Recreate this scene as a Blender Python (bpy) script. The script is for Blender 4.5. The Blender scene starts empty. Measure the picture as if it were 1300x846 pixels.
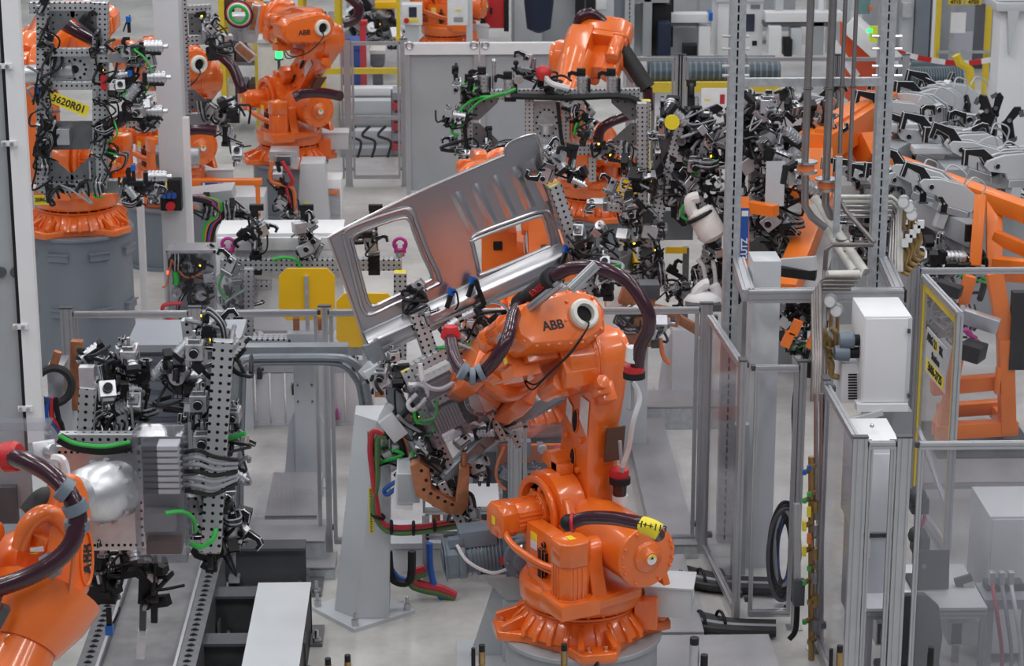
import bpy, bmesh, math, random
from mathutils import Vector as V, Matrix as MX
SC = bpy.context.scene
COL = SC.collection
R = math.radians
# ------------------------------------------------------------------ camera
FPX = 3000.0; CAMH = 6.8; PITCH = R(16.35); YAW = R(-1.53)
cam = bpy.data.cameras.new('camera'); cam.sensor_width = 36; cam.lens = 36 * FPX / 1300
cam.clip_end = 300
camo = bpy.data.objects.new('camera', cam); COL.objects.link(camo)
camo.location = (0, 0, CAMH); camo.rotation_euler = (math.pi / 2 - PITCH, 0, YAW)
cam.dof.use_dof = True; cam.dof.focus_distance = 15.6; cam.dof.aperture_fstop = 6.3
SC.camera = camo
CAMR = camo.rotation_euler.to_matrix()
CAMP = V((0, 0, CAMH))
# ------------------------------------------------------------------ light
SC.view_settings.view_transform = 'Standard'; SC.view_settings.look = 'None'
SC.view_settings.gamma = 1.0; SC.view_settings.use_curve_mapping = False
SC.view_settings.exposure = 0.0
wd = bpy.data.worlds.new('World'); SC.world = wd; wd.use_nodes = True
wd.node_tree.nodes['Background'].inputs[0].default_value = (0.80, 0.86, 1.0, 1)
wd.node_tree.nodes['Background'].inputs[1].default_value = 0.21
for iy in range(7):                     # rows of linear high-bay luminaires under the hall roof
    for ix in range(-2, 3):
        L = bpy.data.lights.new('high_bay_lamp', 'AREA'); L.shape = 'RECTANGLE'
        L.size = 0.6; L.size_y = 3.6; L.energy = 162 if iy < 3 else 105; L.color = (1.0, 0.985, 0.97)
        lo = bpy.data.objects.new('high_bay_lamp', L); COL.objects.link(lo)
        lo.location = (ix * 5.0 + 0.6, 5.0 + iy * 7.0, 11.0)

# pixel of the photograph -> point of the place, at forward distance Y / at height z
def ray(px, py):
    return CAMR @ V(((px - 650) / FPX, -(py - 423) / FPX, -1.0))
def W(px, py, Y):
    d = ray(px, py); return CAMP + d * (Y / d.y)
def G(px, py, z=0.0):
    d = ray(px, py); return CAMP + d * ((z - CAMH) / d.z)
def PL(px, py, p, n):
    d = ray(px, py); return CAMP + d * ((p - CAMP).dot(n) / d.dot(n))

# ------------------------------------------------------------------ materials
MATS = {}
def newmat(name):
    m = bpy.data.materials.new(name); m.use_nodes = True
    return m, m.node_tree, m.node_tree.nodes['Principled BSDF']
def mat(name, col, rough=0.5, metal=0.0, coat=0.0, noise=0.06, nscale=8.0, bump=0.0, bscale=60.0, spec=0.5, emit=0):
    m, nt, b = newmat(name)
    b.inputs['Roughness'].default_value = rough; b.inputs['Metallic'].default_value = metal
    b.inputs['Coat Weight'].default_value = coat; b.inputs['Coat Roughness'].default_value = 0.12
    b.inputs['Specular IOR Level'].default_value = spec
    b.inputs['Base Color'].default_value = (*col, 1)
    if noise:
        tc = nt.nodes.new('ShaderNodeTexCoord'); nz = nt.nodes.new('ShaderNodeTexNoise')
        nz.inputs['Scale'].default_value = nscale; nz.inputs['Detail'].default_value = 4
        nt.links.new(tc.outputs['Object'], nz.inputs['Vector'])
        rp = nt.nodes.new('ShaderNodeValToRGB')
        rp.color_ramp.elements[0].position = 0.3; rp.color_ramp.elements[1].position = 0.7
        rp.color_ramp.elements[0].color = (*[c * (1 - noise) for c in col], 1)
        rp.color_ramp.elements[1].color = (*[min(1, c * (1 + noise)) for c in col], 1)
        nt.links.new(nz.outputs['Fac'], rp.inputs['Fac']); nt.links.new(rp.outputs['Color'], b.inputs['Base Color'])
        if bump:
            n2 = nt.nodes.new('ShaderNodeTexNoise'); n2.inputs['Scale'].default_value = bscale
            nt.links.new(tc.outputs['Object'], n2.inputs['Vector'])
            bp = nt.nodes.new('ShaderNodeBump'); bp.inputs['Strength'].default_value = bump; bp.inputs['Distance'].default_value = 0.01
            nt.links.new(n2.outputs['Fac'], bp.inputs['Height']); nt.links.new(bp.outputs['Normal'], b.inputs['Normal'])
    if emit:
        b.inputs['Emission Color'].default_value = (*col, 1); b.inputs['Emission Strength'].default_value = emit
    MATS[name] = m; return m
mat('orange', (0.85, 0.165, 0.015), 0.34, 0, 0.8, 0.05, 5, spec=0.6)
mat('fixture_orange', (0.86, 0.20, 0.022), 0.42, 0, 0.15, 0.06, 3)
mat('maroon', (0.040, 0.008, 0.018), 0.22, 0, 0.3, 0.1, 20)
mat('black', (0.014, 0.014, 0.016), 0.5, 0, 0, 0.2, 15, spec=0.3)
mat('pipe_dark', (0.20, 0.18, 0.175), 0.35, 0.6, 0, 0.12, 9)
mat('rubber', (0.02, 0.02, 0.022), 0.6, 0, 0, 0.2, 15)
mat('red', (0.55, 0.02, 0.025), 0.4)
mat('hose_red', (0.50, 0.035, 0.05), 0.4)
mat('hose_green', (0.10, 0.20, 0.07), 0.45)
mat('cable_green', (0.03, 0.42, 0.06), 0.45)
mat('cable_blue', (0.015, 0.10, 0.42), 0.45)
mat('cable_grey', (0.30, 0.31, 0.34), 0.5)
mat('cable_white', (0.75, 0.76, 0.78), 0.45)
mat('cable_orange', (0.75, 0.20, 0.06), 0.5)
mat('steel', (0.55, 0.56, 0.58), 0.28, 0.95, 0, 0.06, 20)
mat('cast_alu', (0.62, 0.63, 0.66), 0.38, 0.85, 0, 0.08, 18)
mat('dark_steel', (0.20, 0.205, 0.22), 0.42, 0.7, 0, 0.12, 14)
mat('galv', (0.50, 0.53, 0.56), 0.42, 0.55, 0, 0.14, 22)
mat('alu', (0.50, 0.51, 0.54), 0.36, 0.7, 0, 0.04, 12)
mat('white', (0.78, 0.79, 0.81), 0.4, 0, 0, 0.03, 3)
mat('lgrey', (0.56, 0.59, 0.62), 0.42, 0, 0.1, 0.04, 2.5)
mat('mgrey', (0.36, 0.385, 0.41), 0.45, 0, 0.1, 0.05, 3)
mat('bgrey', (0.19, 0.22, 0.26), 0.4, 0, 0.15, 0.05, 2.5)
mat('motor_grey', (0.16, 0.205, 0.25), 0.4, 0, 0.1, 0.06, 9)
mat('dgrey', (0.07, 0.075, 0.085), 0.5, 0, 0, 0.1, 8)
mat('brown', (0.10, 0.045, 0.03), 0.5)
mat('yellow', (0.90, 0.52, 0.005), 0.45, 0, 0.1, 0.05, 4)
mat('sticker', (0.88, 0.72, 0.03), 0.45)
mat('fence_yellow', (0.75, 0.55, 0.03), 0.5)
mat('copper', (0.50, 0.21, 0.11), 0.42, 0.75, 0, 0.2, 16)
mat('brass', (0.40, 0.27, 0.12), 0.35, 0.85, 0, 0.15, 25)
mat('beige', (0.58, 0.57, 0.53), 0.4, 0.1)
mat('stainless', (0.36, 0.34, 0.34), 0.30, 0.9, 0, 0.08, 9)
mat('magenta', (0.45, 0.03, 0.25), 0.4)
mat('blue', (0.02, 0.09, 0.38), 0.45)
mat('sensor_blue', (0.01, 0.13, 0.50), 0.35)
mat('paper', (0.78, 0.79, 0.80), 0.7)
mat('ink', (0.015, 0.015, 0.02), 0.6, noise=0)
mat('fabric', (0.74, 0.72, 0.70), 0.8, bump=0.6, bscale=25)
mat('navy', (0.012, 0.02, 0.05), 0.8)
mat('cream', (0.66, 0.64, 0.58), 0.5)
mat('teal', (0.16, 0.30, 0.31), 0.5)
mat('roller', (0.05, 0.085, 0.10), 0.35)
mat('ramp_orange', (0.80, 0.10, 0.02), 0.5)
mat('ring_white', (0.80, 0.78, 0.72), 0.4)
mat('hole', (0.004, 0.004, 0.005), 0.8, noise=0)
mat('screen', (0.03, 0.04, 0.07), 0.2)
mat('led_green', (0.03, 0.80, 0.16), 0.5, noise=0, emit=2.2)
mat('track_bed', (0.17, 0.172, 0.18), 0.6, 0.1, 0, 0.25, 5)
mat('led_amber', (1.0, 0.55, 0.02), 0.5, noise=0, emit=6)
mat('led_red', (1.0, 0.05, 0.03), 0.5, noise=0, emit=5)
mat('zinc', (0.27, 0.30, 0.33), 0.35, 0.6, 0, 0.1, 9)
mat('lime', (0.70, 0.85, 0.05), 0.5)

def m_perf():                            # perforated aluminium beam: hole grid in the beam's own metres
    m, nt, b = newmat('perf'); N = nt.nodes.new; Lk = nt.links.new
    tc = N('ShaderNodeTexCoord')
    sp = N('ShaderNodeSeparateXYZ'); Lk(tc.outputs['Object'], sp.inputs[0])
    sn = N('ShaderNodeSeparateXYZ'); Lk(tc.outputs['Normal'], sn.inputs[0])
    def mth(op, a, bb=None):
        n = N('ShaderNodeMath'); n.operation = op
        for i, v in enumerate((a, bb)):
            if v is None: continue
            if isinstance(v, (int, float)): n.inputs[i].default_value = v
            else: Lk(v, n.inputs[i])
        return n.outputs[0]
    def cell(v):
        f = mth('FRACT', mth('ADD', mth('DIVIDE', v, 0.044), 100.5))
        return mth('POWER', mth('SUBTRACT', f, 0.5), 2)
    cx, cy, cz = cell(sp.outputs[0]), cell(sp.outputs[1]), cell(sp.outputs[2])
    ax = [mth('ABSOLUTE', sn.outputs[i]) for i in range(3)]
    d = mth('ADD', mth('ADD', mth('MULTIPLY', cx, mth('SUBTRACT', 1, ax[0])), mth('MULTIPLY', cy, mth('SUBTRACT', 1, ax[1]))), mth('MULTIPLY', cz, mth('SUBTRACT', 1, ax[2])))
    h = mth('LESS_THAN', d, 0.21 ** 2)
    h = mth('MULTIPLY', h, mth('LESS_THAN', ax[0], 0.5))
    mx = N('ShaderNodeMix'); mx.data_type = 'RGBA'
    mx.inputs[6].default_value = (0.52, 0.53, 0.55, 1); mx.inputs[7].default_value = (0.01, 0.01, 0.012, 1)
    Lk(h, mx.inputs[0]); Lk(mx.outputs[2], b.inputs['Base Color'])
    b.inputs['Metallic'].default_value = 0.55; b.inputs['Roughness'].default_value = 0.4
    MATS['perf'] = m
m_perf()
def m_pane():
    for nm, tint, gl, df in (('pane', 0.965, 0.10, 0.012), ('clear', 0.93, 0.20, 0.05), ('film', 0.90, 0.22, 0.10), ('hazy', 0.80, 0.2, 0.16)):
        m, nt, b = newmat(nm); nt.nodes.remove(b); N = nt.nodes.new; Lk = nt.links.new
        o = nt.nodes['Material Output']
        t = N('ShaderNodeBsdfTransparent'); t.inputs[0].default_value = (tint, tint, tint * 1.02, 1)
        g = N('ShaderNodeBsdfGlossy'); g.inputs['Roughness'].default_value = 0.12
        dd = N('ShaderNodeBsdfDiffuse'); dd.inputs[0].default_value = (0.62, 0.64, 0.70, 1)
        fr = N('ShaderNodeFresnel'); fr.inputs[0].default_value = 1.45
        nz = N('ShaderNodeTexNoise'); nz.inputs['Scale'].default_value = 1.6; nz.inputs['Detail'].default_value = 5
        ml = N('ShaderNodeMath'); ml.operation = 'MULTIPLY'; ml.inputs[1].default_value = df * 2
        Lk(nz.outputs['Fac'], ml.inputs[0])
        m1 = N('ShaderNodeMixShader'); m2 = N('ShaderNodeMixShader')
        Lk(ml.outputs[0], m1.inputs[0]); Lk(t.outputs[0], m1.inputs[1]); Lk(dd.outputs[0], m1.inputs[2])
        mf = N('ShaderNodeMath'); mf.operation = 'MULTIPLY'; mf.inputs[1].default_value = 0.4; Lk(fr.outputs[0], mf.inputs[0]); Lk(mf.outputs[0], m2.inputs[0]); Lk(m1.outputs[0], m2.inputs[1]); Lk(g.outputs[0], m2.inputs[2])
        Lk(m2.outputs[0], o.inputs[0]); MATS[nm] = m
m_pane()
def m_floor():
    m, nt, b = newmat('concrete'); N = nt.nodes.new; Lk = nt.links.new
    tc = N('ShaderNodeTexCoord')
    n1 = N('ShaderNodeTexNoise'); n1.inputs['Scale'].default_value = 0.9; n1.inputs['Detail'].default_value = 8; n1.inputs['Roughness'].default_value = 0.62
    n2 = N('ShaderNodeTexNoise'); n2.inputs['Scale'].default_value = 14; n2.inputs['Detail'].default_value = 6
    Lk(tc.outputs['Object'], n1.inputs[0]); Lk(tc.outputs['Object'], n2.inputs[0])
    r1 = N('ShaderNodeValToRGB'); r1.color_ramp.elements[0].position = 0.32; r1.color_ramp.elements[1].position = 0.62
    r1.color_ramp.elements[0].color = (0.42, 0.415, 0.40, 1); r1.color_ramp.elements[1].color = (0.66, 0.655, 0.63, 1)
    Lk(n1.outputs[0], r1.inputs[0])
    mx = N('ShaderNodeMix'); mx.data_type = 'RGBA'; mx.blend_type = 'MULTIPLY'; mx.inputs[0].default_value = 0.35
    Lk(r1.outputs[0], mx.inputs[6]); Lk(n2.outputs['Color'], mx.inputs[7])
    r2 = N('ShaderNodeValToRGB'); r2.color_ramp.elements[0].color = (0.5, 0.5, 0.5, 1); r2.color_ramp.elements[1].color = (1.1, 1.1, 1.1, 1)
    Lk(n2.outputs['Fac'], r2.inputs[0]); Lk(r2.outputs[0], mx.inputs[7])
    Lk(mx.outputs[2], b.inputs['Base Color']); b.inputs['Roughness'].default_value = 0.42
    MATS['concrete'] = m
m_floor()
def m_diamond():                         # tread plate: raised tears as relief on steel
    m, nt, b = newmat('tread'); N = nt.nodes.new; Lk = nt.links.new
    tc = N('ShaderNodeTexCoord'); mp = N('ShaderNodeMapping'); mp.inputs['Scale'].default_value = (26, 26, 26)
    mp.inputs['Rotation'].default_value = (0, 0, R(45))
    Lk(tc.outputs['Object'], mp.inputs[0])
    ck = N('ShaderNodeTexBrick'); ck.offset = 0.5; ck.inputs['Scale'].default_value = 1.0
    ck.inputs['Mortar Size'].default_value = 0.16; ck.inputs['Brick Width'].default_value = 1.4; ck.inputs['Row Height'].default_value = 0.6
    ck.inputs['Color1'].default_value = (1, 1, 1, 1); ck.inputs['Color2'].default_value = (0.7, 0.7, 0.7, 1); ck.inputs['Mortar'].default_value = (0, 0, 0, 1)
    Lk(mp.outputs[0], ck.inputs['Vector'])
    bp = N('ShaderNodeBump'); bp.inputs['Strength'].default_value = 0.6; bp.inputs['Distance'].default_value = 0.006
    Lk(ck.outputs['Color'], bp.inputs['Height']); Lk(bp.outputs[0], b.inputs['Normal'])
    nz = N('ShaderNodeTexNoise'); nz.inputs['Scale'].default_value = 2.5; nz.inputs['Detail'].default_value = 6; Lk(tc.outputs['Object'], nz.inputs[0])
    rp = N('ShaderNodeValToRGB'); rp.color_ramp.elements[0].color = (0.30, 0.30, 0.31, 1); rp.color_ramp.elements[1].color = (0.56, 0.56, 0.58, 1)
    Lk(nz.outputs[0], rp.inputs[0]); Lk(rp.outputs[0], b.inputs['Base Color'])
    b.inputs['Metallic'].default_value = 0.5; b.inputs['Roughness'].default_value = 0.38
    MATS['tread'] = m
m_diamond()
def m_sheet():                           # pressed sheet steel, satin, mirror-soft
    m, nt, b = newmat('sheet'); N = nt.nodes.new; Lk = nt.links.new
    tc = N('ShaderNodeTexCoord'); nz = N('ShaderNodeTexNoise'); nz.inputs['Scale'].default_value = 3; nz.inputs['Detail'].default_value = 5
    Lk(tc.outputs['Object'], nz.inputs[0])
    rp = N('ShaderNodeValToRGB'); rp.color_ramp.elements[0].color = (0.46, 0.46, 0.485, 1); rp.color_ramp.elements[1].color = (0.56, 0.56, 0.58, 1)
    Lk(nz.outputs[0], rp.inputs[0]); Lk(rp.outputs[0], b.inputs['Base Color'])
    b.inputs['Metallic'].default_value = 1.0; b.inputs['Roughness'].default_value = 0.30
    MATS['sheet'] = m
m_sheet()

# ------------------------------------------------------------------ mesh kit
def basis(z, up=V((0, 0, 1))):
    z = z.normalized()
    if abs(z.dot(up)) > 0.98: up = V((0, 1, 0))
    x = up.cross(z).normalized(); return x, z.cross(x), z
def frame(o, x, y, z):
    return MX(((x[0], y[0], z[0], o[0]), (x[1], y[1], z[1], o[1]), (x[2], y[2], z[2], o[2]), (0, 0, 0, 1)))
def T(x=0, y=0, z=0): return MX.Translation((x, y, z))
def RX(a): return MX.Rotation(R(a), 4, 'X')
def RY(a): return MX.Rotation(R(a), 4, 'Y')
def RZ(a): return MX.Rotation(R(a), 4, 'Z')
def smoothpts(pts, k=6):
    pts = [V(p) for p in pts]
    if len(pts) < 3: return pts
    out = []
    for i in range(len(pts) - 1):
        p0 = pts[max(i - 1, 0)]; p1 = pts[i]; p2 = pts[i + 1]; p3 = pts[min(i + 2, len(pts) - 1)]
        for j in range(k):
            t = j / k
            out.append(0.5 * ((2 * p1) + (p2 - p0) * t + (2 * p0 - 5 * p1 + 4 * p2 - p3) * t * t + (3 * p1 - p0 - 3 * p2 + p3) * t ** 3))
    out.append(pts[-1]); return out
class M:
    def __init__(s, *mats):
        s.v = []; s.f = []; s.mi = []; s.mats = list(mats) or ['lgrey']; s.X = MX.Identity(4)
    def mid(s, m):
        if m is None: return 0
        if m not in s.mats: s.mats.append(m)
        return s.mats.index(m)
    def add(s, vs, fs, m=None):
        o = len(s.v); k = s.mid(m)
        s.v += [s.X @ V(p) for p in vs]
        s.f += [[o + i for i in f] for f in fs]; s.mi += [k] * len(fs); return s
    def box(s, c, d, m=None, rot=None):
        c = V(c); h = V(d) / 2; vs = []
        for z in (-1, 1):
            for y in (-1, 1):
                for x in (-1, 1):
                    p = V((x * h.x, y * h.y, z * h.z))
                    vs.append(c + (rot.to_3x3() @ p if rot else p))
        return s.add(vs, [(0, 2, 3, 1), (4, 5, 7, 6), (0, 1, 5, 4), (2, 6, 7, 3), (0, 4, 6, 2), (1, 3, 7, 5)], m)
    def bar(s, a, b, w, h, m=None, up=V((0, 0, 1))):      # box from a to b
        a = V(a); b = V(b); x, y, z = basis(b - a, V(up)); vs = []
        for p in (a, b):
            for i, j in ((-1, -1), (1, -1), (1, 1), (-1, 1)): vs.append(p + x * i * w / 2 + y * j * h / 2)
        return s.add(vs, [(3, 2, 1, 0), (4, 5, 6, 7), (0, 1, 5, 4), (1, 2, 6, 5), (2, 3, 7, 6), (3, 0, 4, 7)], m)
    def lathe(s, prof, o, ax, n=24, m=None, ph=0.0, up=V((0, 0, 1))):   # prof: (along, radius)
        x, y, z = basis(V(ax), up); o = V(o); vs = []; fs = []
        for a, r in prof:
            for i in range(n):
                t = 2 * math.pi * (i + ph) / n
                vs.append(o + z * a + (x * math.cos(t) + y * math.sin(t)) * max(r, 1e-5))
        for k in range(len(prof) - 1):
            for i in range(n):
                j = (i + 1) % n; fs.append((k * n + i, k * n + j, (k + 1) * n + j, (k + 1) * n + i))
        if prof[0][1] > 1e-4: fs.append(tuple(range(n))[::-1])
        if prof[-1][1] > 1e-4: fs.append(tuple(range((len(prof) - 1) * n, len(prof) * n)))
        return s.add(vs, fs, m)
    def cyl(s, a, b, r, r2=None, n=14, m=None, ph=0.0):
        a = V(a); b = V(b); L = (b - a).length
        return s.lathe([(0, r), (L, r if r2 is None else r2)], a, b - a, n, m, ph)
    def tube(s, pts, r, m=None, n=8, k=6, corr=0.0):
        P = smoothpts(pts, k)
        if corr:                                     # corrugated hose: resample closely
            Q = [P[0]]; step = corr
            for a, b in zip(P, P[1:]):
                L = (b - a).length; c = max(1, int(round(L / step)))
                Q += [a.lerp(b, (i + 1) / c) for i in range(c)]
            P = Q
        vs = []; fs = []; x = None
        for i, p in enumerate(P):
            t = (P[min(i + 1, len(P) - 1)] - P[max(i - 1, 0)])
            if t.length < 1e-7: t = V((0, 0, 1))
            t.normalize()
            if x is None: x = basis(t)[0]
            x = (x - t * x.dot(t)).normalized(); y = t.cross(x)
            rr = r * (1.0 if not corr else (1.02 if i % 2 else 0.98))
            for j in range(n):
                a = 2 * math.pi * j / n; vs.append(p + (x * math.cos(a) + y * math.sin(a)) * rr)
        for i in range(len(P) - 1):
            for j in range(n):
                q = (j + 1) % n; fs.append((i * n + j, i * n + q, (i + 1) * n + q, (i + 1) * n + j))
        fs.append(tuple(range(n))[::-1]); fs.append(tuple(range((len(P) - 1) * n, len(P) * n)))
        return s.add(vs, fs, m)
    def prism(s, poly, h0, h1, F=None, m=None, inset=0.0):    # poly in local xy, extruded along local z, frame F; inset: chamfer on the top face
        F = F or MX.Identity(4); n = len(poly)
        rings = [(poly, h0)]
        if inset:
            c = V((sum(p[0] for p in poly) / n, sum(p[1] for p in poly) / n))
            q = []
            for p in poly:
                d = V(p) - c; L = d.length; q.append(tuple(c + d * max(0.1, (L - inset) / max(L, 1e-6))))
            rings += [(poly, h1 - math.copysign(inset, h1 - h0)), (q, h1)]
        else: rings += [(poly, h1)]
        vs = []; fs = []
        for pl, h in rings: vs += [F @ V((p[0], p[1], h)) for p in pl]
        for k in range(len(rings) - 1):
            for i in range(n):
                j = (i + 1) % n; fs.append((k * n + i, k * n + j, (k + 1) * n + j, (k + 1) * n + i))
        fs.append(tuple(range(n))[::-1]); fs.append(tuple(range((len(rings) - 1) * n, len(rings) * n)))
        return s.add(vs, fs, m)
    def ball(s, c, r, m=None, n=12, sc=(1, 1, 1)):
        k = n // 2; pr = [(-math.cos(math.pi * i / k), math.sin(math.pi * i / k)) for i in range(k + 1)]
        vs = []; fs = []; c = V(c)
        for a, q in pr:
            for i in range(n):
                t = 2 * math.pi * i / n
                vs.append(c + V((q * math.cos(t) * sc[0], q * math.sin(t) * sc[1], a * sc[2])) * r)
        for j in range(k):
            for i in range(n):
                l = (i + 1) % n; fs.append((j * n + i, j * n + l, (j + 1) * n + l, (j + 1) * n + i))
        return s.add(vs, fs, m)
    def torus(s, c, ax, R1, r, m=None, n=24, k=8, arc=1.0):
        x, y, z = basis(V(ax)); c = V(c); P = []
        q = int(n * arc)
        for i in range(q + (arc < 1)):
            t = 2 * math.pi * i / n; d = x * math.cos(t) + y * math.sin(t)
            for j in range(k):
                a = 2 * math.pi * j / k; P.append(c + d * (R1 + r * math.cos(a)) + z * r * math.sin(a))
        fs = []
        for i in range(q if arc < 1 else n):
            i2 = i + 1 if arc < 1 else (i + 1) % n
            for j in range(k):
                l = (j + 1) % k; fs.append((i * k + j, i * k + l, i2 * k + l, i2 * k + j))
        return s.add(P, fs, m)
    def profile(s, a, b, w=0.045, d=0.045, m=None, up=V((0, 0, 1))):   # slotted aluminium extrusion, 45 mm modules
        def side(L):
            k = max(1, int(round(L / 0.045))); pts = [0.0]; g = 0.005
            for i in range(k):
                c = (i + 0.5) * L / k; pts += [(c - g, 0), (c - g, 1), (c + g, 1), (c + g, 0)]
            return [p if isinstance(p, tuple) else (p, 0) for p in pts]
        poly = []
        for t, q in side(w): poly.append((-w / 2 + t, -d / 2 + q * 0.007))
        for t, q in side(d): poly.append((w / 2 - q * 0.007, -d / 2 + t))
        for t, q in side(w): poly.append((w / 2 - t, d / 2 - q * 0.007))
        for t, q in side(d): poly.append((-w / 2 + q * 0.007, d / 2 - t))
        a = V(a); b = V(b); x, y, z = basis(b - a, V(up))
        return s.prism(poly, 0, (b - a).length, frame(a, x, y, z), m)
    def mesh(s, name, bevel=0.0, seg=2, flat=False, ang=35):
        me = bpy.data.meshes.new(name); bm = bmesh.new()
        vv = [bm.verts.new(p) for p in s.v]
        for f, k in zip(s.f, s.mi):
            try: bf = bm.faces.new([vv[i] for i in f]); bf.material_index = k
            except ValueError: pass
        bmesh.ops.remove_doubles(bm, verts=bm.verts, dist=2e-5)
        bmesh.ops.recalc_face_normals(bm, faces=bm.faces)
        if bevel:
            es = [e for e in bm.edges if len(e.link_faces) == 2 and e.calc_face_angle(0) > R(34)]
            bmesh.ops.bevel(bm, geom=es, offset=bevel, segments=seg, profile=0.6, affect='EDGES', clamp_overlap=True)
        for f in bm.faces: f.smooth = not flat
        bm.to_mesh(me); bm.free()
        if not flat: me.set_sharp_from_angle(angle=R(ang))
        for q in s.mats: me.materials.append(MATS[q])
        return me
    def build(s, name, parent=None, bevel=0.0, **k):
        return link(name, s.mesh(name, bevel, **k), parent)
def link(name, me, parent=None, mw=None):
    o = bpy.data.objects.new(name, me); COL.objects.link(o)
    if parent is not None:
        o.parent = parent; o.matrix_parent_inverse = ROOTM.get(parent.name, MX.Identity(4)).inverted()
    if mw is not None: o.matrix_basis = mw
    ROOTM[o.name] = mw.copy() if mw is not None else MX.Identity(4)
    return o
ROOTM = {}
def tag(o, label, cat, group=None, kind=None):
    o['label'] = label; o['category'] = cat
    if group: o['group'] = group
    if kind: o['kind'] = kind
    return o
def thing(name, label, cat, loc=(0, 0, 0), group=None):
    o = bpy.data.objects.new(name, None); COL.objects.link(o); o.empty_display_size = 0.1
    o.location = loc; ROOTM[o.name] = MX.Translation(V(loc))
    return tag(o, label, cat, group)
def struct(name, m, **k):
    o = m.build(name, **k); o['kind'] = 'structure'; return o
_TC = {}
def text_mesh(txt, size, depth=0.002, mname='ink'):
    key = (txt, size, mname)
    if key in _TC: return _TC[key]
    cu = bpy.data.curves.new('txt', 'FONT'); cu.body = txt; cu.size = size; cu.extrude = depth
    cu.align_x = 'CENTER'; cu.align_y = 'CENTER'; cu.offset = size * 0.022
    ob = bpy.data.objects.new('txt', cu); COL.objects.link(ob)
    dg = bpy.context.evaluated_depsgraph_get(); me = bpy.data.meshes.new_from_object(ob.evaluated_get(dg))
    bpy.data.objects.remove(ob); bpy.data.curves.remove(cu)
    me.materials.clear(); me.materials.append(MATS[mname]); _TC[key] = me; return me
def text(parent, txt, size, mw, mname='ink', name='lettering'):
    return link(name, text_mesh(txt, size, 0.002, mname), parent, mw)
# ------------------------------------------------------------------ setting
struct('floor', M('concrete').box((0, 30, -0.1), (70, 70, 0.2)))
struct('wall_back', M('mgrey').box((0, 50, 5), (70, 0.3, 10)))

# ------------------------------------------------------------------ robots (six-axis, orange)
RC = {}
LARM = 1.06; AX4 = 0.2
def circ(cx, cy, r, a0, a1, n=10):
    return [(cx + r * math.cos(R(a0 + (a1 - a0) * i / n)), cy + r * math.sin(R(a0 + (a1 - a0) * i / n))) for i in range(n + 1)]
def oct_motor(m, a, b, r, mt=None, rib=True):
    a = V(a); b = V(b); x, y, z = basis(b - a); L = (b - a).length
    poly = [(r, -r * .55), (r, r * .55), (r * .55, r), (-r * .55, r), (-r, r * .55), (-r, -r * .55), (-r * .55, -r), (r * .55, -r)]
    F = frame(a, x, y, z)
    m.prism(poly, 0, L * .62, F, mt)
    m.prism([(p[0] * 1.06, p[1] * 1.06) for p in poly], L * .62, L, F, mt, inset=r * .1)
    m.prism([(p[0] * 1.1, p[1] * 1.1) for p in poly], 0, L * .08, F, mt)
    if rib:
        for k in range(4):
            c = math.cos(math.pi / 2 * k); s = math.sin(math.pi / 2 * k)
            for o in (-.3, 0, .3):
                px, py = r * 1.0, r * o
                m.bar(F @ V((px * c - py * s, px * s + py * c, L * .08)), F @ V((px * c - py * s, px * s + py * c, L * .6)), r * .12, r * .12, mt)
def bolts(m, c, ax, Rr, n, r, h, mt=None, ph=0.0):
    x, y, z = basis(V(ax)); c = V(c)
    for i in range(n):
        t = 2 * math.pi * (i + ph) / n; p = c + (x * math.cos(t) + y * math.sin(t)) * Rr
        m.cyl(p, p + z * h, r, n=6, m=mt)
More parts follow.
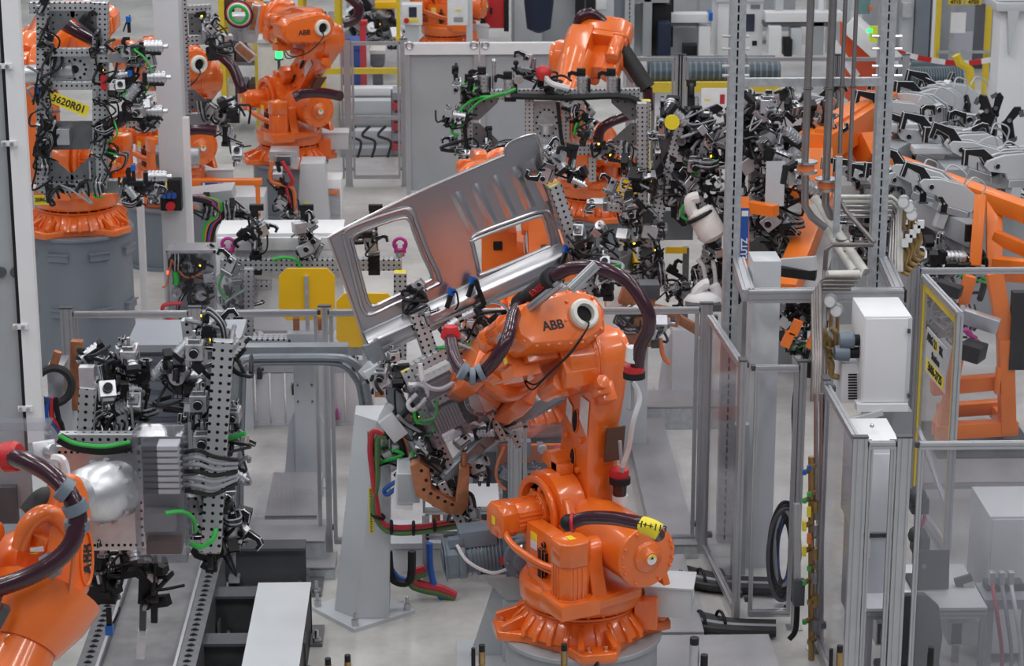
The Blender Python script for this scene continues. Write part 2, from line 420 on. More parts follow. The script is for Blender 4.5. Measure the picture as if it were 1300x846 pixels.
def robot_meshes():
    # base
    m = M('orange', 'steel', 'hole')
    poly = []
    for k in range(4):
        a = 45 + 90 * k
        poly += [((.62 if abs(d) < 12 else .47) * math.cos(R(a + d)), (.62 if abs(d) < 12 else .47) * math.sin(R(a + d))) for d in (-24, -11, 11, 24)]
    m.prism(poly, 0, .085, inset=.012)
    m.lathe([(.07, .47), (.11, .46), (.25, .375), (.25, .2)], (0, 0, 0), (0, 0, 1), 40)
    for i in range(26):
        a = 2 * math.pi * i / 26; d = V((math.cos(a), math.sin(a), 0)); s = V((-d.y, d.x, 0)) * .019
        q = [d * .36 + V((0, 0, .07)), d * .50 + V((0, 0, .07)), d * .485 + V((0, 0, .13)), d * .40 + V((0, 0, .23)), d * .36 + V((0, 0, .23))]
        m.add([p - s for p in q] + [p + s for p in q], [(0, 1, 2, 3, 4), (9, 8, 7, 6, 5)] + [(i, (i + 1) % 5, 5 + (i + 1) % 5, 5 + i) for i in range(5)])
    for k in range(4):
        a = R(45 + 90 * k)
        for da, rr in ((-.11, .55), (.11, .55)):
            p = V((rr * math.cos(a + da), rr * math.sin(a + da), .08)); m.cyl(p, p + V((0, 0, .012)), .03, n=12, m='steel'); m.cyl(p, p + V((0, 0, .045)), .017, n=6, m='steel')
        d = V((math.cos(a), math.sin(a), 0))
        for sgn in (-1, 1):
            e = V((math.cos(a + sgn * .2), math.sin(a + sgn * .2), 0))
            m.bar(e * .42 + V((0, 0, .16)), e * .58 + V((0, 0, .09)), .04, .10)
    m.lathe([(.25, .385), (.275, .385), (.275, .2)], (0, 0, 0), (0, 0, 1), 40)
    bolts(m, (0, 0, .272), (0, 0, 1), .37, 22, .014, .022)
    m.box((-.40, -.22, .22), (.16, .30, .26), rot=RZ(27))
    RC['base'] = m.mesh('base', .006, seg=1); RC['base'].transform(MX.Diagonal((.95, .95, .78, 1)))
    m = M('lgrey', 'steel', 'black', 'paper')
    m.box((-.70, -.1, .17), (.30, .28, .2)); m.box((-.70, -.1, .275), (.33, .30, .015)); m.box((-.852, -.13, .18), (.004, .12, .1), 'paper')
    m.box((-.72, -.26, .17), (.16, .05, .12), 'steel')
    m.tube([(-.72, -.28, .2), (-.75, -.40, .22), (-.78, -.42, .05), (-.72, -.30, .02)], .012, 'black', 6)
    m.tube([(-.70, -.28, .18), (-.73, -.38, .18), (-.76, -.4, .06), (-.70, -.30, .03)], .012, 'black', 6)
    RC['connector_box'] = m.mesh('connector_box', .006); RC['connector_box'].transform(RZ(27) @ T(.13, 0, .06))
    # turret
    m = M('orange', 'steel', 'hole')
    m.lathe([(.285, .34), (.30, .395), (.33, .41), (.43, .41), (.46, .385), (.46, .1)], (0, 0, 0), (0, 0, 1), 40)
    m.prism([(-.48, -.16), (-.2, -.34), (.1, -.36), (.40, -.26), (.40, .2), (.1, .34), (-.48, .42), (-.56, .36)], .43, .50, inset=.02)
    m.box((-.42, .33, .46), (.28, .28, .10))
    # cheek carrying axis 2
    cheek = circ(.32, .80, .27, -30, 200, 16) + [(-.02, .62), (-.12, .46), (.60, .46), (.58, .6)]
    Fy = frame((0, 0, 0), (1, 0, 0), (0, 0, 1), (0, -1, 0))
    m.prism(cheek, -.11, .10, Fy, inset=.03)
    m.lathe([(0, .20), (.05, .245), (.07, .245), (.07, .2), (.02, .19)], (.32, .10, .80), (0, 1, 0), 32)
    bolts(m, (.32, .11, .80), (0, 1, 0), .15, 8, .022, .035)
    m.cyl((.32, .1, .80), (.32, .12, .80), .19, n=28)
    m.box((.12, .02, .60), (.12, .2, .34)); m.box((.30, -.02, 1.09), (.12, .1, .06))
    m.prism([(-.2, .46), (.3, .46), (.16, .95), (.06, .95)], -.10, -.04, Fy)
    # right support of the balancer
    m.prism([(-.5, .48), (-.12, .48), (-.2, .62), (-.24, .8), (-.36, .8), (-.42, .62)], .32, .37, Fy, inset=.01)
    RC['turret'] = m.mesh('turret', .012)
    m = M('orange', 'sticker'); oct_motor(m, (-.42, .33, .49), (-.42, .33, .90), .105); m.box((-.42, .33, .902), (.07, .05, .003), 'sticker')
    RC['axis_motor_a'] = m.mesh('axis_motor', .004, seg=1)
    m = M('orange', 'sticker'); m.cyl((.32, .12, .80), (.32, .17, .80), .14, n=24); oct_motor(m, (.32, .15, .80), (.32, .48, .80), .105)
    m.box((.32, .482, .80), (.05, .003, .06), 'sticker'); bolts(m, (.32, .17, .80), (0, 1, 0), .12, 8, .012, .015)
    m.tube([(.24, .44, .74), (.1, .46, .70), (-.1, .36, .62), (-.3, .24, .60)], .022, k=8)
    m.tube([(.24, .44, .70), (.1, .42, .64), (-.1, .34, .58), (-.3, .24, .55)], .014, k=8)
    RC['axis_motor_b'] = m.mesh('axis_motor', .004, seg=1)
    m = M('orange', 'black', 'sticker', 'paper')
    m.prism([(-.12, .45), (.18, .45), (.22, .6), (.20, .80), (-.14, .80), (-.17, .6)], -.30, -.16, frame((0, 0, 0), (1, 0, 0), (0, 0, 1), (0, -1, 0)), inset=.03)
    m.box((-.04, .31, .60), (.085, .035, .16), 'black'); m.box((-.04, .33, .60), (.05, .02, .20), 'black')
    m.box((.1, .303, .73), (.09, .004, .06), 'sticker'); m.box((.1, .303, .67), (.09, .004, .06), 'paper')
    m.cyl((-.04, .3, .72), (-.04, .32, .72), .02, m='black')
    RC['connection_panel'] = m.mesh('connection_panel', .006)
    # balancer
    m = M('orange', 'steel')
    m.lathe([(-.25, .05), (-.2, .13), (.0, .175), (.14, .20), (.62, .20), (.64, .195)], (.02, -.1, .77), (-1, 0, 0), 36)
    m.lathe([(0, .208), (.035, .208), (.045, .2), (.045, .1), (.06, .1), (.065, .09), (.085, .05), (.095, .045), (.095, 0)], (-.60, -.1, .77), (-1, 0, 0), 36)
    for a in (10, 26, 64, 118, 154, 170, 190, 206, 242, 298, 334, 350):
        p = V((-.64, -.1 + .185 * math.cos(R(a)), .77 + .185 * math.sin(R(a)))); m.cyl(p, p - V((.022, 0, 0)), .011, n=6)
    bolts(m, (-.655, -.1, .77), (-1, 0, 0), .085, 8, .008, .015)
    for sy in (.13,):
        m.lathe([(-.07, .085), (.06, .085), (.075, .07), (.075, 0)], (-.34, sy + .02, .76), (0, 1, 0), 24)
        m.prism(circ(-.34, .76, .085, 0, 180, 8) + [(-.44, .66), (-.50, .49), (-.18, .49), (-.26, .66)], -sy - .075, -sy + .03, Fy)
    m.cyl((-.34, .0, .76), (-.34, .15, .76), .05); m.cyl((-.34, -.35, .76), (-.34, -.2, .76), .07)
    RC['balancer'] = m.mesh('balancer', .005, seg=1)
    m = M('sticker', 'paper', 'ink')
    m.cyl((-.6965, -.1, .77), (-.6995, -.1, .77), .034, n=20, m='paper')
    m.prism(circ(0, 0, .033, 20, 160, 10), .0, .0015, frame((-.6995, -.1, .77), (0, -1, 0), (0, 0, 1), (-1, 0, 0)), 'sticker')
    m.prism([(-.012, .004), (.012, .004), (0, .024)], .0016, .0025, frame((-.6995, -.1, .77), (0, -1, 0), (0, 0, 1), (-1, 0, 0)), 'ink')
    RC['warning_label'] = m.mesh('warning_label')
    # lower arm, frame on axis 2, arm along z; lies right of the cheek
    m = M('orange', 'hole', 'steel')
    prof = circ(0, 0, .24, 180, 360, 14) + [(.23, .12), (.175, .36), (.155, LARM - .42), (.175, LARM - .22)] + circ(0, LARM, .20, 0, 180, 12) + [(-.19, LARM - .22), (-.165, LARM - .42), (-.18, .36), (-.23, .12)]
    m.prism(prof, .16, .40, Fy, inset=.025)
    m.cyl((0, -.09, 0), (0, -.17, 0), .22, n=32); m.cyl((0, -.12, 0), (0, -.16, 0), .235, n=32)
    m.cyl((0, -.39, 0), (0, -.43, 0), .19, n=28); m.cyl((0, -.39, LARM), (0, -.44, LARM), .17, n=28)
    for z in (.34, .62):                                  # oval cable windows, rimmed, on the left web
        ov = [(.035 * math.cos(R(a)), .085 * math.sin(R(a)) + z) for a in range(0, 360, 15)]
        m.prism(ov, .15, .158, Fy, 'hole'); m.prism(ov, .40, .415, Fy, 'hole')
    for x, z in ((-.09, .52), (.09, .48), (-.08, .3), (.08, .27), (.09, .78)):
        m.cyl((x, -.165, z), (x, -.135, z), .022, n=10)
    m.box((.10, -.12, .24), (.16, .1, .10)); m.prism([(.0, .26), (.2, .26), (.19, .34), (.1, .37), (.01, .34)], .04, .17, Fy, inset=.01)
    RC['lower_arm'] = m.mesh('lower_arm', .022, seg=3); RC['lower_arm'].transform(T(0, .07, 0))
    m = M('paper', 'black'); m.prism([(-.155, .58), (-.05, .66), (-.05, .82), (-.155, .82)], .150, .154, Fy, 'paper'); m.prism([(.045, .58), (.12, .62), (.12, .74), (.045, .70)], .150, .154, Fy, 'paper')
    RC['nameplate'] = m.mesh('nameplate'); RC['nameplate'].transform(T(0, .07, 0))
    m = M('brown', 'steel'); m.box((-.22, -.33, .52), (.012, .14, .24)); m.cyl((-.17, -.30, .6), (-.22, -.30, .6), .02, m='steel'); m.cyl((-.17, -.30, .45), (-.22, -.30, .45), .02, m='steel')
    RC['cover_plate'] = m.mesh('cover_plate'); RC['cover_plate'].transform(T(0, .07, 0))
    # upper arm housing, frame on axis 3, forearm along +x, axis 4 at z=AX4
    m = M('orange', 'steel', 'hole')
    m.lathe([(0, .195), (.03, .205), (.05, .205), (.05, .195), (.26, .195), (.30, .15), (.30, 0)], (0, -.17, 0), (0, 1, 0), 36)
    bolts(m, (0, -.11, 0), (0, 1, 0), .198, 26, .008, .012, 'ring_white')
    body = [(-.16, -.12), (-.1, -.2), (.12, -.2), (.30, -.04), (.42, .03), (.42, .34), (.2, .40), (-.12, .40), (-.16, .2)]
    m.prism(body, -.13, .16, Fy, inset=.05)
    m.prism([(-.14, .0), (.3, .02), (.32, .2), (-.14, .2)], -.36, -.1, Fy, inset=.04)
    m.lathe([(.2, .205), (.46, .185), (.62, .155), (.95, .15), (1.0, .165)], (0, .0, AX4), (1, 0, 0), 32)
    m.cyl((-.05, .12, -.14), (.2, .12, -.14), .06); m.box((-.12, -.1, -.24), (.1, .1, .1)); m.cyl((-.16, -.08, -.22), (-.22, -.08, -.22), .045)
    m.box((-.05, -.16, -.26), (.12, .1, .13))
    RC['upper_arm'] = m.mesh('upper_arm', .018)
    # rear gear cover
    cov = [(-.18, .02), (-.14, .12), (-.02, .18), (.10, .18), (.42, .13), (.50, .06), (.50, -.07), (.43, -.15), (.0, -.185), (-.14, -.12)]
    Fc = frame((0, 0, AX4), (0, 1, 0), (0, 0, 1), (1, 0, 0))      # local x=y, y=z, z=x
    m = M('orange', 'hole', 'steel')
    m.prism(cov, -.10, -.34, Fc, inset=.035)
    m.prism([(p[0] * .97 + .004, p[1] * .97) for p in cov], -.10, -.02, Fc)
    c = V((.14, -.01))
    for i in range(len(cov)):
        a = V(cov[i]); b = V(cov[(i + 1) % len(cov)]); k = max(1, int((b - a).length / .085))
        for j in range(k):
            q = a.lerp(b, (j + .5) / k); q = c + (q - c) * .93; m.cyl(Fc @ V((q.x, q.y, -.300)), Fc @ V((q.x, q.y, -.327)), .015, n=8)
    for q in ((-.10, .10), (.09, .10), (.13, -.02), (-.1, -.11), (.05, -.15)):
        m.cyl(Fc @ V((*q, -.335)), Fc @ V((*q, -.352)), .012, n=8)
    RC['gear_cover'] = m.mesh('gear_cover', .012)
    m = M('ring_white', 'hole'); m.lathe([(0, .098), (.045, .098), (.06, .085), (.06, .062), (.01, .056), (.0, .0)], (-.325, 0, AX4), (-1, 0, 0), 32)
    m.cyl((-.33, 0, AX4), (-.345, 0, AX4), .057, n=24, m='hole')
    RC['cable_ring'] = m.mesh('cable_ring')
    m = M('orange', 'sticker'); oct_motor(m, (-.08, .36, .10), (.34, .36, .10), .10); oct_motor(m, (-.08, .40, .27), (.26, .40, .27), .07); m.box((-.05, .47, .06), (.05, .003, .06), 'sticker')
    m.box((-.0, .36, -.03), (.16, .2, .08))
    RC['axis_motor_c'] = m.mesh('axis_motor', .004, seg=1)
    m = M('black'); 
    for k in range(2): m.tube([(-.33, 0.012 * k, AX4 - .03), (-.44, .04, AX4 - .10), (-.42, .2 + .01 * k, AX4 - .25), (-.26, .30, AX4 - .32), (-.05, .34 - .03 * k, AX4 - .36 + .03 * k), (.1, .3, AX4 - .25)], .0065, n=5)
    RC['motor_cable'] = m.mesh('motor_cable')
    # forearm fork, frame on axis 5 centre, along x, fork cheeks along y
    m = M('orange', 'steel')
    m.lathe([(-.42, .165), (-.38, .185), (-.33, .185), (-.24, .17), (-.16, .13)], (0, 0, 0), (1, 0, 0), 32)
    for s in (-1, 1):
        F2 = frame((0, s * .165, 0), (1, 0, 0), (0, 0, 1), (0, -1, 0))
        m.prism(circ(0, 0, .165, -105, 105, 14) + [(-.2, .17), (-.34, .14), (-.34, -.14), (-.2, -.17)], -.055, .055, F2, inset=.018)
        m.lathe([(0, .10), (.025, .095), (.03, .0)], (0, s * .22, 0), (0, s, 0), 24)
    RC['forearm_fork'] = m.mesh('forearm_fork', .02, seg=3); RC['forearm_fork'].transform(MX.Diagonal((1.1, 1.12, 1.18, 1)))
    m = M('orange', 'steel', 'cast_alu')
    m.cyl((0, -.11, 0), (0, .11, 0), .14, n=28); m.box((.06, 0, 0), (.2, .2, .22)); m.cyl((.06, 0, 0), (.22, 0, 0), .11, n=28)
    RC['wrist'] = m.mesh('wrist', .014)
    m = M('cast_alu'); m.lathe([(.2, .09), (.22, .115), (.26, .115), (.26, .05), (.265, 0)], (0, 0, 0), (1, 0, 0), 28); bolts(m, (.26, 0, 0), (1, 0, 0), .09, 10, .008, .01)
    RC['tool_flange'] = m.mesh('tool_flange')
robot_meshes()
def robot(label, loc, yaw, lean, pitch, j4=0, j5=0, j1=None, base_yaw=None, ped=None, pedmat='mgrey', pedr=.5, fore=1.25, group='orange six-axis robots', logo=True, name='welding_robot', lk=1.0):
    loc = V(loc)
    root = thing(name, label, 'robot', loc, group)
    B = MX.Translation(loc) @ RZ(yaw if base_yaw is None else base_yaw); A1 = MX.Translation(loc - V((0, 0, .06))) @ RZ(yaw)
    A2 = A1 @ T(.32, 0, .80) @ RY(lean)                     # lean > 0 forwards
    A3 = A1 @ T(.32, 0, .80) @ RY(lean) @ T(0, 0, LARM * lk) @ RY(-lean) @ RY(pitch)   # pitch > 0 downwards
    A5 = A3 @ T(fore, 0, AX4) @ RX(j4); A6 = A5 @ RY(j5)
    A2 = A2 @ MX.Diagonal((1, 1, lk, 1))
    P = lambda n, k, mw, par=root: link(n, RC[k], par, mw)
    b = P('base', 'base', B); P('connector_box', 'connector_box', B)
    P('turret', 'turret', A1); P('axis_motor', 'axis_motor_a', A1); P('axis_motor', 'axis_motor_b', A1); P('connection_panel', 'connection_panel', A1)
    ba = P('balancer', 'balancer', A1); P('warning_label', 'warning_label', A1, ba)
    la = P('lower_arm', 'lower_arm', A2); P('nameplate', 'nameplate', A2, la); P('cover_plate', 'cover_plate', A2, la)
    P('upper_arm', 'upper_arm', A3); gc = P('gear_cover', 'gear_cover', A3); P('cable_ring', 'cable_ring', A3, gc); P('axis_motor', 'axis_motor_c', A3); P('motor_cable', 'motor_cable', A3)
    if logo: text(gc, 'ABB', .085, A3 @ frame((-.3415, .23, AX4 - .04), (0, -1, 0), (0, 0, 1), (-1, 0, 0)))
    P('forearm_fork', 'forearm_fork', A5); P('wrist', 'wrist', A6); P('tool_flange', 'tool_flange', A6)
    root['_j'] = 0; del root['_j']
    return root, dict(B=B, A1=A1, A2=A2, A3=A3, A5=A5, A6=A6)
def pedestal(label, loc, r, h, mt='bgrey', boxes=True, group='robot pedestals'):
    t = thing('robot_pedestal', label, 'pedestal', (loc[0], loc[1], 0), group)
    m = M(mt); m.lathe([(0, r * 1.12), (.03, r * 1.12), (.03, r), (h - .03, r), (h - .03, r * 1.06), (h - .005, r * 1.06), (h, r * 1.05), (h, 0)], (loc[0], loc[1], 0), (0, 0, 1), 48)
    m.build('drum', t)
    if boxes:
        for a in (-150, -105, -60, -15):
            for z in (h * .45, h * .86):
                d = V((math.cos(R(a)), math.sin(R(a)), 0)); q = M(mt)
                q.box((loc[0] + d.x * r, loc[1] + d.y * r, z), (.05, .20, .07), rot=RZ(a)); q.box((loc[0] + d.x * (r + .01), loc[1] + d.y * (r + .01), z + .035), (.06, .22, .012), rot=RZ(a)); q.build('lifting_lug', t)
    return t
# front robot
A_loc = G(738, 798, .55)
RA, JA = robot('orange robot in front holding the big pressed sheet-metal panel in its gripper', A_loc, 117, -7, 33, j4=35, j5=-20, base_yaw=143, fore=1.2)
pedestal('grey drum pedestal under the robot holding the sheet-metal panel', A_loc, .50, .55, 'mgrey', False)
# ------------------------------------------------------------------ placing helpers
rnd = random.Random(7)
def pbox(m, x0, y0, x1, y1, Y, dep, mt=None):             # upright box: front face seen at these pixels, standing at Y, dep metres deep
    ym = (y0 + y1) / 2; a = W(x0, ym, Y); b = W(x1, ym, Y); t = W((x0 + x1) / 2, y0, Y).z; q = W((x0 + x1) / 2, y1, Y).z
    return m.box(((a.x + b.x) / 2, Y + dep / 2, (t + q) / 2), (b.x - a.x, dep, t - q), mt)
def beam(par, a, b, w=.06, h=None, cap=False, up=V((0, 0, 1)), name='perforated_beam'):
    a = V(a); b = V(b); L = (b - a).length; h = h or w
    x = (b - a).normalized(); up = V(up)
    if abs(x.dot(up)) > .95: up = V((0, -1, 0))
    y = up.cross(x).normalized(); z = x.cross(y)
    m = M('perf', 'sticker'); m.box((L / 2, 0, 0), (L, w, h))
    if cap: m.box((L + .004, 0, 0), (.008, w, h), 'sticker')
    return link(name, m.mesh(name, .004, seg=1), par, frame(a, x, y, z))
def cable(par, pts, r=.012, mt='black', name='cable', n=6, **k):
    return M(mt).tube(pts, r, n=n, **k).build(name, par)
# shared clamp / sensor / cylinder meshes, about 0.2 m, reaching along +x, standing on z=0
CK = {}
def make_kit():
    def hook(m, mt, s=1.0):
        m.prism([(0, 0), (.05, 0), (.06, .04), (.11, .06), (.13, .05), (.13, .015), (.16, .015), (.16, .08), (.12, .10), (.04, .085), (0, .06)], -.014 * s, .014 * s, frame((.0, 0, .10), (1, 0, 0), (0, 0, 1), (0, -1, 0)), mt)
    m = M('cast_alu', 'black', 'dark_steel'); m.box((0, 0, .09), (.07, .055, .18)); m.box((0, 0, .02), (.11, .085, .04), 'dark_steel'); m.cyl((.01, -.04, .14), (.01, .04, .14), .025, m='black'); hook(m, 'black'); m.cyl((-.06, 0, .03), (-.06, 0, .15), .022, m='black', n=10)
    CK['clamp'] = m.mesh('clamp', .004, seg=1)
    m = M('black', 'dark_steel', 'cast_alu'); m.box((0, 0, .10), (.05, .05, .2)); m.box((.02, .0, .2), (.09, .07, .05)); hook(m, 'black'); m.box((.0, .04, .06), (.03, .03, .08), 'cast_alu'); m.cyl((0, 0, .0), (0, 0, .03), .05, m='dark_steel', n=10)
    CK['black_clamp'] = m.mesh('black_clamp', .004, seg=1)
    m = M('cast_alu', 'black', 'steel')
    for i in range(5): m.cyl((-.07 + .03 * i, 0, .06), (-.05 + .03 * i, 0, .06), .052, n=14)
    m.cyl((-.08, 0, .06), (.08, 0, .06), .044, n=14); m.cyl((.08, 0, .06), (.12, 0, .06), .018, m='steel', n=8); m.box((-.09, 0, .05), (.04, .09, .1), 'black'); m.box((.0, 0, 0.0), (.12, .06, .02), 'black')
    CK['gripper_cylinder'] = m.mesh('gripper_cylinder')
    m = M('black', 'led_amber', 'led_green', 'cable_grey'); m.box((0, 0, .03), (.09, .04, .05)); m.box((.05, 0, .035), (.03, .03, .03)); m.box((0, -.021, .045), (.018, .004, .012), 'led_amber'); m.cyl((-.05, 0, .03), (-.09, 0, .03), .012, m='cable_grey', n=6)
    CK['sensor'] = m.mesh('sensor')
    m = M('black', 'sensor_blue'); m.box((0, 0, .05), (.03, .03, .12)); m.box((0, -.01, .12), (.045, .05, .055), 'sensor_blue'); m.tube([(0, .02, .12), (.0, .08, .14), (-.04, .09, .06), (-.06, .03, 0)], .008, n=5)
    CK['blue_sensor'] = m.mesh('blue_sensor')
    m = M('dark_steel', 'hole'); m.prism([(0, 0), (.2, 0), (.2, .04), (.05, .18), (0, .18)], -.006, .006, frame((0, 0, 0), (1, 0, 0), (0, 0, 1), (0, -1, 0)))
    for x, z in ((.03, .03), (.03, .09), (.03, .14), (.09, .03), (.15, .03)): m.cyl((x, -.009, z), (x, .009, z), .009, n=8, m='hole')
    CK['gusset'] = m.mesh('gusset')
    m = M('cast_alu', 'black', 'dark_steel', 'steel'); m.box((0, 0, .05), (.12, .10, .10)); m.box((.0, 0, .11), (.08, .07, .03), 'dark_steel'); m.cyl((.05, 0, .05), (.09, 0, .05), .03, m='black'); m.cyl((-.02, -.051, .05), (-.02, -.056, .05), .028, n=12, m='black'); m.cyl((.0, 0, .12), (.0, 0, .17), .012, m='steel', n=8); m.box((.0, .03, .16), (.05, .02, .03), 'black')
    CK['pivot_unit'] = m.mesh('pivot_unit', .004, seg=1)
    m = M('black', 'cable_grey', 'cast_alu'); m.box((0, 0, .04), (.10, .05, .08))
    for i in range(4):
        y = -.03 + .02 * i; m.tube([(.04, y, .06), (.12, y, .10 + .01 * i), (.15, y - .02, .0), (.08, y, -.10)], .007, 'cable_grey' if i % 2 else None, 5, 5); m.cyl((.03, y, .05), (.07, y, .06), .011, m='cast_alu', n=6)
    CK['junction_box'] = m.mesh('junction_box')
    # large fixture clamp: light swan-neck cheeks, black swing arm
    m = M('lgrey', 'black', 'dark_steel', 'steel')
    neck = [(-.16, 0), (.14, 0), (.16, .05), (.30, .07), (.34, .11), (.32, .15), (.18, .19), (-.02, .20), (-.14, .15), (-.17, .08)]
    Fy = frame((0, 0, 0), (1, 0, 0), (0, 0, 1), (0, -1, 0))
    for y in (-.045, .045): m.prism(neck, y - .014, y + .014, Fy, 'cast_alu' if y > 0 else None)
    m.box((.0, 0, .09), (.22, .07, .11), 'dark_steel'); m.cyl((.24, -.07, .11), (.24, .07, .11), .025, m='black')
    m.prism([(.20, .06), (.28, .06), (.36, .17), (.46, .19), (.46, .11), (.50, .11), (.50, .24), (.34, .24), (.22, .15)], -.022, .022, Fy, 'black'); m.box((-.2, 0, .07), (.07, .08, .09), 'black')
    m.box((0, 0, -.03), (.26, .14, .06), 'mgrey'); m.box((.06, .03, -.12), (.08, .08, .14), 'lgrey')
    m.tube([(-.20, 0, .12), (-.20, .02, .24), (-.08, .03, .28), (-.04, .05, .20)], .008, 'black', 5)
    CK['fixture_clamp'] = m.mesh('fixture_clamp', .006, seg=1)
    m = M('black', 'dark_steel', 'steel')
    m.prism([(-.06, 0), (.08, 0), (.08, .2), (.2, .30), (.2, .36), (.12, .37), (-.02, .22), (-.06, .2)], -.03, .03, Fy); m.cyl((.05, -.05, .22), (.05, .05, .22), .03, m='steel'); m.box((.2, 0, .28), (.05, .08, .08), 'dark_steel'); m.box((0, 0, -.02), (.2, .12, .04), 'dark_steel')
    CK['swing_clamp'] = m.mesh('swing_clamp', .004, seg=1); CK['swing_clamp'].transform(MX.Scale(.62, 4))
    m = M('magenta', 'steel'); m.torus((0, 0, .08), (0, 1, 0), .04, .012); m.cyl((-.028, 0, .08), (-.028, 0, .02), .012, n=8); m.cyl((.028, 0, .08), (.028, 0, .02), .012, n=8); m.cyl((0, 0, 0), (0, 0, .03), .03, m='steel')
    CK['lifting_eye'] = m.mesh('lifting_eye')
make_kit()
KINDS = ['clamp', 'pivot_unit', 'gripper_cylinder', 'sensor', 'pivot_unit', 'junction_box', 'black_clamp', 'clamp', 'gripper_cylinder']
def put(par, kind, p, az=0, el=0, roll=0, s=1.0, name=None):
    return link(name or kind, CK[kind], par, MX.Translation(V(p)) @ RZ(az) @ RY(-el) @ RX(roll) @ MX.Scale(s, 4))
def scatter(par, a, b, n, spread=.05, s=(.8, 1.2), kinds=None, cables=0, seed=1, az=None):
    r = random.Random(seed); a = V(a); b = V(b); kinds = kinds or KINDS
    for i in range(n):
        t = (i + r.random() * .6) / n; p = a.lerp(b, t) + V((r.uniform(-1, 1), r.uniform(-1, 1), r.uniform(-1, 1))) * spread
        put(par, r.choice(kinds), p, r.choice([0, 90, 180, 270]) + r.uniform(-25, 25) if az is None else az + r.uniform(-12, 12), r.uniform(-50, 60) if az is None else r.uniform(-10, 10), r.choice([0, 0, 90, 180]) if az is None else 0, r.uniform(*s))
    for i in range(cables):
        t0 = r.random() * .8; P = []; q = a.lerp(b, t0)
        for j in range(5):
            P.append(a.lerp(b, min(1, t0 + j * .09)) + V((r.uniform(-1, 1), r.uniform(-1, 1), r.uniform(-1, .6))) * (spread + .07))
        cable(par, P, r.choice([.008, .01, .013]), r.choice(['black', 'black', 'black', 'cable_grey', 'rubber', 'cable_green' if r.random() < .3 else 'black']))
# ------------------------------------------------------------------ fences of slotted aluminium profile with clear panes
FG = 'aluminium safety fence bays'
def fence(label, a, b, z1=1.98, z0=.12, posts=(1, 1), pane='pane', w=.09, group=FG, mid=None, foot=True, top=None):
    a = V((a[0], a[1], 0)); b = V((b[0], b[1], 0)); t = thing('fence_bay', label, 'fence', (a + b) / 2, group)
    d = (b - a).normalized(); zv = V((0, 0, 1)); n = d.cross(zv)
    for k, p in enumerate((a, b)):
        if posts[k]:
            m = M('alu', 'dgrey'); m.profile(p, p + zv * (z1 + .02), w, .045, up=n); m.box(p + zv * (z1 + .025), (.05 + .05 * abs(d.x), .05 + .05 * abs(d.y), .012), 'dgrey')
            if foot: m.box(p + zv * .005, (.11, .11, .01), 'alu')
            m.build('post', t)
    q = w / 2 + .012
    for z in (z0, z1 - .03) + ((mid,) if mid else ()):
        M('alu').profile(a + d * q + zv * z, b - d * q + zv * z, .045, .045).build('rail', t)
    for e in (q + .012, (b - a).length - q - .012):
        M('alu').profile(a + d * e + zv * z0, a + d * e + zv * (z1 - .03), .03, .03, up=n).build('stile', t)
    for e in (q, (b - a).length - q):
        for z in (z1 - .03, z0 + .1): M('dgrey').box(a + d * e + zv * z + n * -.03, (.05, .05, .035)).build('bracket', t)
    M(pane).bar(a + d * (q + .02) + zv * ((z0 + z1) / 2), b - d * (q + .02) + zv * ((z0 + z1) / 2), .006, z1 - z0 - .05).build('pane', t)
    return t
def X(px, py, Y): return W(px, py, Y).x
FY = 17.1
xs = [X(p, 392, FY) for p in (84, 247, 412, 655, 897)]
fl = ['clear fence bay in front of the tall grey robot pedestal', 'clear fence bay in front of the left yellow octagonal plate and grey column', 'clear fence bay behind the tilted sheet-metal panel', 'clear fence bay right behind the arm of the robot holding the sheet-metal panel']
for i in range(4): fence(fl[i], (xs[i], FY), (xs[i + 1], FY), posts=(1, i == 3), w=.045 if i == 2 else .09)
fence('short side fence bay running beside the tread-plate walkway', (X(899, 400, 17.0), 16.95), (X(944, 463, 15.6), 15.65), posts=(0, 1))
fence('narrow clear fence bay with the thick coil of cables behind it', (X(953, 467, 15.6), 15.6), (X(1020, 467, 15.6), 15.6), posts=(0, 1), w=.045)
fence('side fence bay beside the lower white cabinet', (X(1047, 485, 15.25), 15.2), (X(1088, 558, 14.05), 14.03), posts=(1, 0))
fence('narrow fence gate in front of the lower white cabinet', (X(1092, 560, 13.97), 13.97), (X(1148, 562, 13.97), 13.97), posts=(1, 1))
fence('wide hazy clear fence bay in front of the laptop desk', (X(1156, 565, 13.95), 13.95), (X(1395, 565, 13.95), 13.95), posts=(0, 0), pane='hazy')
fence('clear fence bay in front of the orange fixture base with the sign door beside it', (X(1160, 345, 18.2), 18.2), (X(1400, 345, 18.2), 18.2), posts=(1, 1))
# ------------------------------------------------------------------ tread-plate platforms
def platform(label, x0, x1, yn, yf, z, top='tread', side='galv', group='tread-plate platforms', name='tread_platform', cat='platform'):
    a = G(x0, yn, z); b = G(x1, yn, z); yy = G((x0 + x1) / 2, yf, z).y
    t = thing(name, label, cat, ((a.x + b.x) / 2, (a.y + yy) / 2, 0), group)
    M(top).box(((a.x + b.x) / 2, (a.y + yy) / 2, z - .006), (b.x - a.x, yy - a.y, .012)).build('plate', t)
    m = M(side); m.box(((a.x + b.x) / 2, a.y + .02, z / 2 - .008), (b.x - a.x, .03, z - .02)); m.box(((a.x + b.x) / 2, yy - .02, z / 2 - .008), (b.x - a.x, .03, z - .02))
    for x in (a.x + .02, b.x - .02): m.box((x, (a.y + yy) / 2, z / 2 - .008), (.03, yy - a.y - .06, z - .02))
    m.build('frame', t); return t
platform('tread-plate platform in front of the grey column behind the fence', 300, 412, 688, 660, .25)
platform('narrow tread-plate walkway leading from the platform back to the grey column', 336, 402, 655, 600, .20)
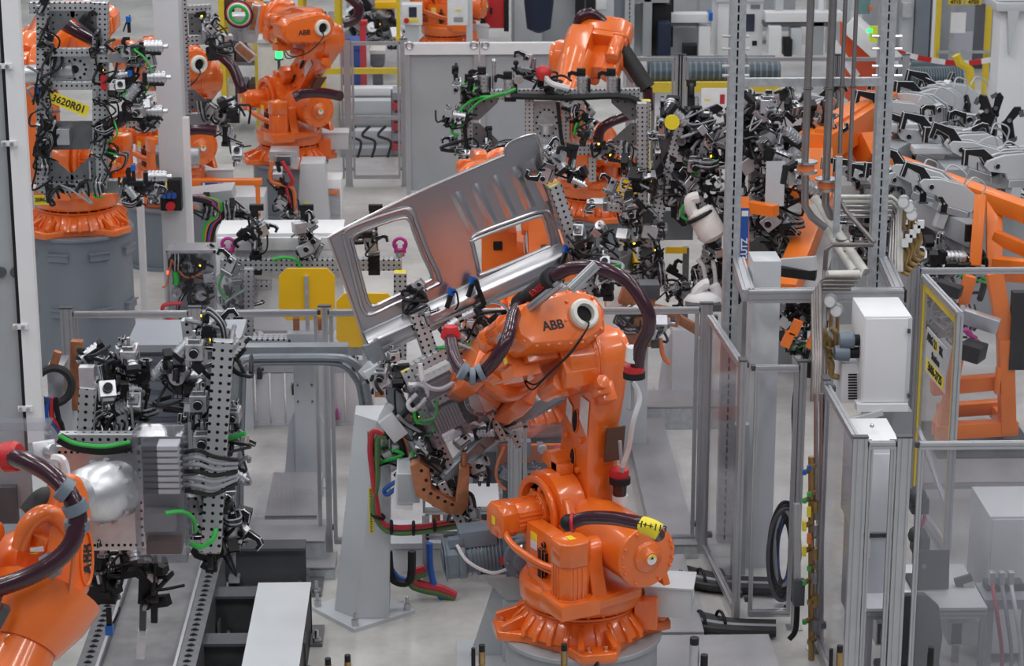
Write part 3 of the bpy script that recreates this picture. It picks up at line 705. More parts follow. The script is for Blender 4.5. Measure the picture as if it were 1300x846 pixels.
platform('long tread-plate walkway behind the robot holding the panel, inside the side fence', 830, 886, 692, 503, .12)
platform('cross tread-plate walkway beside the grey conical stand', 776, 955, 517, 495, .22)
platform('tread-plate strip right beside the drum pedestal of the front robot', 838, 894, 803, 704, .12)
platform('wide tread-plate platform with the valve fittings at its edge', 836, 1000, 880, 806, .22)
platform('pale tread-plate strip at the foot of the fence left of the gun stand', 305, 425, 722, 702, .10)
# ------------------------------------------------------------------ robot track, lower left
def track():
    z = .42; Y0 = 10.5
    a = G(228, 846, z); b = G(277, 697, z); Y1 = b.y; xr = (a.x + b.x) / 2; c = G(100, 846, z); xl = c.x + .06
    t = thing('robot_track', 'long grey robot track with two slotted rack rails under the left robot', 'track', ((xl + xr) / 2, 14, 0))
    M('track_bed').box(((xl + xr) / 2, (Y0 + Y1) / 2, .19), (xr - xl, Y1 - Y0, .37)).build('track_bed', t)
    for k, x in enumerate((xl, xr)):
        s = 1 if k else -1
        m = M('dark_steel', 'hole', 'alu'); m.box((x, (Y0 + Y1) / 2, .21), (.15, Y1 - Y0, .42)); m.box((x - s * .085, (Y0 + Y1) / 2, .19), (.03, Y1 - Y0, .36), 'alu'); m.box((x - s * .06, (Y0 + Y1) / 2, .425), (.02, Y1 - Y0, .012), 'alu')
        m.build('rail', t)
        m = M('hole'); y = Y0 + .05
        while y < Y1 - .05:
            m.box((x + s * .01, y, .4205), (.05, .024, .004)); m.cyl((x + s * .01, y, .42), (x + s * .01, y, .43), .014, n=8); y += .085
        m.build('bolt_row', t)['kind'] = 'stuff'
    return xl, xr, Y1
TXL, TXR, TY1 = track()
t = platform('light steel cover plate on black girders beside the robot track', 296, 372, 900, 740, .40, 'lgrey', 'black', None, 'cover_plate_deck', 'cover plate')
def girders():
    for k, (yy, lab) in enumerate(((700, 'black steel girder behind the light cover plate'), (760, 'black steel girder crossing under the middle of the light cover plate'), (820, 'black steel girder crossing under the front of the light cover plate'))):
        a = G(258, yy, .3); b = G(388, yy, .3); t = thing('steel_girder', lab, 'girder', (a + b) / 2 * 1, 'black girders beside the robot track')
        ROOTM[t.name] = MX.Translation((a + b) / 2); m = M('dgrey')
        y = a.y
        m.box(((a.x + b.x) / 2, y, .34), (b.x - a.x, .18, .02)); m.box(((a.x + b.x) / 2, y, .02), (b.x - a.x, .18, .02)); m.box(((a.x + b.x) / 2, y, .18), (b.x - a.x, .02, .32)); m.build('i_beam', t)
        for sx in (a.x + .12, b.x + .02):
            q = M('dark_steel', 'steel'); q.box((sx, y - .02, .012 + .0), (.2, .34, .024)); q.box((sx, y - .12, .1), (.02, .1, .16), 'dark_steel')
            for dx, dy in ((-.06, -.14), (.06, -.14)):
                q.cyl((sx + dx, y + dy, .02), (sx + dx, y + dy, .05), .03, n=6, m='steel'); q.cyl((sx + dx, y + dy, .05), (sx + dx, y + dy, .11), .015, n=8, m='steel')
            q.build('foot_plate', t)
girders()
# grey sheet wall at the left edge
def leftwall():
    Y = 15.4; xe = X(42, 300, Y); t = thing('sheet_screen', 'tall grey sheet-metal screen with white edge strip and black seal', 'screen', (xe - .6, Y, 0))
    m = M('mgrey'); m.box((xe - 1.15, Y + .02, 2.4), (2.06, .05, 4.8)); m.build('panel', t)
    M('white').box((xe - .055, Y, 2.4), (.11, .09, 4.8)).build('edge_strip', t)
    M('black').box((xe - .122, Y - .012, 2.4), (.022, .05, 4.8)).build('seal', t)
    for y in (82, 180, 412, 516):
        z = W(25, y, Y).z; m = M('white', 'steel'); m.box((xe - .11, Y - .055, z), (.10, .02, .035)); m.cyl((xe - .14, Y - .06, z), (xe - .14, Y - .09, z), .014, m='steel', n=8); m.cyl((xe - .09, Y - .06, z), (xe - .09, Y - .09, z), .014, m='steel', n=8); m.build('hinge', t)
    for x in (2, 20):
        p = W(x, 345, Y); M('dgrey').cyl((p.x, Y, p.z), (p.x, Y - .03, p.z), .035).build('plug', t)
leftwall()
# ------------------------------------------------------------------ gun stand with weld gun and copper arm (front middle)
def gunstand():
    b = G(460, 772, .03); Y = b.y
    t = thing('gun_stand', 'grey tapered sheet-metal stand carrying the spot-weld gun with copper arm', 'stand', (b.x, Y, 0))
    z1 = W(478, 530, Y - .1).z
    def col(m, w0, d0, w1, d1, x0, x1, z0, z1, cx=.07):
        P = []
        for (w, d, x, z) in ((w0, d0, x0, z0), (w1, d1, x1, z1)):
            P += [(x - w / 2, Y - d / 2 + cx, z), (x - w / 2 + cx, Y - d / 2, z), (x + w / 2, Y - d / 2, z), (x + w / 2, Y + d / 2, z), (x - w / 2, Y + d / 2, z)]
        m.add(P, [(4, 3, 2, 1, 0), (5, 6, 7, 8, 9)] + [(i, (i + 1) % 5, 5 + (i + 1) % 5, 5 + i) for i in range(5)])
    xt = W(474, 540, Y).x
    m = M('lgrey'); col(m, .40, .40, .26, .36, b.x, xt, .03, z1, .16); m.build('column', t, bevel=.01)
    m = M('lgrey', 'steel'); m.box((b.x, Y, .015), (.55, .55, .03), rot=RZ(38))
    for a in range(4):
        d = V((math.cos(R(38 + 45 + 90 * a)), math.sin(R(38 + 45 + 90 * a)), 0)) * .33; p = V((b.x, Y, .03)) + d; m.cyl(p, p + V((0, 0, .05)), .026, n=6, m='steel'); m.cyl(p, p + V((0, 0, .1)), .013, n=8, m='steel')
    m.build('base_plate', t)
    m = M('sticker', 'ink'); p = W(471, 640, Y - .19); m.box((p.x, p.y, p.z - .05), (.03, .006, .34))
    for i in range(26): m.box((p.x, p.y - .004, p.z - .21 + i * .0128), (.014 if i % 3 else .018, .002, .005), 'ink')
    m.build('warning_strip', t)
    # gun
    f = W(505, 560, Y - .1)
    m = M('lgrey', 'dgrey', 'cast_alu'); m.box((f.x + .0, Y - .05, f.z), (.22, .3, .30), 'mgrey'); m.box((f.x - .01, Y - .22, f.z + .02), (.10, .04, .20), 'dgrey'); m.box((f.x + .12, Y, f.z - .12), (.22, .05, .34), 'cast_alu', rot=RY(25)); m.box((f.x + .08, Y - .36, f.z - .16), (.16, .58, .22), 'mgrey'); m.build('gun_body', t, bevel=.008)
    m = M('paper'); p = W(513, 625, Y - .62); m.box((p.x, p.y, p.z), (.14, .004, .26), rot=RY(6)); m.build('paper_sheet', t)
    def arm(pts, w, dep, nm, Yc):
        m = M('copper'); P = [W(x, y, Yc) for x, y in pts]; n = len(P) // 2
        vs = [p + V((0, -dep / 2, 0)) for p in P] + [p + V((0, dep / 2, 0)) for p in P]; k = len(P)
        m.add(vs, [tuple(range(k)), tuple(range(k, 2 * k))[::-1]] + [(i, (i + 1) % k, k + (i + 1) % k, k + i) for i in range(k)])
        return m
    Yc = Y - .62
    m = arm([(521, 588), (533, 584), (545, 592), (548, 618), (578, 634), (583, 592), (596, 592), (594, 640), (586, 650), (570, 650), (528, 626), (524, 606)], 0, .13, 'a', Yc)
    m.mats.append('hole')
    for x, y in ((538, 622), (547, 627), (556, 632), (565, 637), (574, 641), (541, 610), (535, 598)):
        p = W(x, y, Yc - .066); m.cyl(p, p + V((0, .01, 0)), .018, n=10, m='hole')
    p = W(589, 592, Yc); m.cyl(p, p + V((0, 0, .10)), .018, n=10); m.build('copper_arm', t, bevel=.006)
    m = M('brass'); 
    for x, y in ((470, 572), (474, 580), (480, 576)): p = W(x, y, Y - .25); m.cyl(p, p + V((0, 0, .14)), .018, n=8)
    m.build('fittings', t)
    hz = lambda pts, Yk: [W(x, y, Yk) for x, y in pts]
    cable(t, hz([(486, 552), (474, 548), (470, 570), (473, 600), (478, 640), (484, 662), (502, 670), (540, 668), (580, 662), (612, 664), (632, 674)], Y - .3), .021, 'hose_red', 'coolant_hose', 8)
    cable(t, hz([(490, 556), (480, 556), (479, 580), (479, 610), (474, 645), (484, 668), (502, 677), (541, 675), (581, 669), (612, 671), (630, 682)], Y - .30), .021, 'hose_green', 'coolant_hose', 8)
    cable(t, hz([(495, 545), (512, 560), (520, 600), (534, 625)], Y - .28), .02, 'cable_orange')
    cable(t, hz([(488, 550), (505, 552), (515, 580), (519, 610)], Y - .3), .02, 'black'); cable(t, hz([(493, 700), (498, 735), (520, 738), (523, 700)], Y), .03, 'black')
    cable(t, hz([(502, 612), (488, 622), (492, 628), (505, 618)], Y - .3), .016, 'cable_blue')
    for x, y in ((480, 655), (497, 670), (525, 671), (552, 667), (590, 664)): p = W(x, y, Y - .28); M('black').torus(p, (1, 0, 0) if x > 490 else (.3, 0, 1), .045, .012).build('hose_clip', t)
    scatter(t, W(492, 560, Y - .25), W(505, 605, Y - .2), 6, .04, (.5, .8), ['pivot_unit', 'junction_box', 'sensor'], 3, 5)
gunstand()
# ------------------------------------------------------------------ hoses of the front robot (dark conduit)
def conduit(par, pts, r=.043, name='conduit'):
    return M('maroon').tube(pts, r, n=12, k=8, corr=.012).build(name, par)
def ringclip(par, p, d, r=.05, mt='cable_grey', name='hose_clip', h=.05):
    d = V(d).normalized(); M(mt).lathe([(-h / 2, r * .85), (-h / 2, r), (h / 2, r), (h / 2, r * .85)], p, d, 16).build(name, par)
def front_robot_hoses():
    A3 = JA['A3']; Ye = (A3 @ V((0, 0, 0))).y
    pts = [W(704, 352, 14.15), W(725, 341, 14.1), W(760, 340, 14.0), W(795, 356, 13.95), W(820, 390, 13.9), W(824, 415, 13.9), W(813, 440, 13.95), W(808, 475, 14.0)]
    conduit(RA, pts)
    p = [W(806, 450, 14.0), W(804, 462, 14.0)]; ringclip(RA, p[0], V((-.1, 0, -1)), .058, 'cable_white', h=.09); ringclip(RA, W(805, 470, 14.0), (0, 0, 1), .065, 'red', 'red_gland', .06); ringclip(RA, W(805, 476, 14.0), (0, 0, 1), .07, 'black', 'clamp_ring', .04)
    # black spring sleeve
    M('rubber').tube([W(662, 386, 14.5), W(678, 372, 14.42), W(704, 352, 14.15)], .058, n=14, k=4).build('return_sleeve', RA); sx = (W(704, 352, 14.15) - W(678, 372, 14.42)).normalized(); sn = (CAMP - W(690, 362, 14.3)).normalized(); sn = (sn - sx * sn.dot(sx)).normalized(); text(RA, 'LENZER', .055, frame(W(690, 362, 14.29) + sn * .062, sx, sn.cross(sx), sn), 'red')
    a = W(676, 374, 14.28); dd = (W(704, 352, 14.15) - W(662, 386, 14.5)).normalized(); 
    for q in (W(664, 385, 14.48), W(701, 354, 14.18)): ringclip(RA, q, dd, .072, 'black', 'sleeve_collar', .06)
    M('alu').profile(W(668, 395, 14.3), W(712, 360, 14.1), .045, .045).build('support_rail', RA); M('alu').profile(W(724, 368, 13.9), W(757, 336, 13.95), .05, .05).build('support_rail', RA)
    conduit(RA, [W(662, 386, 14.5), W(652, 402, 14.2), W(646, 425, 13.95), W(632, 452, 13.9), W(616, 471, 13.95), W(602, 478, 14.0), W(586, 470, 14.15), W(576, 450, 14.4), W(572, 428, 14.7)])
    for x, y, dd in ((642, 432, (.5, 0, 1)), (611, 473, (1, 0, .5)), (600, 478, (1, 0, 0)), (588, 472, (1, 0, -.6))): ringclip(RA, W(x, y, 13.95), dd, .056, 'motor_grey', h=.035)
    p = W(572, 422, 14.7); M('red').lathe([(-.05, .05), (-.03, .065), (-.015, .065), (.04, .045)], p, (0, 0, 1), 20).build('red_gland', RA)
    conduit(RA, [W(726, 664, 13.55), W(745, 658, 13.5), W(775, 658, 13.35), W(800, 662, 13.2), W(822, 668, 13.1), W(836, 680, 13.2)])
    p = W(727, 664, 13.55); M('red').torus(p, V((1, -.2, .1)), .05, .012).build('red_gland', RA); M('black').ball(W(722, 664, 13.57), .055).build('clamp_ring', RA)
    a = W(821, 669, 13.1); x = (W(838, 674, 13.05) - W(806, 664, 13.18)).normalized(); up = V((0, -.3, 1)); z = x.cross(V((0, 0, 1)).cross(x)); 
    M('sticker').tube([W(817, 667, 13.12), W(826, 670, 13.08), W(837, 676, 13.06)], .054, n=14).build('cable_marker', RA)
    n = -(W(827, 670, 13) - CAMP).normalized(); x = (W(838, 673, 13.0) - W(817, 667, 13.0)).normalized(); y = n.cross(x); text(RA, 'H++113', .055, frame(W(827, 669, 13.01), x, y, n))
    conduit(RA, [W(786, 598, 14.5), W(787, 620, 14.5), W(784, 650, 14.5)], .045); ringclip(RA, W(786, 602, 14.5), (0, 0, 1), .065, 'red', 'red_gland', .07); ringclip(RA, W(787, 610, 14.48), (0, 0, 1), .07, 'black', 'clamp_ring', .04); ringclip(RA, W(787, 636, 14.5), (0, 0, 1), .052, 'cable_white', h=.08)
    cable(RA, [W(804, 485, 14.1), W(812, 505, 14.1), W(804, 535, 14.1), W(798, 570, 14.3), W(790, 592, 14.4)], .018, 'cable_white'); cable(RA, [W(802, 482, 14.1), W(803, 510, 14.1), W(801, 520, 14.1), W(796, 518, 14.1)], .01, 'cable_grey')
    cable(RA, [W(790, 600, 14.4), W(788, 575, 14.4), W(787, 560, 14.4)], .012, 'cable_grey')
front_robot_hoses()
# small grey gear motor on a console beside the front robot
def gearmotor():
    p = W(596, 706, 14.95); t = thing('gear_motor', 'grey electric gear motor lying on a pale bracket beside the front robot', 'motor', p)
    d = V((1, .1, .08)).normalized(); x = d; y = V((0, 0, 1)).cross(x).normalized(); z = x.cross(y); F = frame(p, x, y, z) @ MX.Scale(1.25, 4)
    m = M('motor_grey', 'dgrey'); m.X = F; oct_motor(m, (-.14, 0, 0), (-.02, 0, 0), .10, rib=False); m.lathe([(-.02, .095), (.18, .095)], (0, 0, 0), (1, 0, 0), 20)
    for i in range(9): m.cyl((.0 + i * .02, 0, 0), (.008 + i * .02, 0, 0), .105, n=20)
    m.cyl((-.142, 0, 0), (-.15, 0, 0), .07, m='dgrey'); m.build('motor', t, bevel=.004)
    m = M('motor_grey', 'cast_alu'); m.X = F; m.box((.05, 0, .12), (.20, .15, .09)); m.box((-.07, -.05, .11), (.08, .06, .05)); m.build('terminal_box', t, bevel=.006)
    m = M('motor_grey', 'steel', 'black'); m.X = F; m.box((.28, 0, 0), (.2, .2, .22)); m.lathe([(0, .11), (.06, .11), (.06, .06), (.09, .06)], (.28, -.1, 0), (0, -1, 0), 20); bolts(m, (.28, -.16, 0), (0, -1, 0), .09, 6, .01, .02, 'steel'); m.build('gearbox', t, bevel=.01)
    m = M('black', 'steel', 'red'); m.bar(W(637, 712, 14.9), W(664, 697, 14.8), .05, .09); q = W(664, 697, 14.8); m.ball(q, .045, 'steel'); q = W(640, 711, 14.85); m.cyl(q, q + V((0, -.03, 0)), .03, m='red'); m.build('crank_arm', t)
    cable(t, [F @ V((-.07, -.09, .11)), F @ V((-.02, -.13, .02)), F @ V((.1, -.13, -.06)), F @ V((.2, -.12, -.05))], .012, 'cable_white')
    b = W(650, 790, 15.2); s = thing('motor_console', 'pale grey pedestal console under the gear motor', 'stand', (b.x, 15.2, 0))
    zt = W(640, 728, 15.0).z; zc = W(640, 760, 15.1).z
    m = M('lgrey'); x0 = W(612, 735, 15).x; x1 = W(690, 735, 15).x
    m.add([(x0, 14.95, zt), (x1, 14.95, zt), (x1, 15.35, zt), (x0, 15.35, zt), (x0 + .16, 15.0, zt - .2), (x1, 15.0, zt - .2), (x1, 15.3, zt - .2), (x0 + .16, 15.3, zt - .2)], [(0, 1, 2, 3), (7, 6, 5, 4), (0, 4, 5, 1), (1, 5, 6, 2), (2, 6, 7, 3), (3, 7, 4, 0)]); m.box(((x0 + x1) / 2, 15.15, zt + .01), (x1 - x0 + .06, .46, .03)); m.build('console_top', s, bevel=.006)
    m = M('lgrey'); cx = (x0 + x1) / 2 + .06; m.box((cx, 15.16, (zt - .2) / 2), (.26, .26, zt - .2)); m.prism([(cx - .36, .0), (cx - .12, 0), (cx - .12, .75)], -15.18, -15.14, frame((0, 0, 0), (1, 0, 0), (0, 0, 1), (0, -1, 0))); m.box((cx - .1, 15.16, .01), (.7, .5, .02)); m.build('column', s, bevel=.006)
    m = M('sticker'); q = W(669, 690, 14.9); m.box((cx + .03, 15.02, zt - .5), (.03, .01, .5)); m.build('warning_strip', s)
gearmotor()
# ------------------------------------------------------------------ pressed sheet-metal panel held by the front robot
NP = V((.25, -.96, .07)).normalized(); PP = W(560, 380, 15.75)
def panel():
    q = lambda x, y, o=0.0: PL(x, y, PP, NP) + NP * o
    c = PP.copy(); t = thing('body_pressing', 'large silvery pressed sheet-metal panel with two window openings, held tilted by the gripper', 'body pressing', c)
    outer = [(417, 302), (440, 289), (540, 240), (640, 197), (646, 182), (675, 171), (683, 178), (688, 203), (712, 312), (650, 345), (560, 385), (520, 404), (470, 428), (462, 430)]
    h1 = [(446, 303), (458, 294), (508, 277), (520, 281), (524, 292), (536, 323), (548, 350), (542, 358), (500, 377), (476, 388), (468, 384), (462, 366)]
    h2 = [(600, 310), (606, 302), (680, 275), (690, 278), (694, 290), (698, 310), (690, 316), (615, 347), (608, 344), (605, 332)]
    bm = bmesh.new()
    def loop(pts):
        vs = [bm.verts.new(q(x, y)) for x, y in pts]; return vs, [bm.edges.new((vs[i], vs[(i + 1) % len(vs)])) for i in range(len(vs))]
    es = []
    for L in (outer, h1, h2): es += loop(L)[1]
    bmesh.ops.triangle_fill(bm, use_beauty=True, edges=es, normal=NP)
    g = bmesh.ops.extrude_face_region(bm, geom=list(bm.faces)); bmesh.ops.translate(bm, verts=[e for e in g['geom'] if isinstance(e, bmesh.types.BMVert)], vec=-NP * .012)
    bmesh.ops.recalc_face_normals(bm, faces=bm.faces)
    me = bpy.data.meshes.new('skin'); bm.to_mesh(me); bm.free(); me.materials.append(MATS['sheet']); link('skin', me, t)
    def lip(pts, r, nm, o=.012, close=True):
        P = [q(x, y, o) for x, y in pts]
        if close: P.append(P[0])
        M('sheet').tube(P, r, n=8, k=5).build(nm, t)
    ex = lambda L, k: [(sum(p[0] for p in L) / len(L) + (x - sum(p[0] for p in L) / len(L)) * k, sum(p[1] for p in L) / len(L) + (y - sum(p[1] for p in L) / len(L)) * k) for x, y in L]
    lip(h1, .012, 'window_flange', .006); lip(ex(h1, 1.2), .016, 'window_bead', .004); lip(h2, .014, 'window_flange', .008)
    lip([(600, 310), (604, 298), (650, 280), (688, 268), (700, 276), (712, 312)], .012, 'window_bead', .006, False)
    lip(outer[:4], .012, 'edge_flange', .004, False); lip([(417, 302), (440, 366), (462, 430)], .012, 'edge_flange', .004, False)
    lip([(640, 197), (646, 182), (675, 171), (683, 178), (690, 210)], .010, 'edge_flange', .004, False)
    # stiffening flutes
    for k in range(5):
        x0 = 578 + 24 * k; y0 = 244 - 10.5 * k; a = (x0, y0); b = (x0 + 24, y0 + 52)
        P = [q(a[0] + (b[0] - a[0]) * i / 6, a[1] + (b[1] - a[1]) * i / 6, -.006) for i in range(7)]
        x = (q(x0 + 10, y0 - 4) - q(x0, y0)).normalized(); m = M('sheet'); vs = []; fs = []
        for i, p in enumerate(P):
            e = .1 if i in (0, 6) else 1
            for j in range(7): u = -1 + j / 3; vs.append(p + x * u * .042 + NP * (.006 + .014 * e * (math.cos(u * math.pi) + 1) / 2))
        for i in range(6):
            for j in range(6): fs.append((i * 7 + j, i * 7 + j + 1, i * 7 + 8 + j, i * 7 + 7 + j))
        m.add(vs, fs); m.build('flute', t)
    # bottom sill: stepped profile along the lower edge
    prof = [(0, -.01), (0, .02), (.05, .03), (.08, .06), (.14, .065), (.17, .03), (.20, .03), (.20, -.01)]
    A = q(462, 426); B = q(714, 312); d = (B - A).normalized(); dn = NP.cross(d).normalized()
    if dn.z > 0: dn = -dn
    m = M('sheet'); F = frame(A - dn * .03, dn, NP, d); m.prism(prof, 0, (B - A).length, F); m.build('sill', t, bevel=.008)
    # lower body pillar and sill running on below the panel
    def rail(px, w, h, nm, off=0):
        P = [q(x, y, off) for x, y in px]; m = M('zinc')
        for a, b in zip(P, P[1:]):
            d = (b - a).normalized(); s = NP.cross(d).normalized(); F = frame(a - d * .01, s, NP, d); pr = [(-w / 2, -.02), (-w / 2, h * .5), (-w * .3, h), (w * .3, h), (w / 2, h * .5), (w / 2, -.02), (w * .25, -.02), (w * .2, h * .5), (-w * .2, h * .5), (-w * .25, -.02)]
            m.prism(pr, 0, (b - a).length + .02, F)
        m.build(nm, t, bevel=.005)
    rail([(464, 430), (482, 470), (510, 530), (536, 575), (556, 602)], .12, .05, 'pillar', .15); rail([(556, 600), (600, 555), (640, 525), (700, 490), (732, 474)], .13, .05, 'side_rail', .2)
panel()
# ------------------------------------------------------------------ gripper of the front robot
def grip_a():
    q = lambda x, y, o=.12: PL(x, y, PP, NP) + NP * o
    FL = JA['A6'] @ V((.26, 0, 0))
    t = thing('gripper_frame', 'perforated-beam gripper with clear valve box, clamping the sheet-metal panel', 'gripper', FL)
    def b2(a, b, w=.06, cap=False, o=.14, o2=None, h=None): return beam(t, q(*a, o), q(*b, o2 if o2 is not None else o), w, h, cap, up=NP)
    b2((735, 345), (697, 232), .095, True, .10); b2((747, 372), (735, 340), .095, False, .10)
    b2((500, 470), (735, 350), .08, False, .16); b2((545, 455), (524, 392), .10, False, .10); b2((600, 435), (560, 448), .07)
    b2((590, 640), (505, 462), .07, True, .20); b2((575, 655), (548, 600), .06, False, .25); b2((630, 450), (535, 500), .08, False, .25); b2((610, 540), (528, 520), .06, False, .22)
    b2((640, 510), (612, 545), .06, False, .2); b2((625, 545), (600, 500), .05, False, .3); b2((560, 590), (610, 575), .05, False, .22); b2((700, 400), (560, 470), .06, False, .2)
    b2((640, 430), (585, 520), .16, False, .26, h=.03); b2((590, 420), (650, 560), .05, False, .18)
    m = M('cast_alu', 'dark_steel'); x, y, z = (q(700, 400) - q(560, 470)).normalized(), None, NP; y = z.cross(x); c = q(597, 490, .2)
    m.X = frame(c, x, y, z); m.box((0, 0, 0), (.36, .30, .03)); m.cyl((0, 0, .0), (0, 0, .16), .11, n=24); m.cyl((0, 0, .1), (0, 0, .14), .14, n=24, m='dark_steel'); bolts(m, (0, 0, .14), (0, 0, 1), .12, 10, .01, .012); m.build('mounting_plate', t, bevel=.004)
    # tool post to the robot flange
    m = M('cast_alu'); m.cyl(c + NP * .10, FL, .09, n=20); m.build('tool_post', t)
    for a, b, mt in (((585, 462), (612, 575), 'cable_white'), ((560, 470), (600, 520), 'cable_green')): pass
    # clear valve box
    m = M('clear'); c2 = q(553, 500, .30); m.X = frame(c2, x, y, z); w, h, d = .42, .46, .14
    for cc, dd in (((0, 0, d / 2), (w, h, .005)), ((-w / 2, 0, 0), (.005, h, d)), ((w / 2, 0, 0), (.005, h, d)), ((0, h / 2, 0), (w, .005, d)), ((0, -h / 2, 0), (w, .005, d))): m.box(cc, dd)
    m.build('clear_cover', t)
    m = M('dark_steel', 'cable_grey', 'black', 'led_amber'); m.X = frame(c2, x, y, z); m.box((.0, .0, -.07), (w * .6, h * .8, .01), 'dark_steel')
    for i in range(9): m.box((-.12 + .022 * i, -.1, -.02), (.018, .16, .07), 'cable_grey')
    m.box((.12, -.12, -.02), (.08, .16, .07), 'black'); m.box((.12, -.05, .016), (.008, .008, .006), 'led_amber'); m.box((.0, .12, -.03), (.2, .1, .05)); m.build('valve_block', t)
    w4 = lambda pts, o: [q(a, b, o) for a, b in pts]
    cable(t, w4([(520, 450), (525, 475), (545, 482), (568, 468), (574, 445)], .3), .018, 'cable_white'); cable(t, w4([(505, 476), (525, 478), (528, 492), (512, 508), (505, 500), (516, 488)], .3), .016, 'cable_white'); cable(t, w4([(512, 506), (516, 522), (530, 524), (540, 510), (541, 495)], .3), .012, 'cable_green')
    cable(t, w4([(520, 508), (522, 520), (538, 516), (540, 500)], .32), .010, 'cable_green'); cable(t, w4([(545, 434), (580, 432), (605, 420), (640, 405)], .2), .012, 'cable_green')
    for (a, b, n, sd, cb) in (((490, 450), (545, 590), 16, 3, 8), ((545, 590), (592, 655), 10, 4, 5), ((560, 425), (640, 380), 8, 5, 5), ((605, 545), (640, 520), 7, 6, 4), ((715, 290), (745, 345), 5, 8, 5), ((570, 560), (600, 590), 5, 9, 3), ((470, 470), (500, 480), 4, 15, 2)):
        scatter(t, q(*a, .2), q(*b, .2), n, .05, (.55, .9), None, cb, sd)
    scatter(t, q(685, 195, .15), q(725, 220, .15), 7, .06, (.6, .95), ['clamp', 'black_clamp', 'pivot_unit', 'gripper_cylinder'], 3, 12); scatter(t, q(730, 320, .2), q(775, 345, .2), 7, .06, (.6, 1.0), ['clamp', 'black_clamp', 'pivot_unit', 'junction_box'], 4, 13)
    scatter(t, q(520, 360, .1), q(540, 400, .1), 4, .04, (.5, .8), ['black_clamp', 'pivot_unit', 'clamp'], 4, 14)
    for x_, y_ in ((563, 386), (590, 372), (708, 332)): put(t, 'blue_sensor', q(x_, y_, .10), 200, 20, 0, .9)
    m = M('black'); m.bar(q(597, 352, .14), q(608, 382, .14), .035, .035); m.bar(q(608, 382, .14), q(570, 405, .16), .03, .03); m.build('stop_pin', t)
    m = M('lgrey', 'copper'); m.bar(q(462, 458, .2), q(478, 482, .2), .09, .12); m.bar(q(455, 470, .15), q(466, 455, .2), .06, .08); m.box(q(474, 490, .2), (.08, .06, .06), 'copper'); m.build('locating_head', t, bevel=.006)
    m = M('lgrey'); m.bar(q(480, 520, .2), q(500, 545, .2), .10, .12); m.bar(q(488, 505, .2), q(478, 525, .18), .05, .06); m.build('locating_head', t, bevel=.006)
    m = M('film', 'lgrey'); m.box(q(600, 470, .5), (.5, .004, .1)); 
    m = M('brown'); m.bar(q(608, 452, .3), q(592, 408, .25), .03, .01); m.build('strap', t)
grip_a()
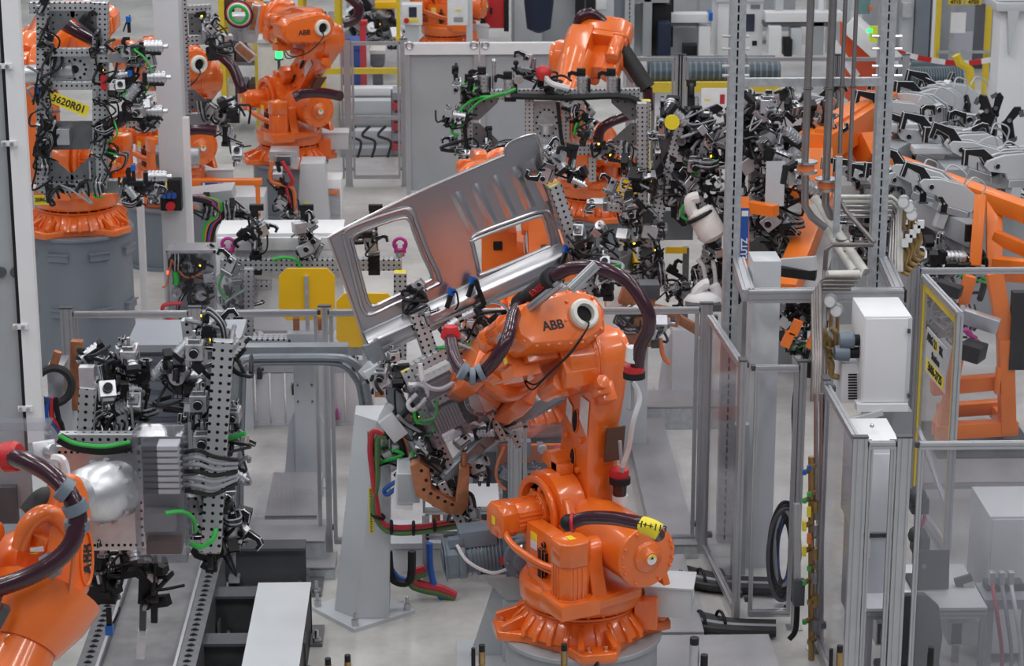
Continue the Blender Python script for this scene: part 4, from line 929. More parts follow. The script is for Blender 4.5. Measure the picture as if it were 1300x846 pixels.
# ------------------------------------------------------------------ left robot (only wrist and forearm in view) and its tool
def left_robot():
    base = V((-3.55, 9.6, .0)); t = thing('welding_robot', 'orange robot at the left reaching over the track with a perforated plate tool', 'robot', base, 'orange six-axis robots')
    B = MX.Translation(base) @ RZ(60); el = W(-40, 980, 10.3); wr = W(62, 720, 11.0)
    for k in ('base', 'turret'): link(k, RC[k], t, B)
    m = M('orange'); s = base + V((.1, .2, .8)); m.bar(s, el, .3, .26); m.cyl(s + V((-.25, .1, 0)), s + V((.25, -.1, 0)), .24, n=24); m.cyl(el + V((-.25, .1, 0)), el + V((.25, -.1, 0)), .22, n=24); m.build('lower_arm', t, bevel=.02)
    d = (W(52, 770, 10.95) - el); m = M('orange', 'steel'); f1 = W(42, 798, 10.80); ax = (f1 - el).normalized()
    m.lathe([(0, .22), (.3, .21), ((f1 - el).length - .1, .155), ((f1 - el).length, .155)], el, ax, 32); m.lathe([(-.03, .155), (-.03, .185), (.03, .185), (.03, .15)], f1, ax, 32); bolts(m, f1 - ax * .04, ax, .168, 28, .009, .09); m.build('forearm', t, bevel=.004)
    nL = V((.62, -.74, .26)).normalized(); P0 = W(92, 700, 10.9)
    q = lambda x, y, o=0: PL(x, y, P0, nL) + nL * o
    def slab(pts, o0, o1, nm, par, mt='orange', bev=.02):
        k = len(pts); m = M(mt); m.add([q(x, y, o0) for x, y in pts] + [q(x, y, o1) for x, y in pts], [tuple(range(k)), tuple(range(k, 2 * k))[::-1]] + [(i, (i + 1) % k, k + (i + 1) % k, k + i) for i in range(k)]); return m.build(nm, par, bevel=bev, seg=3)
    ch = slab([(94, 600), (106, 608), (114, 628), (118, 665), (116, 710), (108, 765), (96, 800), (80, 816), (68, 812), (62, 795), (60, 750), (62, 690), (70, 640), (80, 610)], -.16, .0, 'fork_cheek', t, bev=.035)
    ring = M('orange'); c = q(110, 709, .0); pts = [q(110 + 7 * math.cos(a), 709 + 34 * math.sin(a), .005) for a in [2 * math.pi * i / 20 for i in range(21)]]; ring.tube(pts, .008, n=6, k=2); ring.build('emblem_ring', ch)
    x = (q(109, 690) - q(109, 730)).normalized(); n = nL; y = n.cross(x); text(ch, 'ABB', .085, frame(q(111, 710, .004), x, y, n))
    m = M('orange'); m.ball(W(45, 732, 11.2), .28, n=20, sc=(1, .9, .92)); m.lathe([(-.1, .17), (.06, .24), (.2, .27)], f1, ax, 28); m.build('wrist_housing', t)
    slab([(-20, 660), (18, 658), (36, 664), (40, 680), (26, 700), (24, 712), (40, 740), (30, 770), (-20, 790)], -.40, -.24, 'fork_cheek', t, bev=.035)
    m = M('orange', 'rubber'); pts = [W(26, 695, 10.85), W(34, 668, 10.85), W(55, 652, 10.88), W(76, 660, 10.92), W(90, 690, 10.95)]; m.tube(pts, .045, n=12); m.tube([W(40, 655, 11.0), W(58, 636, 11.05), W(80, 640, 11.05)], .07, 'rubber', 12); m.build('yoke_arch', t)
    m = M('orange', 'paper', 'sticker'); c = W(52, 695, 10.95); m.box(c, (.16, .16, .2), rot=RZ(-30) @ RY(12)); p = W(47, 698, 10.82); m.box(p, (.07, .004, .03), 'paper', rot=RY(-8)); m.box(W(43, 702, 10.82), (.035, .004, .014), 'sticker'); m.build('wrist_motor', t, bevel=.015)
    M('orange').tube([W(84, 800, 10.8), W(90, 740, 10.72), W(96, 680, 10.75), W(100, 640, 10.8)], .012, n=6).build('casting_rib', t)
    fl = M('cast_alu'); c = W(100, 630, 11.25); c2 = W(150, 622, 11.55); ax = (c2 - c).normalized(); fl.lathe([(-.15, .1), (0, .10), (.04, .135), (.20, .16), (.22, .16), (.26, .15), ((c2 - c).length, .15)], c, ax, 32); bolts(fl, c + ax * .2, ax, .165, 12, .012, .03); fl.build('tool_flange', t)
    conduit(t, [W(10, 580, 11.0), W(30, 585, 10.9), W(60, 600, 10.8), W(84, 622, 10.72), W(98, 650, 10.68), W(97, 672, 10.65), W(88, 695, 10.62), W(66, 716, 10.6), W(30, 735, 10.6), W(-20, 752, 10.6)], .046)
    for x_, y_, dd in ((82, 622, (1, 0, -.8)), (96, 645, (.4, 0, -1)), (98, 667, (0, 0, -1)), (64, 718, (-1, 0, -.6))): ringclip(t, W(x_, y_, 10.68), dd, .062, 'motor_grey')
    p = W(14, 580, 11.0); M('red').lathe([(-.06, .05), (-.03, .075), (.03, .075), (.05, .06)], p, (1, -.3, .2), 20).build('red_gland', t)
    m = M('dgrey', 'cable_grey'); m.bar(W(-8, 800, 10.6), W(8, 770, 10.62), .06, .04); m.bar(W(-6, 770, 10.6), W(2, 745, 10.62), .03, .03); m.build('cable_bracket', t)
    return t, c2, ax
LR, LFL, LAX = left_robot()
def left_tool():
    t = thing('gripper_frame', 'plate gripper of the left robot with clear valve cover and upright perforated column', 'gripper', LFL)
    Y = 11.75
    z1 = W(130, 566, Y).z; z0 = W(130, 698, Y).z; x0 = X(72, 630, Y); x1 = X(186, 630, Y)
    m = M('cast_alu', 'hole'); m.box(((x0 + x1) / 2, Y, (z0 + z1) / 2), (x1 - x0, .03, z1 - z0))
    k = 14
    for i in range(k):
        x = x0 + .03 + (x1 - x0 - .06) * i / (k - 1)
        for z in (z0 + .03, z1 - .03): m.cyl((x, Y - .012, z), (x, Y - .017, z), .0085, n=8, m='hole')
    for i in range(12):
        z = z0 + .04 + (z1 - z0 - .08) * i / 11; m.cyl((x1 - .03, Y - .012, z), (x1 - .03, Y - .017, z), .0085, n=8, m='hole')
    m.build('perforated_plate', t)
    # upright column and two shorter ones
    beam(t, W(268, 700, 11.85), W(284, 432, 12.0), .105, None, False, up=V((0, -1, 0))); beam(t, W(108, 560, 12.0), W(112, 490, 12.0), .085, None, False, up=V((0, -1, 0))); beam(t, W(156, 562, 12.2), W(156, 520, 12.2), .055, None, False, up=V((0, -1, 0)))
    beam(t, W(186, 640, 11.9), W(262, 640, 12.1), .10); beam(t, W(240, 430, 12.2), W(237, 405, 12.2), .06, up=V((0, -1, 0)))
    m = M('cast_alu'); m.box(W(111, 480, 12.0), (.08, .06, .13)); m.build('end_block', t)
    beam(t, W(75, 556, 11.9), W(190, 556, 11.9), .06)
    cable(t, [W(75, 556, 11.7), W(95, 566, 11.7), W(130, 571, 11.7), W(165, 566, 11.75), W(180, 556, 11.8)], .03, 'black'); cable(t, [W(75, 553, 11.65), W(95, 563, 11.65), W(130, 567, 11.65), W(165, 562, 11.7)], .012, 'cable_green')
    # clear valve cover with white modules
    a = W(172, 548, 11.5); x0, x1 = X(172, 620, 11.5), X(235, 620, 11.5); z1 = W(200, 550, 11.5).z; z0 = W(200, 710, 11.5).z; cx, cz = (x0 + x1) / 2, (z0 + z1) / 2
    m = M('clear')
    for c, d in (((cx, 11.45, cz), (x1 - x0, .006, z1 - z0)), ((x0, 11.55, cz), (.006, .2, z1 - z0)), ((x1, 11.55, cz), (.006, .2, z1 - z0)), ((cx, 11.55, z1), (x1 - x0, .2, .006)), ((cx, 11.55, z0), (x1 - x0, .2, .006))): m.box(c, d)
    m.build('clear_cover', t)
    m = M('white', 'dgrey'); m.box((cx, 11.68, cz), (x1 - x0 - .03, .02, z1 - z0 - .04), 'cable_grey'); m.build('valve_backplate', t)
    za = W(200, 565, 11.6).z; zb = W(200, 620, 11.6).z
    for i in range(8):
        z = za + (zb - za) * i / 7; q = M('white', 'dgrey'); q.box((cx + .04, 11.6, z), (.11, .12, .022)); q.box((cx - .055, 11.6, z), (.08, .11, .022), 'dgrey'); q.cyl((cx + .10, 11.58, z), (cx + .14, 11.58, z), .01, n=6, m='black'); q.build('valve_module', t)
    m = M('cable_grey', 'black', 'led_green'); m.box((cx - .02, 11.6, W(200, 660, 11.6).z), (.16, .1, .1)); m.box((cx + .0, 11.58, W(200, 690, 11.6).z), (.18, .1, .07), 'brown')
    m.build('bus_module', t)
    q = M('clear'); q.box(W(30, 560, 11.6), (.28, .006, .2)); q.box(W(30, 539, 11.7), (.28, .2, .006)); q.box(W(62, 560, 11.7), (.006, .2, .2)); q.build('clear_cover', t)
    q = M('cable_grey', 'dgrey'); q.box(W(20, 610, 11.7), (.16, .06, .3)); q.box(W(10, 640, 11.65), (.1, .06, .2), 'dgrey'); q.build('bus_module', t)
    m = M('cast_alu'); m.bar(W(52, 560, 11.45), W(58, 600, 11.4), .12, .1); m.cyl(W(60, 572, 11.4), W(68, 572, 11.38), .035); m.build('clamp_block', t, bevel=.01)
    cable(t, [W(68, 582, 11.3), W(80, 585, 11.25), W(84, 605, 11.3), W(82, 625, 11.3)], .022, 'cable_white')
    for i in range(7): cable(t, [W(234, 575 + i * 8, 11.55), W(252, 572 + i * 9, 11.5), W(272, 580 + i * 8, 11.6), W(300, 584 + i * 5, 11.8)], .012, 'cable_grey' if i % 3 else 'black')
    cable(t, [W(210, 652, 11.4), W(232, 650, 11.45), W(246, 660, 11.5), W(248, 675, 11.6)], .012, 'cable_green'); cable(t, [W(242, 690, 11.6), W(255, 695, 11.6), W(270, 685, 11.7), W(274, 674, 11.8)], .014, 'cable_green')
    sc = lambda a, b, n, sd, cb, s=(.6, .95), kd=None, sp=.05: scatter(t, a, b, n, sp, s, kd, cb, sd)
    sc(W(255, 410, 12.2), W(300, 450, 12.2), 9, 21, 5); sc(W(250, 450, 12.1), W(285, 560, 12.2), 12, 22, 6); sc(W(285, 520, 12.1), W(300, 620, 12.2), 8, 23, 6); sc(W(250, 600, 12), W(290, 700, 12.1), 12, 24, 8); sc(W(270, 640, 12.1), W(302, 700, 12.2), 8, 26, 5)
    sc(W(115, 455, 12.2), W(180, 460, 12.2), 8, 25, 5, (.6, .9), ['clamp', 'gripper_cylinder', 'black_clamp', 'pivot_unit']); sc(W(135, 485, 12.2), W(175, 520, 12.2), 7, 27, 5, (.6, .9)); sc(W(120, 520, 12.3), W(170, 550, 12.3), 7, 28, 6, (.5, .8), ['junction_box', 'pivot_unit', 'sensor'])
    sc(W(212, 470, 12.1), W(240, 520, 12.1), 6, 29, 3, (.6, .9), ['clamp', 'black_clamp', 'gripper_cylinder'])
    for i, y in enumerate((455, 520, 570, 620)): put(t, 'pivot_unit', W(248 + i * 5, y, 12.0), -90, 0, 0, .9)
    # black bars below
    BK = M('black'); BK.bar(W(132, 676, 11.8), W(122, 765, 11.85), .06, .06); BK.bar(W(120, 735, 11.85), W(190, 722, 11.9), .05, .05); BK.bar(W(108, 752, 11.8), W(148, 752, 11.8), .1, .1); BK.build('black_bar', t)
    BK = M('black'); BK.bar(W(186, 715, 11.9), W(184, 765, 11.9), .07, .06); BK.bar(W(190, 718, 11.9), W(210, 725, 11.85), .05, .05); BK.bar(W(196, 735, 11.9), W(196, 790, 11.9), .035, .035); BK.bar(W(190, 765, 11.9), W(214, 762, 11.85), .05, .06); BK.build('black_bar', t)
    m = M('dgrey', 'cast_alu'); m.bar(W(182, 760, 11.9), W(181, 806, 11.9), .035, .03); m.bar(W(181, 800, 11.9), W(178, 836, 11.9), .045, .03, 'cast_alu'); m.build('pin_arm', t)
    put(t, 'sensor', W(186, 772, 11.85), 90, 0, 0, 1); put(t, 'blue_sensor', W(138, 775, 11.7), 0, 180, 0, .9); sc(W(125, 690, 11.8), W(135, 745, 11.8), 5, 31, 4, (.5, .8)); sc(W(150, 700, 11.8), W(205, 740, 11.9), 6, 33, 4, (.5, .8))
left_tool()
# ------------------------------------------------------------------ further robots
def rob(label, px, py, z, *a, ped=True, pr=.5, plabel='', pm='bgrey', boxes=False, **k):
    loc = G(px, py, z); r = robot(label, loc, *a, **k)
    if ped: pedestal(plabel, loc, pr, z, pm, boxes)
    return r
RB, JB = rob('orange robot on the tall grey drum behind a square perforated frame tool', 100, 288, 1.35, 262, -4, 8, plabel='tall blue-grey drum pedestal with small lugs behind the left fence bay', boxes=True, base_yaw=280)
RCc, JC = rob('orange robot at the back with its grey motor box, beside the green signal lamp', 368, 203, .65, 119, -50, 2, lk=1.2, plabel='low grey pedestal of the robot beside the green signal lamp', base_yaw=155, pr=.45)
RF, JF = rob('orange robot half hidden behind the grey column with the switch box', 216, 254, .7, 122, -50, 4, lk=1.05, plabel='grey pedestal half hidden behind the grey column with the switch box', base_yaw=160)
RD, JD = rob('orange robot behind the rectangular perforated frame tool, its black hose sleeve raised', 752, 270, .6, 250, 0, 34, j5=-34, plabel='grey pedestal of the robot behind the rectangular frame tool', base_yaw=240)
RE, JE = rob('orange robot on the black pedestal right behind the arm of the front robot', 664, 528, .45, 95, 20, 10, plabel='black pedestal right behind the arm of the front robot', pm='dgrey', base_yaw=130)
def far_robots():
    rob('small orange robot far away beside the red tool cabinet', 566, 60, .3, 160, -10, 20, plabel='low grey plinth of the small far robot beside the red tool cabinet', pm='mgrey', logo=False)
far_robots()
# dark hoses of the rear robots
conduit(RCc, [W(373, 124, 27.8), W(385, 119, 27.8), W(410, 118, 27.6), W(432, 122, 27.4)], .06); conduit(RCc, [W(436, 30, 28), W(452, 24, 28), W(455, 8, 28), W(440, -6, 28)], .06)
conduit(RF, [W(280, 70, 25.8), W(295, 85, 25.7), W(305, 108, 25.6), W(308, 116, 25.6)], .06); conduit(RF, [W(228, 168, 25.2), W(250, 164, 25.2), W(275, 166, 25.2)], .06)
conduit(RD, [W(735, 100, 26), W(732, 60, 25.8), W(735, 25, 25.6), W(748, 17, 25.6), W(765, 26, 25.6), W(780, 48, 25.5)], .055); M('rubber').tube([W(778, 46, 25.5), W(800, 78, 25.4), W(822, 112, 25.3)], .09, n=12).build('return_sleeve', RD)
M('alu').profile(W(746, 12, 25.9), W(806, 104, 25.7), .07, .07).build('support_rail', RD); conduit(RD, [W(822, 112, 25.3), W(824, 140, 25.3)], .055); conduit(RD, [W(759, 182, 25.2), W(763, 165, 25.2), W(778, 154, 25.2), W(808, 144, 25.3)], .055)
conduit(RB, [W(74, 26, 21), W(95, 38, 20.8), W(122, 52, 20.7)], .06); p = W(78, 24, 21); M('red').ball(p, .09).build('red_gland', RB); conduit(RB, [W(166, 124, 21), W(166, 140, 21), W(150, 155, 20.9), W(130, 160, 20.9)], .06)
# ------------------------------------------------------------------ square frame tool of the robot on the tall drum
def frame_b():
    Y = 20.4; t = thing('gripper_frame', 'square perforated frame tool with clamps on the robot above the tall drum', 'gripper', JB['A6'] @ V((.26, 0, 0)))
    w = lambda x, y, d=0: W(x, y, Y + d)
    beam(t, w(56, 238), w(56, 6), .12); beam(t, w(128, 238), w(128, 2), .13); beam(t, w(38, 9), w(136, 9), .10); beam(t, w(48, 236), w(210, 236), .11, cap=True); beam(t, w(66, 66), w(128, 66), .07); beam(t, w(116, 73, -.1), w(172, 73, -.1), .08, cap=True); beam(t, w(66, 108), w(124, 108), .07)
    for x, y, ax in ((62, 14, 0), (122, 14, 180), (62, 230, 0), (122, 228, 180)): put(t, 'gusset', w(x, y, -.07), ax, 0, 180 if y < 100 else 0, 1.1)
    m = M('galv', 'hole'); pbox(m, 67, 72, 122, 106, Y + .05, .03); 
    for i in range(12): a = i / 12 * 2 * math.pi; p = W(95 + 14 * math.cos(a), 88 + 12 * math.sin(a), Y + .05); m.cyl(p, p - V((0, .006, 0)), .012, n=8, m='hole')
    p = w(95, 88, .05); m.cyl(p, p - V((0, .008, 0)), .035, m='hole'); m.build('tool_plate', t)
    m = M('dark_steel'); pbox(m, 64, 154, 125, 190, Y + .02, .02); m.build('cover_sheet', t)
    m = M('cast_alu', 'black'); pbox(m, 72, 165, 88, 184, Y - .1, .12); pbox(m, 62, 163, 72, 186, Y - .06, .1, 'black'); m.build('valve_block', t)
    M('cast_alu').cyl(JB['A6'] @ V((.25, 0, 0)), w(95, 88, .08), .08).build('tool_post', t)
    n = V((0, -1, .1)).normalized(); x = V((math.cos(R(-24)), 0, math.sin(R(-24)))); y = n.cross(x); s = link('name_tag', M('sticker').box((0, 0, 0), (.36, .10, .006)).mesh('name_tag'), t, frame(w(87, 132, -.06), x, y, n)); text(s, '3620R01', .085, frame(w(87, 132, -.06) + n * .004, x, y, n))
    s = link('name_tag', M('sticker').box((0, 0, 0), (.14, .09, .006)).mesh('name_tag'), RB, frame(W(53, 254, 21.4), V((1, 0, 0)), V((0, 0, 1)), V((0, -1, 0)))); text(s, '20R01', .05, frame(W(53, 254, 21.39), V((1, 0, 0)), V((0, 0, 1)), V((0, -1, 0))))
    for i, (x_, y_) in enumerate(((195, 68), (199, 107), (195, 150), (200, 233))):
        put(t, 'gripper_cylinder', w(x_, y_, -.1), 0, 0, 0, 1.05); put(t, 'black_clamp', w(x_ - 14, y_, -.1), 0, 90, 0, .9)
    for x_, y_ in ((164, 40), (166, 108), (48, 130), (170, 228)): put(t, 'blue_sensor', w(x_, y_, -.1), 0, 0, 0, .9)
    sc = lambda a, b, n, sd, cb, s=(.6, 1.0), kd=None: scatter(t, w(*a, -.08), w(*b, -.08), n, .06, s, kd, cb, sd)
    sc((56, 20), (56, 230), 12, 41, 12, kd=['sensor', 'junction_box', 'black_clamp', 'pivot_unit']); sc((132, 30), (132, 220), 12, 42, 14, kd=['sensor', 'junction_box', 'black_clamp']); sc((150, 100), (185, 125), 8, 43, 6); sc((160, 60), (190, 80), 6, 44, 4); sc((180, 140), (190, 170), 4, 45, 2); sc((150, 238), (205, 245), 8, 46, 5); sc((60, 238), (130, 238), 4, 47, 8)
    M('red').box(w(132, 105, -.15), (.05, .05, .12)).build('red_block', t)
frame_b()
def frame_f():
    Y = 24.0; t = thing('gripper_frame', 'open perforated frame tool hanging in front of the half hidden robot', 'gripper', JF['A6'] @ V((.26, 0, 0))); w = lambda x, y, d=0: W(x, y, Y + d)
    beam(t, w(236, 146), w(229, -8), .11); beam(t, w(160, 155), w(296, 148), .11, cap=True); beam(t, w(234, 52), w(284, 48), .09, cap=True); beam(t, w(234, 12), w(268, 10), .08)
    m = M('clear'); pbox(m, 170, 84, 240, 116, Y - .2, .006); m.build('clear_cover', t)
    for x, y in ((240, 140), (240, 44)): put(t, 'gusset', w(x, y, -.05), 0, 0, 0, 1.2)
    scatter(t, w(255, 20, -.1), w(285, 60, -.1), 9, .1, (.8, 1.2), None, 6, 51); scatter(t, w(265, 130, -.1), w(305, 140, -.1), 7, .06, (.8, 1.2), None, 4, 52); scatter(t, w(195, 95), w(225, 105), 6, .06, (.7, 1), ['junction_box', 'sensor'], 6, 53); scatter(t, w(280, 160), w(305, 185), 5, .06, (.8, 1.2), ['black_clamp', 'pivot_unit'], 3, 55)
    m = M('dark_steel', 'cast_alu'); c = w(218, 198, -.3); m.cyl(c - V((.15, 0, 0)), c + V((.12, 0, 0)), .13, n=18); m.cyl(c + V((.1, 0, 0)), c + V((.28, 0, .0)), .09, n=16, m='cast_alu'); m.build('spindle_motor', t)
    g = thing('weld_gun', 'weld gun with looped green and red hoses above the half hidden robot', 'weld gun', W(303, 40, 25)); m = M('cast_alu', 'copper'); pbox(m, 290, 20, 325, 55, 25, .3); m.bar(W(300, 55, 25), W(322, 75, 25), .12, .12, 'copper'); m.bar(W(320, 40, 25), W(326, 5, 25), .10, .10, 'copper'); m.build('gun_body', g, bevel=.02)
    for k, (mt, r_) in enumerate((('cable_green', 11), ('cable_white', 13), ('hose_red', 15), ('black', 17))): M(mt).torus(W(303, 18, 24.8 + .02 * k), (.2, 1, .2), r_ / 120, .018).build('hose_loop', g)
    for k in range(2): M('steel').box(W(297 + 8 * k, 46, 24.95), (.04, .02, .10)).build('slot_plate', g)
frame_f()
def frame_d():
    Y = 24.2; t = thing('gripper_frame', 'rectangular perforated frame tool with green cables behind the sheet-metal panel', 'gripper', JD['A6'] @ V((.26, 0, 0))); w = lambda x, y, d=0: W(x, y, Y + d)
    beam(t, w(584, 120), w(812, 118), .10); beam(t, w(592, 118), w(592, 235), .11); beam(t, w(816, 260), w(820, 128), .10, cap=True); beam(t, w(600, 190), w(650, 188), .09); beam(t, w(688, 190), w(805, 188), .11); beam(t, w(672, 180), w(672, 122), .09); beam(t, w(718, 180), w(718, 122), .08); beam(t, w(752, 200), w(752, 230), .08); beam(t, w(816, 330), w(816, 255), .09)
    m = M('galv', 'hole'); pbox(m, 676, 128, 712, 184, Y + .06, .03)
    for i in range(14): a = i / 14 * 2 * math.pi; p = W(694 + 13 * math.cos(a), 156 + 17 * math.sin(a), Y + .06); m.cyl(p, p - V((0, .006, 0)), .012, n=8, m='hole')
    m.build('tool_plate', t); M('cast_alu').cyl(JD['A6'] @ V((.25, 0, 0)), w(694, 156, .09), .09).build('tool_post', t)
    for x, y, a, ro in ((600, 124, 0, 180), (600, 184, 0, 0), (808, 124, 180, 180), (808, 184, 180, 0)): put(t, 'gusset', w(x, y, -.05), a, 0, ro, 1.3)
    cable(t, [w(655, 113, -.1), w(630, 122, -.1), w(608, 124, -.1), w(590, 134, -.1), w(578, 152, -.1), w(574, 168, -.1), w(583, 172, -.1)], .018, 'cable_green'); cable(t, [w(640, 118, -.12), w(610, 128, -.12), w(594, 145, -.12), w(585, 165, -.12)], .012, 'cable_green')
    cable(t, [w(650, 122, -.1), w(720, 124, -.1), w(780, 122, -.1), w(808, 128, -.1), w(817, 150, -.1), w(818, 230, -.1)], .035, 'black'); cable(t, [w(590, 140, -.1), w(596, 190, -.1), w(640, 195, -.1), w(560, 190, -.12), w(590, 178, -.1)], .02, 'black'); cable(t, [w(708, 130, -.1), w(712, 170, -.1), w(716, 190, -.1)], .02, 'black')
    for x, y in ((748, 92), (786, 92), (622, 90), (655, 96)): put(t, 'gripper_cylinder', w(x, y + 16, -.02), 0, 90, 0, 1.2); put(t, 'black_clamp', w(x - 8, y + 22, -.02), 180, 0, 0, 1)
    put(t, 'lifting_eye', w(694, 86), 0, 0, 0, .01)
    sc = lambda a, b, n, sd, cb, s=(.7, 1.1), kd=None, sp=.07: scatter(t, w(*a, -.08), w(*b, -.08), n, sp, s, kd, cb, sd)
    sc((565, 145), (590, 150), 5, 61, 6); sc((575, 185), (650, 195), 6, 62, 8); sc((720, 125), (745, 170), 9, 63, 5); sc((740, 180), (800, 200), 6, 64, 4); sc((660, 90), (720, 110), 8, 65, 6); sc((800, 190), (815, 250), 6, 66, 6); sc((575, 108), (600, 115), 4, 67, 4)
    M('red').ball(w(690, 93, -.2), .085).build('red_gland', t); cable(t, [w(692, 96, -.25), w(700, 106, -.25), w(722, 112, -.2)], .03, 'cable_white')
    p = W(627, 78, Y); m = M('cast_alu', 'black'); m.cyl(p, p + V((0, 0, -.3)), .02, m='cast_alu'); m.ball(p, .03); m.build('gauge_pin', t); p = W(655, 80, Y); m = M('black'); m.cyl(p, p + V((0, 0, -.35)), .015); m.ball(p, .03); m.build('gauge_pin', t)
frame_d()
# ------------------------------------------------------------------ middle: things behind the fence
def tbox(name, label, cat, px, Y, dep, mt, parts=(), group=None, bevel=.006, body='body', legs=None):      # one boxy thing standing at Y, with extra boxes as parts: (part name, px rect, dY, dep, mat)
    a = W(px[0], px[3], Y); b = W(px[2], px[3], Y); t = thing(name, label, cat, ((a.x + b.x) / 2, Y + dep / 2, max(0, a.z)), group)
    m = M(mt); pbox(m, *px, Y, dep); m.build(body, t, bevel=bevel)
    if legs: M(legs).box(((a.x + b.x) / 2, Y + dep / 2, a.z / 2), ((b.x - a.x) * .7, dep * .7, a.z)).build('stand', t)
    for nm, r, dy, dd, mm in parts: q = M(mm); pbox(q, *r, Y + dy, dd); q.build(nm, t, bevel=.003)
    return t
def oct_plate(label, x0, y0, x1, y1, Y):
    c = 10; t = thing('blast_shield', label, 'shield', W((x0 + x1) / 2, y1, Y), 'yellow octagonal plates')
    pts = [(x0 + c, y0), (x1 - c, y0), (x1, y0 + c), (x1, y1 - c), (x1 - c, y1), (x0 + c, y1), (x0, y1 - c), (x0, y0 + c)]; P = [W(x, y, Y) for x, y in pts]; k = 8
    M('yellow').add([p for p in P] + [p + V((0, .02, 0)) for p in P], [tuple(range(k)), tuple(range(k, 2 * k))[::-1]] + [(i, (i + 1) % k, k + (i + 1) % k, k + i) for i in range(k)]).build('plate', t, flat=True)
    xm = (x0 + x1) / 2; m = M('galv'); pbox(m, xm - 2.5, y0 + 10, xm + 2.5, y1 + 12, Y - .03, .03); m.build('strap', t); pc = W(xm, y1, Y)
    if x0 > 400: M('lgrey').box((pc.x, Y + .06, pc.z / 2), (.06, .06, pc.z)).build('post', t)
oct_plate('yellow octagonal plate on top of the grey column behind the fence', 354, 341, 425, 407, 18.55); oct_plate('yellow octagonal plate half hidden behind the sheet-metal panel', 427, 373, 502, 441, 18.4)
def column2(label, px, ytop, ybase, group='grey flared columns', w=28, brackets=True, mt='lgrey'):
    b = G(px, ybase, 0.02); Y = b.y; t = thing('support_column', label, 'column', (b.x, Y, 0), group); z1 = W(px, ytop, Y).z; hw = w / 2 * (W(px + 1, ybase, Y).x - W(px, ybase, Y).x)
    m = M(mt); m.box((b.x, Y, z1 / 2), (hw * 2, .2, z1)); m.build('post', t, bevel=.006)
    for s in (-1, 1): M(mt).prism([(b.x + s * hw, 0.02), (b.x + s * hw * 2.1, .02), (b.x + s * hw * 1.6, .5), (b.x + s * hw, .62)], -Y - .02, -Y + .02, frame((0, 0, 0), (1, 0, 0), (0, 0, 1), (0, -1, 0))).build('fin', t)
    M(mt).box((b.x, Y, .01), (hw * 4.4, .5, .02)).build('foot_plate', t)
    if brackets:
        m = M('brass')
        for x in (-.06, .06):
            for z in (.85, .98): m.cyl((b.x + x, Y - .1, z1 * z - .2), (b.x + x, Y - .112, z1 * z - .2), .01, n=8)
        m.build('screws', t)['kind'] = 'stuff'
    return t
t = column2('grey flared column with the yellow octagonal plate on top', 391, 452, 606)
m = M('lgrey', 'galv'); pbox(m, 330, 438, 470, 452, 18.6, .3, 'galv'); m.build('head_beam', t); m = M('mgrey'); pbox(m, 364, 424, 410, 444, 18.45, .12); m.build('head_block', t, bevel=.01); m = M('copper', 'black'); pbox(m, 372, 405, 380, 420, 18.45, .06); m.build('locator', t); m = M('copper'); pbox(m, 402, 405, 410, 420, 18.45, .06); m.build('locator', t)
beam(t, W(306, 436, 18.5), W(370, 436, 18.5), .10)
column2('grey flared stand at the end of the long tread-plate walkway', 866, 415, 500, w=30, brackets=False)
# rounded steel frame pressing in front of the fence
def rounded():
    Y = 16.45; t = thing('frame_pressing', 'rounded galvanised door-frame pressing standing in front of the fence', 'frame pressing', (X(300, 700, Y), Y, 0))
    P = [(296, 738), (297, 600), (300, 480), (304, 461), (318, 455), (360, 454), (420, 454), (444, 458), (458, 472), (466, 500), (474, 560)]
    L = [W(x, y, Y) for x, y in P]
    for r, o, nm in ((.030, 0, 'outer_flange'), (.022, .05, 'inner_flange')):
        Q = [p + V((o if p.x < L[5].x else -o, .03 if o else 0, -o if i in range(3, 9) else 0)) for i, p in enumerate(L)]; M('zinc').tube(Q, r, n=8, k=6).build(nm, t)
    m = M('galv'); pbox(m, 290, 734, 304, 741, Y - .1, .2); m.build('foot', t); m = M('zinc'); pbox(m, 304, 441, 442, 450, Y + .02, .12); m.build('header_strip', t)
rounded()
